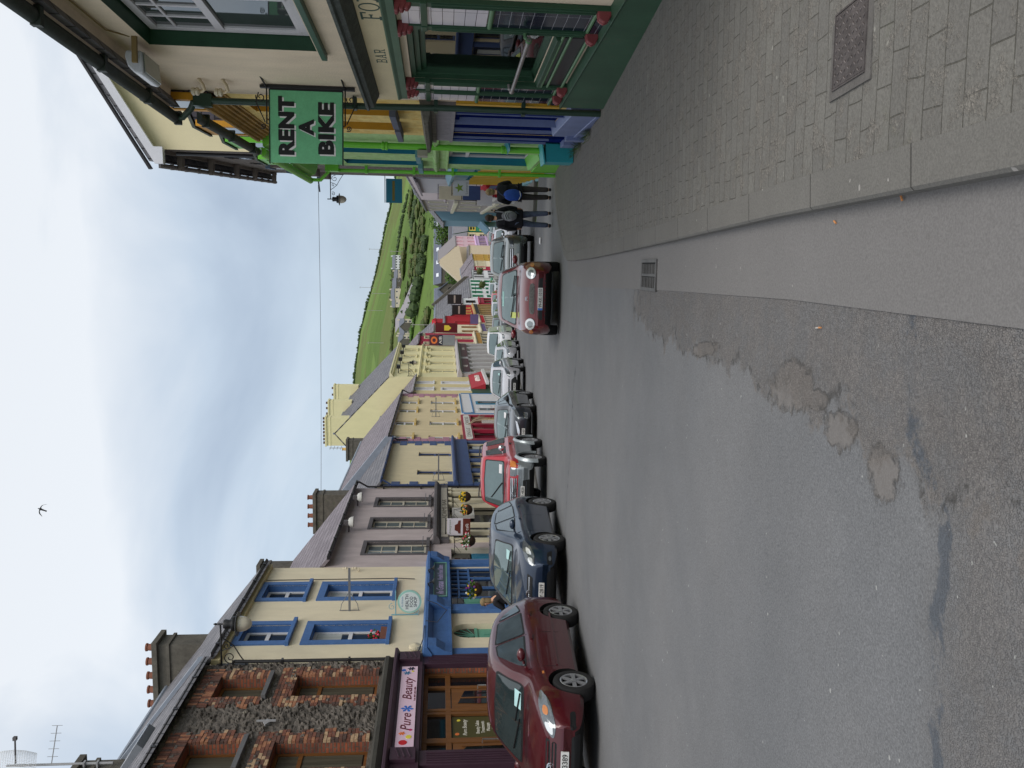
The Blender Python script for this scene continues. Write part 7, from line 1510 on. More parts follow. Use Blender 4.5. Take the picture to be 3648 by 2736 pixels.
# 4 charcoal saloon
P = paint('charcoal_paint', (44, 48, 56), metal=.35)
sal = dict(L=4.55, W=1.80, H=1.45, fo=.93, wb=2.7, rw=.32, z0=.18, paint=P, kf=.30, kr=.18, spokes=8, tumble=.40,
    top=[(0, .46), (.02, .58), (.08, .70), (.25, .79), (.7, .89), (1.25, .97), (1.8, 1.25), (2.25, 1.41), (2.6, 1.445), (3.1, 1.42), (3.6, 1.24), (3.95, 1.08), (4.4, 1.0), (4.5, .85), (4.55, .5)],
    belt=[(0, .58), (.3, .72), (.9, .83), (1.4, .88), (2.6, .92), (3.8, .97), (4.55, .9)])
c = Car('charcoal saloon with chrome winged grille behind the red off-roader', (-1.42, 30.95), .155, sal)
sal_g = ([(0, 1.0), (.64, .99), (.50, 1.33), (0, 1.36)], [[(1.75, .96), (2.55, .95), (2.52, 1.33), (2.25, 1.31)], [(2.65, .95), (3.4, .98), (3.2, 1.29), (2.62, 1.34)]])
c.glassing(*sal_g)
c.both('headlight', [(.52, .62), (.70, .62), (.85, .74), (.84, .82), (.66, .78)], lens_m, rnd_=.04, off=.012)
c.patch('grille', [(-.36, .56), (.36, .56), (.46, .70), (-.46, .70)], blk_pl, rnd_=.04, off=.005)
c.patch('grille_wing', [(-.50, .74), (-.46, .68), (-.2, .60), (0, .585), (.2, .60), (.46, .68), (.50, .74), (.2, .63), (0, .61), (-.2, .63)], chrome, off=.016, rings=2, skirt=.01); badge(c, .64, .045)
c.patch('lower_intake', [(-.5, .27), (.5, .27), (.46, .38), (-.46, .38)], blk_pl, rnd_=.04, off=.005); c.both('fog_lamp', [(.58, .34), (.76, .32), (.78, .48), (.62, .46)], chrome, rnd_=.03, off=.006); c.both('fog_bulb', [(.61, .36), (.74, .345), (.755, .455), (.64, .44)], lens_m, rnd_=.03, off=.010)
c.plate('10-D-160', .47); c.seams((1.55, 2.6, 3.4), .3, .93); c.handles((2.42, 3.3), .83, P); c.mirror(c.ox-1.75, .99, blk_pl); screen_card(c, .42, 1.08, .2, .07, white_paint)
# 5 white crossover
P = paint('pearl_silver_paint', (196, 196, 202), metal=.25)
cro = dict(L=4.41, W=1.82, H=1.66, fo=.88, wb=2.64, rw=.345, z0=.24, paint=P, kf=.26, kr=.14, spokes=5, tumble=.32,
    top=[(0, .55), (.02, .70), (.07, .84), (.2, .96), (.6, 1.06), (1.05, 1.12), (1.5, 1.38), (1.95, 1.60), (2.3, 1.655), (3.0, 1.65), (3.8, 1.56), (4.2, 1.3), (4.36, 1.0), (4.41, .6)],
    belt=[(0, .68), (.3, .86), (.8, .97), (1.3, 1.02), (2.6, 1.06), (3.8, 1.12), (4.41, 1.0)])
c = Car('pearl silver crossover with black lower grille in the left row', (.17, 41.8), .17, cro)
cro_g = ([(0, 1.17), (.66, 1.16), (.55, 1.53), (0, 1.56)], [[(1.5, 1.12), (2.45, 1.10), (2.42, 1.53), (2.0, 1.50)], [(2.55, 1.10), (3.3, 1.14), (3.2, 1.50), (2.52, 1.54)], [(3.4, 1.16), (3.85, 1.24), (3.55, 1.45), (3.35, 1.48)]])
c.glassing(*cro_g)
def cro_face(c, txt):
    c.both('headlight', [(.50, .76), (.70, .74), (.84, .84), (.86, 1.0), (.74, .98), (.56, .86)], lens_m, rnd_=.05, off=.012)
    c.patch('grille', [(-.4, .74), (.4, .74), (.44, .82), (-.44, .82)], blk_pl, rnd_=.02, off=.005); c.patch('grille_bar', [(-.4, .775), (.4, .775), (.4, .79), (-.4, .79)], chrome, off=.012, rings=1)
    c.patch('lower_intake', [(-.42, .34), (.42, .34), (.56, .50), (.40, .68), (-.40, .68), (-.56, .50)], blk_pl, rnd_=.04, off=.006); c.both('fog_lamp', [(.66, .46), (.80, .44), (.80, .60), (.70, .58)], blk_pl, rnd_=.03, off=.008)
    c.both('fog_bulb', [(.70, .49), (.77, .49), (.77, .55), (.70, .55)], lens_m, rnd_=.03, off=.014); c.plate(txt, .52); badge(c, .78, .05)
cro_face(c, '12-G-4304'); c.seams((1.4, 2.5, 3.4), .36, 1.05); c.mirror(c.ox-1.55, 1.16, P); screen_card(c, .45, 1.24, .1, .1, mat('mint_ticket', (170, 206, 206)))
def simple_face(c, z, plate=None):
    c.both('headlight', [(.50, z), (.72, z-.02), (.82, z+.05), (.82, z+.16), (.56, z+.12)], lens_m, rnd_=.04, off=.012); c.patch('grille', [(-.38, z), (.38, z), (.42, z+.11), (-.42, z+.11)], blk_pl, rnd_=.03, off=.005)
    c.patch('lower_intake', [(-.5, z-.36), (.5, z-.36), (.46, z-.22), (-.46, z-.22)], blk_pl, rnd_=.04, off=.005); c.plate(plate, z-.12); c.mirror(c.ox-1.7, z+.40, c.sp['paint'])
def mk(label, pos, dx, base, pname, rgb, g, z, **k):
    d = dict(base); d['paint'] = paint(pname, rgb); d.update(k); c = Car(label, pos, dx, d, detail=1); c.glassing(*g); simple_face(c, z); return c
fam_g = ([(0, 1.09), (.64, 1.08), (.52, 1.42), (0, 1.45)], [[(1.50, 1.04), (2.42, 1.02), (2.40, 1.42), (2.05, 1.39)], [(2.52, 1.02), (3.32, 1.05), (3.20, 1.40), (2.50, 1.44)]])
mk('silver saloon tucked behind the pearl silver crossover', (1.55, 50.5), .18, sal, 'light_silver_paint', (176, 178, 182), sal_g, .64)
van = dict(L=4.7, W=1.85, H=1.98, fo=.85, wb=2.95, rw=.33, z0=.24, paint=paint('van_white_paint', (206, 208, 212), metal=.05), kf=.16, kr=.06, spokes=6, tumble=.16,
    top=[(0, .62), (.03, .80), (.1, .98), (.3, 1.10), (.7, 1.22), (1.1, 1.60), (1.45, 1.90), (1.75, 1.97), (3.0, 1.98), (4.5, 1.95), (4.66, 1.8), (4.7, .6)], belt=[(0, .75), (.3, 1.0), (.8, 1.1), (4.7, 1.15)])
c = Car('white panel van in the middle of the left row', (2.9, 58.2), .19, van, name='parked_van', cat='van'); c.glassing([(0, 1.28), (.74, 1.27), (.68, 1.80), (0, 1.84)], [[(1.1, 1.22), (1.9, 1.22), (1.88, 1.78), (1.5, 1.76)]]); simple_face(c, .84)
mk('dark grey estate behind the white van', (4.5, 66), .2, cro, 'gunmetal_paint', (62, 66, 70), cro_g, .80)
mk('grey hatchback beyond the dark grey estate', (5.6, 72.5), .2, fam, 'dove_paint', (120, 122, 124), fam_g, .70)
mk('light silver people carrier far down the left row', (7.0, 79), .22, cro, 'frost_paint', (176, 180, 186), cro_g, .80)
mk('small red hatchback far down the left row', (8.6, 86), .22, fam, 'cherry_paint', (178, 40, 50), fam_g, .70)
mk('far silver estate near the end of the left row', (10.6, 94), .24, cro, 'silver_far_paint', (168, 174, 178), cro_g, .80)
mk('mint green taxi van halfway down the street', (12.0, 84), .2, cro, 'mint_paint', (130, 186, 150), cro_g, .80)
# right side: red hatchback facing up the hill
P = paint('brick_red_paint', (104, 16, 26), metal=.15)
cor = dict(L=4.1, W=1.69, H=1.39, fo=.84, wb=2.46, rw=.295, z0=.19, paint=P, kf=.26, kr=.14, spokes=6, tumble=.40,
    top=[(0, .44), (.02, .55), (.06, .66), (.18, .76), (.5, .86), (1.1, .95), (1.6, 1.20), (2.0, 1.355), (2.4, 1.39), (3.1, 1.37), (3.6, 1.22), (3.9, .98), (4.05, .8), (4.1, .5)], belt=[(0, .56), (.25, .70), (.7, .80), (1.3, .86), (2.6, .89), (3.6, .93), (4.1, .85)])
c = Car('brick red hatchback with round headlamps standing near the right kerb', (2.16, 20.75), .125, cor, group='cars on the right of the street')
c.glassing([(0, .985), (.64, .98), (.52, 1.29), (0, 1.315)], [[(1.6, .93), (2.4, .92), (2.36, 1.28), (2.05, 1.26)], [(2.5, .92), (3.3, .95), (3.15, 1.26), (2.48, 1.29)]])
def oval(cx_, cz_, rx, rz, n=20): return [(cx_+rx*math.cos(2*math.pi*k/n), cz_+rz*math.sin(2*math.pi*k/n)) for k in range(n)]
c.both('headlight_surround', oval(.565, .675, .135, .108), blk_pl, off=.005); c.both('headlight', oval(.565, .675, .125, .098), lens_b, off=.022, skirt=.01); c.both('headlight_inner', oval(.565, .675, .07, .06), mat('lamp_inner', (150, 156, 158), rough=.15, metal=.4), off=.027); c.both('indicator', oval(.755, .645, .045, .045), amber, off=.014)
c.patch('grille', [(-.30, .60), (.30, .60), (.35, .63), (.33, .69), (.2, .71), (-.2, .71), (-.33, .69), (-.35, .63)], mat('mesh_grille', (118, 116, 114), rough=.4, metal=.5, bump=1, bscale=90, var=.8, vscale=60), rnd_=.03, off=.014)
badge(c, .765, .035); c.patch('bumper_line', [(-.8, .565), (.8, .565), (.8, .575), (-.8, .575)], blk_pl, off=.002, rings=1, skirt=.004)
c.patch('lower_intake', [(-.48, .42), (.48, .42), (.44, .52), (-.44, .52)], blk_pl, rnd_=.04, off=.004)
for k in range(11): a = -.40+k*.08; c.patch('intake_slot', [(a-.025, .345), (a+.025, .345), (a+.025, .372), (a-.025, .372)], blk_pl, rnd_=.01, off=.003, rings=2)
c.plate('99-KK-1010', .47, blue=True); c.mirror(c.ox-1.75, .98, P); c.seams((1.5, 2.45), .3, .86); screen_card(c, -.42, 1.03, .14, .12, mat('lime_ticket', (196, 206, 120))); screen_card(c, -.05, 1.27, .36, .035, mat('pale_mint', (150, 190, 186)))
P = paint('sage_silver_paint', (120, 126, 122), metal=.45)
d = dict(cro); d['paint'] = P
c = Car('sage silver crossover parked behind the brick red hatchback', (5.15, 34.2), .19, d, group='cars on the right of the street'); c.glassing(*cro_g)
c.both('headlight', [(.46, .80), (.78, .80), (.84, .90), (.82, .98), (.50, .92)], lens_m, rnd_=.04, off=.012); c.patch('grille', [(-.44, .78), (.44, .78), (.44, .94), (-.44, .94)], blk_pl, rnd_=.03, off=.005)
for z in (.82, .89): c.patch('grille_bar', [(-.42, z-.01), (.42, z-.01), (.42, z+.01), (-.42, z+.01)], chrome, off=.014, rings=1)
c.patch('lower_bumper', [(-.86, .28), (.86, .28), (.86, .46), (.5, .50), (-.5, .50), (-.86, .46)], blk_pl, off=.006); c.both('fog_lamp', oval(.70, .42, .06, .05), lens_m, off=.014); c.mirror(c.ox-1.55, 1.16, chrome); c.plate('', .62)
c = mk('white hatchback parked beyond the sage silver crossover', (8.75, 51.2), .2, fam, 'ice_white_paint', (202, 204, 210), fam_g, .70); c.T.e['group'] = 'cars on the right of the street'
for lb, pos, rgb, nm in (('white van roof showing above the sage silver crossover', (12.2, 74), (200, 204, 210), 'white_b_paint'), ('dark car at the foot of the street before the pink house', (21.0, 116), (50, 56, 60), 'dark_b_paint'), ('dark red car at the foot of the street before the pink house', (19.6, 112), (120, 40, 44), 'wine_b_paint'), ('black car farthest along the right kerb', (22.6, 124), (34, 36, 40), 'black_b_paint'), ('silver car half hidden beside the light blue gable', (19.4, 104), (150, 154, 158), 'silver_b_paint')):
    c = mk(lb, pos, .22, cro if 'van' in lb else fam, nm, rgb, cro_g if 'van' in lb else fam_g, .72); c.T.e['group'] = 'cars on the right of the street'
# ================================================================ PEOPLE
skin_m = mat('skin', (196, 148, 122), rough=.6, var=.08); cloth_blk = mat('black_cloth', (26, 26, 32), rough=.9, var=.3, vscale=9, bump=.6, bscale=14); cloth_brn = mat('brown_grey_trousers', (62, 56, 56), rough=.9, var=.3, vscale=9, bump=.5, bscale=14); denim_d = mat('dark_denim', (52, 58, 72), rough=.9, var=.3, vscale=12, bump=.5, bscale=14); denim_l = mat('pale_denim', (84, 92, 114), rough=.9, var=.3, vscale=12, bump=.5, bscale=14); shoe_m = mat('shoe_black', (24, 22, 22), rough=.6)
def skinned(name, V, Ed, Rd, m, parent, sub=2, root=0):
    me = bpy.data.meshes.new(name); me.from_pydata(V, Ed, []); o = bpy.data.objects.new(name, me); COL.objects.link(o)
    sk = o.modifiers.new('s', 'SKIN'); sk.use_smooth_shade = True; sk.branch_smoothing = .6
    for i, r_ in enumerate(Rd): q = me.skin_vertices[0].data[i]; q.radius = r_ if isinstance(r_, tuple) else (r_, r_); q.use_root = (i == root)
    sb = o.modifiers.new('u', 'SUBSURF'); sb.levels = sb.render_levels = sub
    me2 = bpy.data.meshes.new_from_object(o.evaluated_get(bpy.context.evaluated_depsgraph_get())); bpy.data.objects.remove(o); me2.materials.clear(); me2.materials.append(m); me2.name = name
    me2.polygons.foreach_set('use_smooth', [True]*len(me2.polygons))
    o = bpy.data.objects.new(name, me2); COL.objects.link(o); o.parent = parent; return o
def person(label, x, y, z, rot, h, J, top_m, leg_m, hair_m, coat_len=.82, coat_w=1.0, hairlen=0, group=None, bulk=1.0):
    """J: joint offsets for a 1.75 m figure facing +y"""
    T = Thing('person', label, 'person', Matrix.Translation((x, y, z)) @ Matrix.Rotation(rot, 4, 'Z') @ Matrix.Scale(h/1.75, 4), (0, 0, 0), group); P_ = T.e
    g = lambda k: Vector(J[k]); b = bulk
    V = [g('pelvis'), g('spine'), g('chest'), g('neck'), g('head0'), g('head1'), g('head2')]; Ed = [(0, 1), (1, 2), (2, 3), (3, 4), (4, 5), (5, 6)]; Rd = [(.15, .11), (.14, .10), (.16, .11), .055, .075, (.082, .098), (.062, .075)]
    for sd_ in ('l', 'r'):
        k = len(V); V += [g('hip'+sd_), g('knee'+sd_), g('ankle'+sd_), g('toe'+sd_)]; Ed += [(0, k), (k, k+1), (k+1, k+2), (k+2, k+3)]; Rd += [.085, .058, .042, .035]
        k = len(V); sh, el, wr = g('sh'+sd_), g('el'+sd_), g('wr'+sd_); V += [sh, el, wr]; Ed += [(2, k), (k, k+1), (k+1, k+2)]; Rd += [.06, .042, .028]
        d = (wr-el).normalized(); side = Vector((0, 1, 0)); side = (side-d*side.dot(d)).normalized(); q = len(V); palm = wr+d*.07; V.append(palm); Ed.append((k+2, q)); Rd.append((.034, .018))
        for f in range(4):
            o = side*(-.030+.02*f); L1 = (.038, .044, .042, .034)[3-f]; k2 = len(V); cu = d.cross(side)*(.012*(1 if sd_ == 'l' else -1)); V += [palm+o+d*L1*.5, palm+o+d*L1+cu, palm+o*.95+d*L1*1.7+cu*2.4]; Ed += [(q, k2), (k2, k2+1), (k2+1, k2+2)]; Rd += [.0095, .009, .007]
        k2 = len(V); V += [wr+d*.03+side*.035, wr+d*.065+side*.052]; Ed += [(k+2, k2), (k2, k2+1)]; Rd += [.011, .009]
    body = skinned('body', V, Ed, Rd, skin_m, P_, 2)
    hd = g('head1'); up = (g('head2')-g('head0')).normalized(); mb = MB()
    hm = MB(); hm.sphere((hd.x, hd.y-.012, hd.z+.045), (.094, .108, .088), 16)
    if hairlen: hm.sphere((hd.x, hd.y-.05, hd.z-.06), (.088, .06, .11+hairlen), 14)
    else: hm.sphere((hd.x, hd.y-.045, hd.z-.03), (.082, .066, .085), 14)
    for i, v in enumerate(hm.v): nn = noise.noise(Vector(v)*22)*.012; hm.v[i] = (v[0]*(1+nn), v[1]+nn, v[2]+nn)
    T.part('hair', hm, hair_m, body, smooth=True)
    fm_ = MB()
    for sg in (-1, 1): fm_.sphere((hd.x+sg*.085, hd.y, hd.z-.01), (.012, .02, .032), 8)
    fm_.prism([(hd.x-.012, hd.z-.03), (hd.x+.012, hd.z-.03), (hd.x, hd.z+.02)], 'y', hd.y+.085, hd.y+.112); T.part('ears_and_nose', fm_, skin_m, body, smooth=True)
    em = MB()
    for sg in (-1, 1): em.sphere((hd.x+sg*.03, hd.y+.088, hd.z+.01), (.012, .008, .008), 8)
    em.box(hd.x-.022, hd.x+.022, hd.y+.09, hd.y+.096, hd.z-.062, hd.z-.056); T.part('eyes_and_mouth', em, mat('dark_features', (50, 34, 30)), body)
    # trousers
    V = [g('pelvis')+Vector((0, 0, .02))]; Ed = []; Rd = [(.165*b, .125*b)]
    for sd_ in ('l', 'r'): k = len(V); hp, kn, an = g('hip'+sd_), g('knee'+sd_), g('ankle'+sd_); V += [hp, hp.lerp(kn, .5), kn, kn.lerp(an, .5), an+(kn-an).normalized()*-.015]; Ed += [(0, k), (k, k+1), (k+1, k+2), (k+2, k+3), (k+3, k+4)]; Rd += [.112*b, .095*b, .078, .072, .068]
    skinned('trousers', V, Ed, Rd, leg_m if not isinstance(leg_m, tuple) else leg_m[0], body)
    for sd_ in ('l', 'r'):
        an, to = g('ankle'+sd_), g('toe'+sd_); skinned('shoe', [an+Vector((0, -.03, -.035)), an.lerp(to, .5)+Vector((0, 0, -.02)), to+Vector((0, .02, 0))], [(0, 1), (1, 2)], [(.048, .045), (.05, .042), (.04, .028)], shoe_m, body)
    # jacket
    V = [g('pelvis')+Vector((0, -.01, (coat_len-.92)*1.0)), g('pelvis')+Vector((0, 0, .06)), g('spine'), g('chest'), g('neck')+Vector((0, 0, -.03))]; Ed = [(0, 1), (1, 2), (2, 3), (3, 4)]; Rd = [(.205*coat_w, .15*coat_w), (.195*coat_w, .145*coat_w), (.19*coat_w, .14*coat_w), (.20*coat_w, .145*coat_w), .078]
    for sd_ in ('l', 'r'): k = len(V); sh, el, wr = g('sh'+sd_), g('el'+sd_), g('wr'+sd_); V += [sh, sh.lerp(el, .5), el, el.lerp(wr, .93)]; Ed += [(3, k), (k, k+1), (k+1, k+2), (k+2, k+3)]; Rd += [.088*coat_w, .076, .066, .052]
    skinned('jacket', V, Ed, Rd, top_m, body, root=1)
    return T, body
def pose(step=.12, sway=0, spread=.10, lean=0, arms=None, hl=0):
    J = dict(pelvis=(0, 0, .95), spine=(0, .01+lean*.4, 1.12), chest=(0, .02+lean, 1.32), neck=(0, .03+lean*1.3, 1.49), head0=(0, .045+lean*1.4, 1.55), head1=(0, .055+lean*1.45, 1.63), head2=(0, .05+lean*1.5, 1.71),
        hipl=(-.09, 0, .91), hipr=(.09, 0, .91), kneel=(-.10-spread*.3, .05+step*.7, .50), kneer=(.10+spread*.3, .04-step*.1, .49), anklel=(-.09-spread*.5, step, .09), ankler=(.09+spread*.5, -step, .11), toel=(-.11-spread*.5, step+.15, .035), toer=(.11+spread*.5, -step+.15, .045),
        shl=(-.19, .02+lean, 1.41), shr=(.19, .02+lean, 1.41), ell=(-.27, -.03, 1.13), elr=(.27, -.02, 1.13), wrl=(-.26, .08, .90), wrr=(.26, .06, .89))
    if arms: J.update(arms)
    return J
hair_fair = mat('hair_fair', (136, 116, 84), rough=.8, var=.4, vscale=30); hair_brn = mat('hair_brown', (58, 44, 38), rough=.8, var=.4, vscale=30)
zp = street_z(22.0)+.012
T1, b1 = person('person with fair hair and black jacket walking away carrying a blue shoulder bag', 5.02, 22.0, zp, R(-6), 1.74, pose(.06, spread=.0, arms=dict(ell=(-.26, .10, 1.14), wrl=(-.14, .24, 1.06), elr=(.27, .08, 1.14), wrr=(.16, .24, 1.05))), cloth_blk, cloth_brn, hair_fair, coat_len=.88, coat_w=1.2)
T2, b2 = person('person with brown hair in long black coat and blue jeans walking away', 4.34, 22.0, zp, R(-6), 1.75, pose(.05, spread=.12), cloth_blk, denim_l, hair_brn, coat_len=.74, coat_w=1.34)
# pale left trouser leg of the second walker
T3, b3 = person('distant person in black walking down the right footpath', 16.55, 80, street_z(80)+.10, R(-8), 1.72, pose(.2), cloth_blk, cloth_blk, hair_brn)
T4, b4 = person('person with fair hair in black top reaching over between parked cars', -5.05, 20.1, street_z(20.1)+.12, R(75), 1.66, pose(.02, lean=.10, arms=dict(ell=(-.25, .22, 1.20), wrl=(-.18, .46, 1.12), elr=(.22, .26, 1.2), wrr=(.12, .48, 1.15))), cloth_blk, denim_d, hair_fair, hairlen=.05)
# bags
t = Thing('shoulder_bag', 'bright blue shoulder bag hanging on the back of a walker', 'bag', Matrix.Translation((4.90, 21.76, zp+.83)) @ Matrix.Rotation(R(-6), 4, 'Z'), (0, 0, 0))
mb = MB(); mb.sphere((0, 0, .23), (.155, .085, .24), 18); t.part('bag_body', mb, mat('royal_blue_fabric', (36, 74, 160), rough=.8, var=.25, vscale=8, bump=.5, bscale=12), smooth=True)
mb = MB(); mb.tube([(-.13, -.055, .08), (-.02, -.078, .03), (.10, -.06, .06)], .008, 6); t.part('piping', mb, white_paint)
mb = MB(); mb.tube([(-.05, -.02, .44), (.03, .02, .56), (.16, .10, .66), (.22, .2, .62)], .016, 6); t.part('strap', mb, mat('navy_strap', (30, 40, 70)), smooth=True)
t = Thing('backpack', 'small grey backpack on the back of the walker in jeans', 'bag', Matrix.Translation((4.35, 21.74, zp+.94)) @ Matrix.Rotation(R(-6), 4, 'Z'), (0, 0, 0))
mb = MB(); mb.sphere((0, -.0, .21), (.135, .07, .20), 18); mb.sphere((0, -.04, .13), (.11, .06, .12), 16); t.part('bag_body', mb, mat('grey_fabric', (112, 112, 118), rough=.8, var=.25, vscale=8, bump=.5, bscale=12), smooth=True)
mb = MB(); mb.tube([(-.12, -.03, .20), (-.09, -.06, .30), (0, -.07, .34), (.09, -.06, .30), (.12, -.03, .20)], .012, 6); mb.tube([(-.11, -.05, .16), (-.08, -.07, .25), (0, -.075, .28), (.08, -.07, .25), (.11, -.05, .16)], .010, 6); t.part('piping', mb, mat('pale_grey_piping', (176, 178, 184)), smooth=True)
for sg in (-1, 1): mb = MB(); mb.tube([(sg*.09, -.02, .36), (sg*.11, .04, .50), (sg*.12, .12, .55), (sg*.12, .24, .48)], .016, 6); t.part('strap', mb, mat('grey_fabric', (112, 112, 118)), smooth=True)
t = Thing('carrier_bag', 'small bright blue bag held up behind the burgundy hatchback', 'bag', Matrix.Translation((-5.62, 19.95, street_z(20)+.98)), (0, 0, 0))
mb = MB(); mb.prism([(-.16, 0), (.16, .0), (.19, .26), (.06, .32), (-.08, .30), (-.19, .24)], 'y', -.05, .05); t.part('bag_body', mb, mat('plastic_blue', (40, 90, 200), rough=.4), bevel=.02)

# ================================================================ SMALL THINGS
def basket(label, s, z, cols, seedn, out=.42, r=.26):
    T = Thing('hanging_basket', label, 'hanging basket', LF, (s, -out, z), 'hanging flower baskets on the left shopfronts')
    mb = MB(); mb.lathe([(.03, -.19), (.13, -.15), (.2, -.04), (.21, .02), (.19, .03)], (s, -out, z), n=16); T.part('bowl', mb, mat('moss_bowl', (58, 40, 28), var=.4), smooth=True)
    blooms(T, (s, -out, z+.12), (r, r, .16), 26, seedn, cols)
    mb = MB(); 
    for k in range(3): a = k*2.1; mb.tube([(s+.18*math.cos(a), -out+.18*math.sin(a), z), (s, -out, z+.5)], .006, 4)
    mb.tube([(s, 0, z+.52), (s, -out-.03, z+.52)], .012, 6); mb.tube([(s, 0, z+.3), (s, -out*.6, z+.5)], .008, 5); T.part('hanger', mb, black_iron)
basket('hanging basket of pink and white flowers over the teal door', 16.25, .42, [f_red, f_pink, f_white], 11)
basket('hanging basket of purple and yellow flowers before the blue shop window', 11.9, .40, [f_pur, f_yel, f_white], 12)
basket('hanging basket of yellow flowers on the mauve building, right one', 21.7, .38, [f_yel, f_yel, f_yel], 13, r=.2)
basket('hanging basket of yellow and orange flowers on the mauve building, left one', 19.9, .38, [f_yel, f_yel, c_org], 14, r=.2)
for lb, s in (('round hanging basket in front of the emerald striped building', 6.5), ('round hanging basket at the far end of the emerald striped building', 15.5)):
    T = Thing('hanging_basket', lb, 'hanging basket', L3F, (s, -1.4, -4.9), 'hanging baskets far down the street'); mb = MB(); mb.sphere((s, -1.4, -4.9), (.5, .5, .48), 10); leaf_cloud(mb, (s, -1.4, -4.9), (.62, .62, .6), 220, .2, random.Random(4)); T.part('foliage', mb, LF3); mb = MB(); mb.tube([(s, 0, -3.9), (s, -1.4, -3.9), (s, -1.4, -4.3)], .04, 5); T.part('bracket', mb, black_iron)
T = Thing('candle_branch', 'dried branch ornament over the crimson shop door', 'ornament', LF, (38.4, -.3, -.8)); mb = MB(); rnd = random.Random(8)
for k in range(14): a = rnd.uniform(-1.2, 1.2); mb.tube([(38.4, -.2, -.2-.1*rnd.random()), (38.4+math.sin(a)*.5, -.5, -.5-.3*rnd.random()), (38.4+math.sin(a)*.9, -.6-.2*rnd.random(), -.9-.5*rnd.random())], .02, 4)
T.part('twigs', mb, mat('dry_twig', (150, 130, 110)))
# rooftop mast with mesh dish and aerial
T = Thing('mesh_dish', 'white wire mesh dish and mast on the far left chimney', 'aerial', LF, (7.9, 2.15, 9.6))
mb = MB(); mb.tube([(7.9, 2.15, 9.1), (7.9, 2.15, 11.5)], .03, 8); 
for z in (9.45, 9.75): mb.box(7.84, 7.96, 2.1, 2.3, z-.02, z+.02)
T.part('mast', mb, mat('galvanised', (150, 150, 152), rough=.5))
mb = MB(); C0 = Vector((7.9, 2.0, 11.35))
for i in range(15): u_ = -1+2*i/14; mb.tube([tuple(C0+Vector((u_*.34, -.10+.06*u_*u_+.10*v_*v_, v_*.52+u_*.14))) for v_ in (-1, -.5, 0, .5, 1)], .004, 4, caps=False)
for i in range(21): v_ = -1+2*i/20; mb.tube([tuple(C0+Vector((u_*.34, -.10+.06*u_*u_+.10*v_*v_, v_*.52+u_*.14))) for u_ in (-1, -.5, 0, .5, 1)], .004, 4, caps=False)
T.part('mesh_reflector', mb, white_paint)
mb = MB(); mb.tube([(7.9, 2.1, 11.3), (7.95, 1.5, 11.3)], .02, 6); mb.box(7.91, 7.99, 1.46, 1.54, 11.26, 11.34); T.part('feed_arm', mb, stone_dark)
T = Thing('tv_aerial', 'small ladder shaped television aerial on the dish mast', 'aerial', LF, (7.9, 2.15, 10.3)); mb = MB(); mb.tube([(7.9, 2.15, 10.5), (8.3, 1.4, 10.5)], .012, 5)
for k in range(6): q = k/5; mb.tube([(7.9+.4*q-.0, 2.15-.75*q, 10.5-.12), (7.9+.4*q, 2.15-.75*q, 10.5+.12)], .006, 4)
T.part('elements', mb, mat('galvanised', (150, 150, 152)))
T = Thing('tv_aerial', 'thin television aerial beside the yellow bank chimney', 'aerial', L2F, (-.3, 6.0, 9.5)); mb = MB(); mb.tube([(.0, 6.4, 9.2), (.0, 6.4, 11.0)], .03, 5)
for k in range(4): mb.tube([(-.5, 6.4, 10.9-.3*k), (.5, 6.4, 10.9-.3*k)], .02, 4)
T.part('elements', mb, mat('galvanised', (150, 150, 152)))
# bird
T = Thing('bird', 'dark bird with spread wings gliding high in the sky', 'bird', Matrix.Translation((-5.9, 40, 19.45)) @ Matrix.Rotation(R(20), 4, 'Y'), (0, 0, 0))
bm_ = mat('bird_dark', (40, 40, 44), rough=.8)
V = [(0, -.02, .20), (0, 0, .15), (0, 0, .07), (0, 0, -.05), (0, .0, -.12), (0, 0, -.22)]; Ed = [(0, 1), (1, 2), (2, 3), (3, 4), (4, 5)]; Rd = [.008, .028, .045, .045, .028, (.045, .006)]
for sg in (-1, 1): k = len(V); V += [(sg*.10, 0, .10), (sg*.20, .02, .06), (sg*.30, .03, -.10)]; Ed += [(2, k), (k, k+1), (k+1, k+2)]; Rd += [(.05, .012), (.05, .008), (.015, .004)]
skinned('body', V, Ed, Rd, bm_, T.e, 1, root=2)
# drain grate in the gutter
T = Thing('drain_grate', 'cast iron slotted drain grate in the gutter strip', 'drain', FM(Matrix.Translation((1.065, 8.0, street_z(8.0)+.008)) @ Matrix.Rotation(-.14, 4, 'Z') @ Matrix.Rotation(-.065, 4, 'X')), (0, 0, 0))
iron = mat('cast_iron', (92, 90, 88), rough=.6, var=.4, metal=.3)
mb = MB()
for a, b, c, d in ((-.15, .15, -.40, -.36), (-.15, .15, .36, .40), (-.15, -.12, -.36, .36), (.12, .15, -.36, .36)): mb.box(a, b, c, d, -.004, .012)
for k in range(-1, 2, 2):
    for i in range(9): y_ = -.34+i*.083; mb.prism([(-.012+k*.062-.048, y_-.012), (-.012+k*.062+.055, y_+.016), (-.012+k*.062+.055, y_+.040), (-.012+k*.062-.048, y_+.012)], 'z', -.004, .010)
mb.box(-.012, .012, -.36, .36, -.004, .010); T.part('grate', mb, iron); mb = MB(); mb.box(-.125, .125, -.37, .37, -.004, .0005); T.part('pit', mb, under)
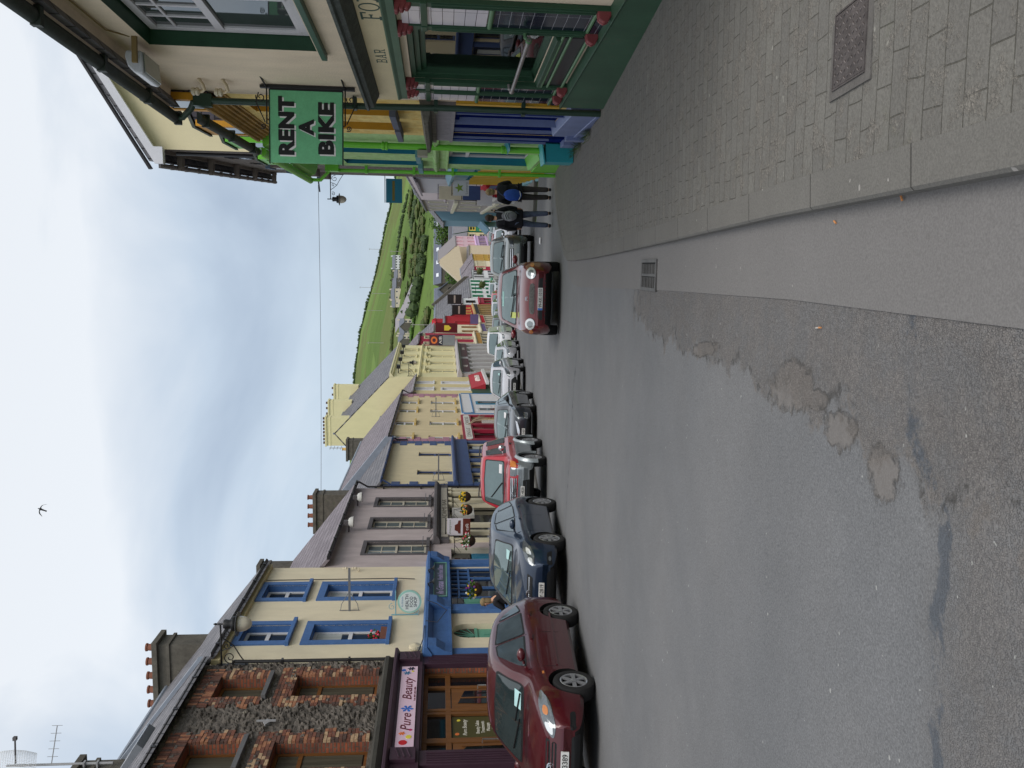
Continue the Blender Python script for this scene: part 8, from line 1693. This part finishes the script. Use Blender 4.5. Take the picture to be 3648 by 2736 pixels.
# inspection cover in the paving
T = Thing('manhole_cover', 'square steel tread plate cover set in the paving', 'manhole cover', FM(Matrix.Translation((1.375, 3.235, street_z(3.235)+.087)) @ Matrix.Rotation(-.10, 4, 'Z') @ Matrix.Rotation(-.065, 4, 'X')), (0, 0, 0))
mb = MB(); mb.box(-.19, .19, -.20, .19, -.01, .0); T.part('surround', mb, mat('cover_surround', (96, 93, 90), var=.25, vscale=8, bump=.4))
mb = MB(); mb.box(-.145, .145, -.145, .145, .0, .004); 
for i in range(9):
    for j in range(9):
        x_, y_ = -.128+i*.032, -.128+j*.032; a = .6 if (i+j) % 2 else -.6; dx, dy = .011*math.cos(a), .011*math.sin(a)
        mb.tube([(x_-dx, y_-dy, .004), (x_, y_, .0065), (x_+dx, y_+dy, .004)], [.0015, .004, .0015], 5)
for a, b, c, d in ((-.155, -.148, -.155, .155), (.148, .155, -.155, .155), (-.148, .148, -.155, -.148), (-.148, .148, .148, .155)): mb.box(a, b, c, d, -.0, .006)
T.part('tread_plate', mb, mat('tread_steel', (96, 90, 89), rough=.55, metal=.4, var=.4, vscale=12))
butt_w = mat('paper_white', (190, 184, 176)); filt = mat('filter_orange', (196, 134, 84))
for k, (lb, x_, y_, on, a) in enumerate((('white and orange cigarette end on the rough tarmac', .27, 3.72, 0, 1.5), ('flattened cigarette end on the gutter strip', .72, 3.55, .004, .9), ('orange cigarette filter on the kerb edge', .69, 2.94, .008, .4))):
    T = Thing('cigarette_end', lb, 'litter', FM(Matrix.Translation((x_, y_, street_z(y_)+.008+on)) @ Matrix.Rotation(a, 4, 'Z')), (0, 0, 0), 'cigarette ends in the gutter')
    mb = MB(); mb.tube([(-.010, 0, 0), (.012, .0, 0)], .0042, 8); T.part('filter', mb, filt); 
    if k == 0: mb = MB(); mb.tube([(.012, 0, 0), (.042, .002, 0)], .0042, 8); T.part('paper', mb, butt_w)
T = Thing('litter', 'crumpled white paper on the tarmac by the rear parked crossover', 'litter', FM(Matrix.Translation((4.65, 27.2, street_z(27.2)+.02))), (0, 0, 0)); mb = MB(); mb.prism([(-.12, -.08), (.10, -.10), (.14, .04), (0, .12), (-.08, .06)], 'z', 0, .05); T.part('paper', mb, white_paint, bevel=.02)
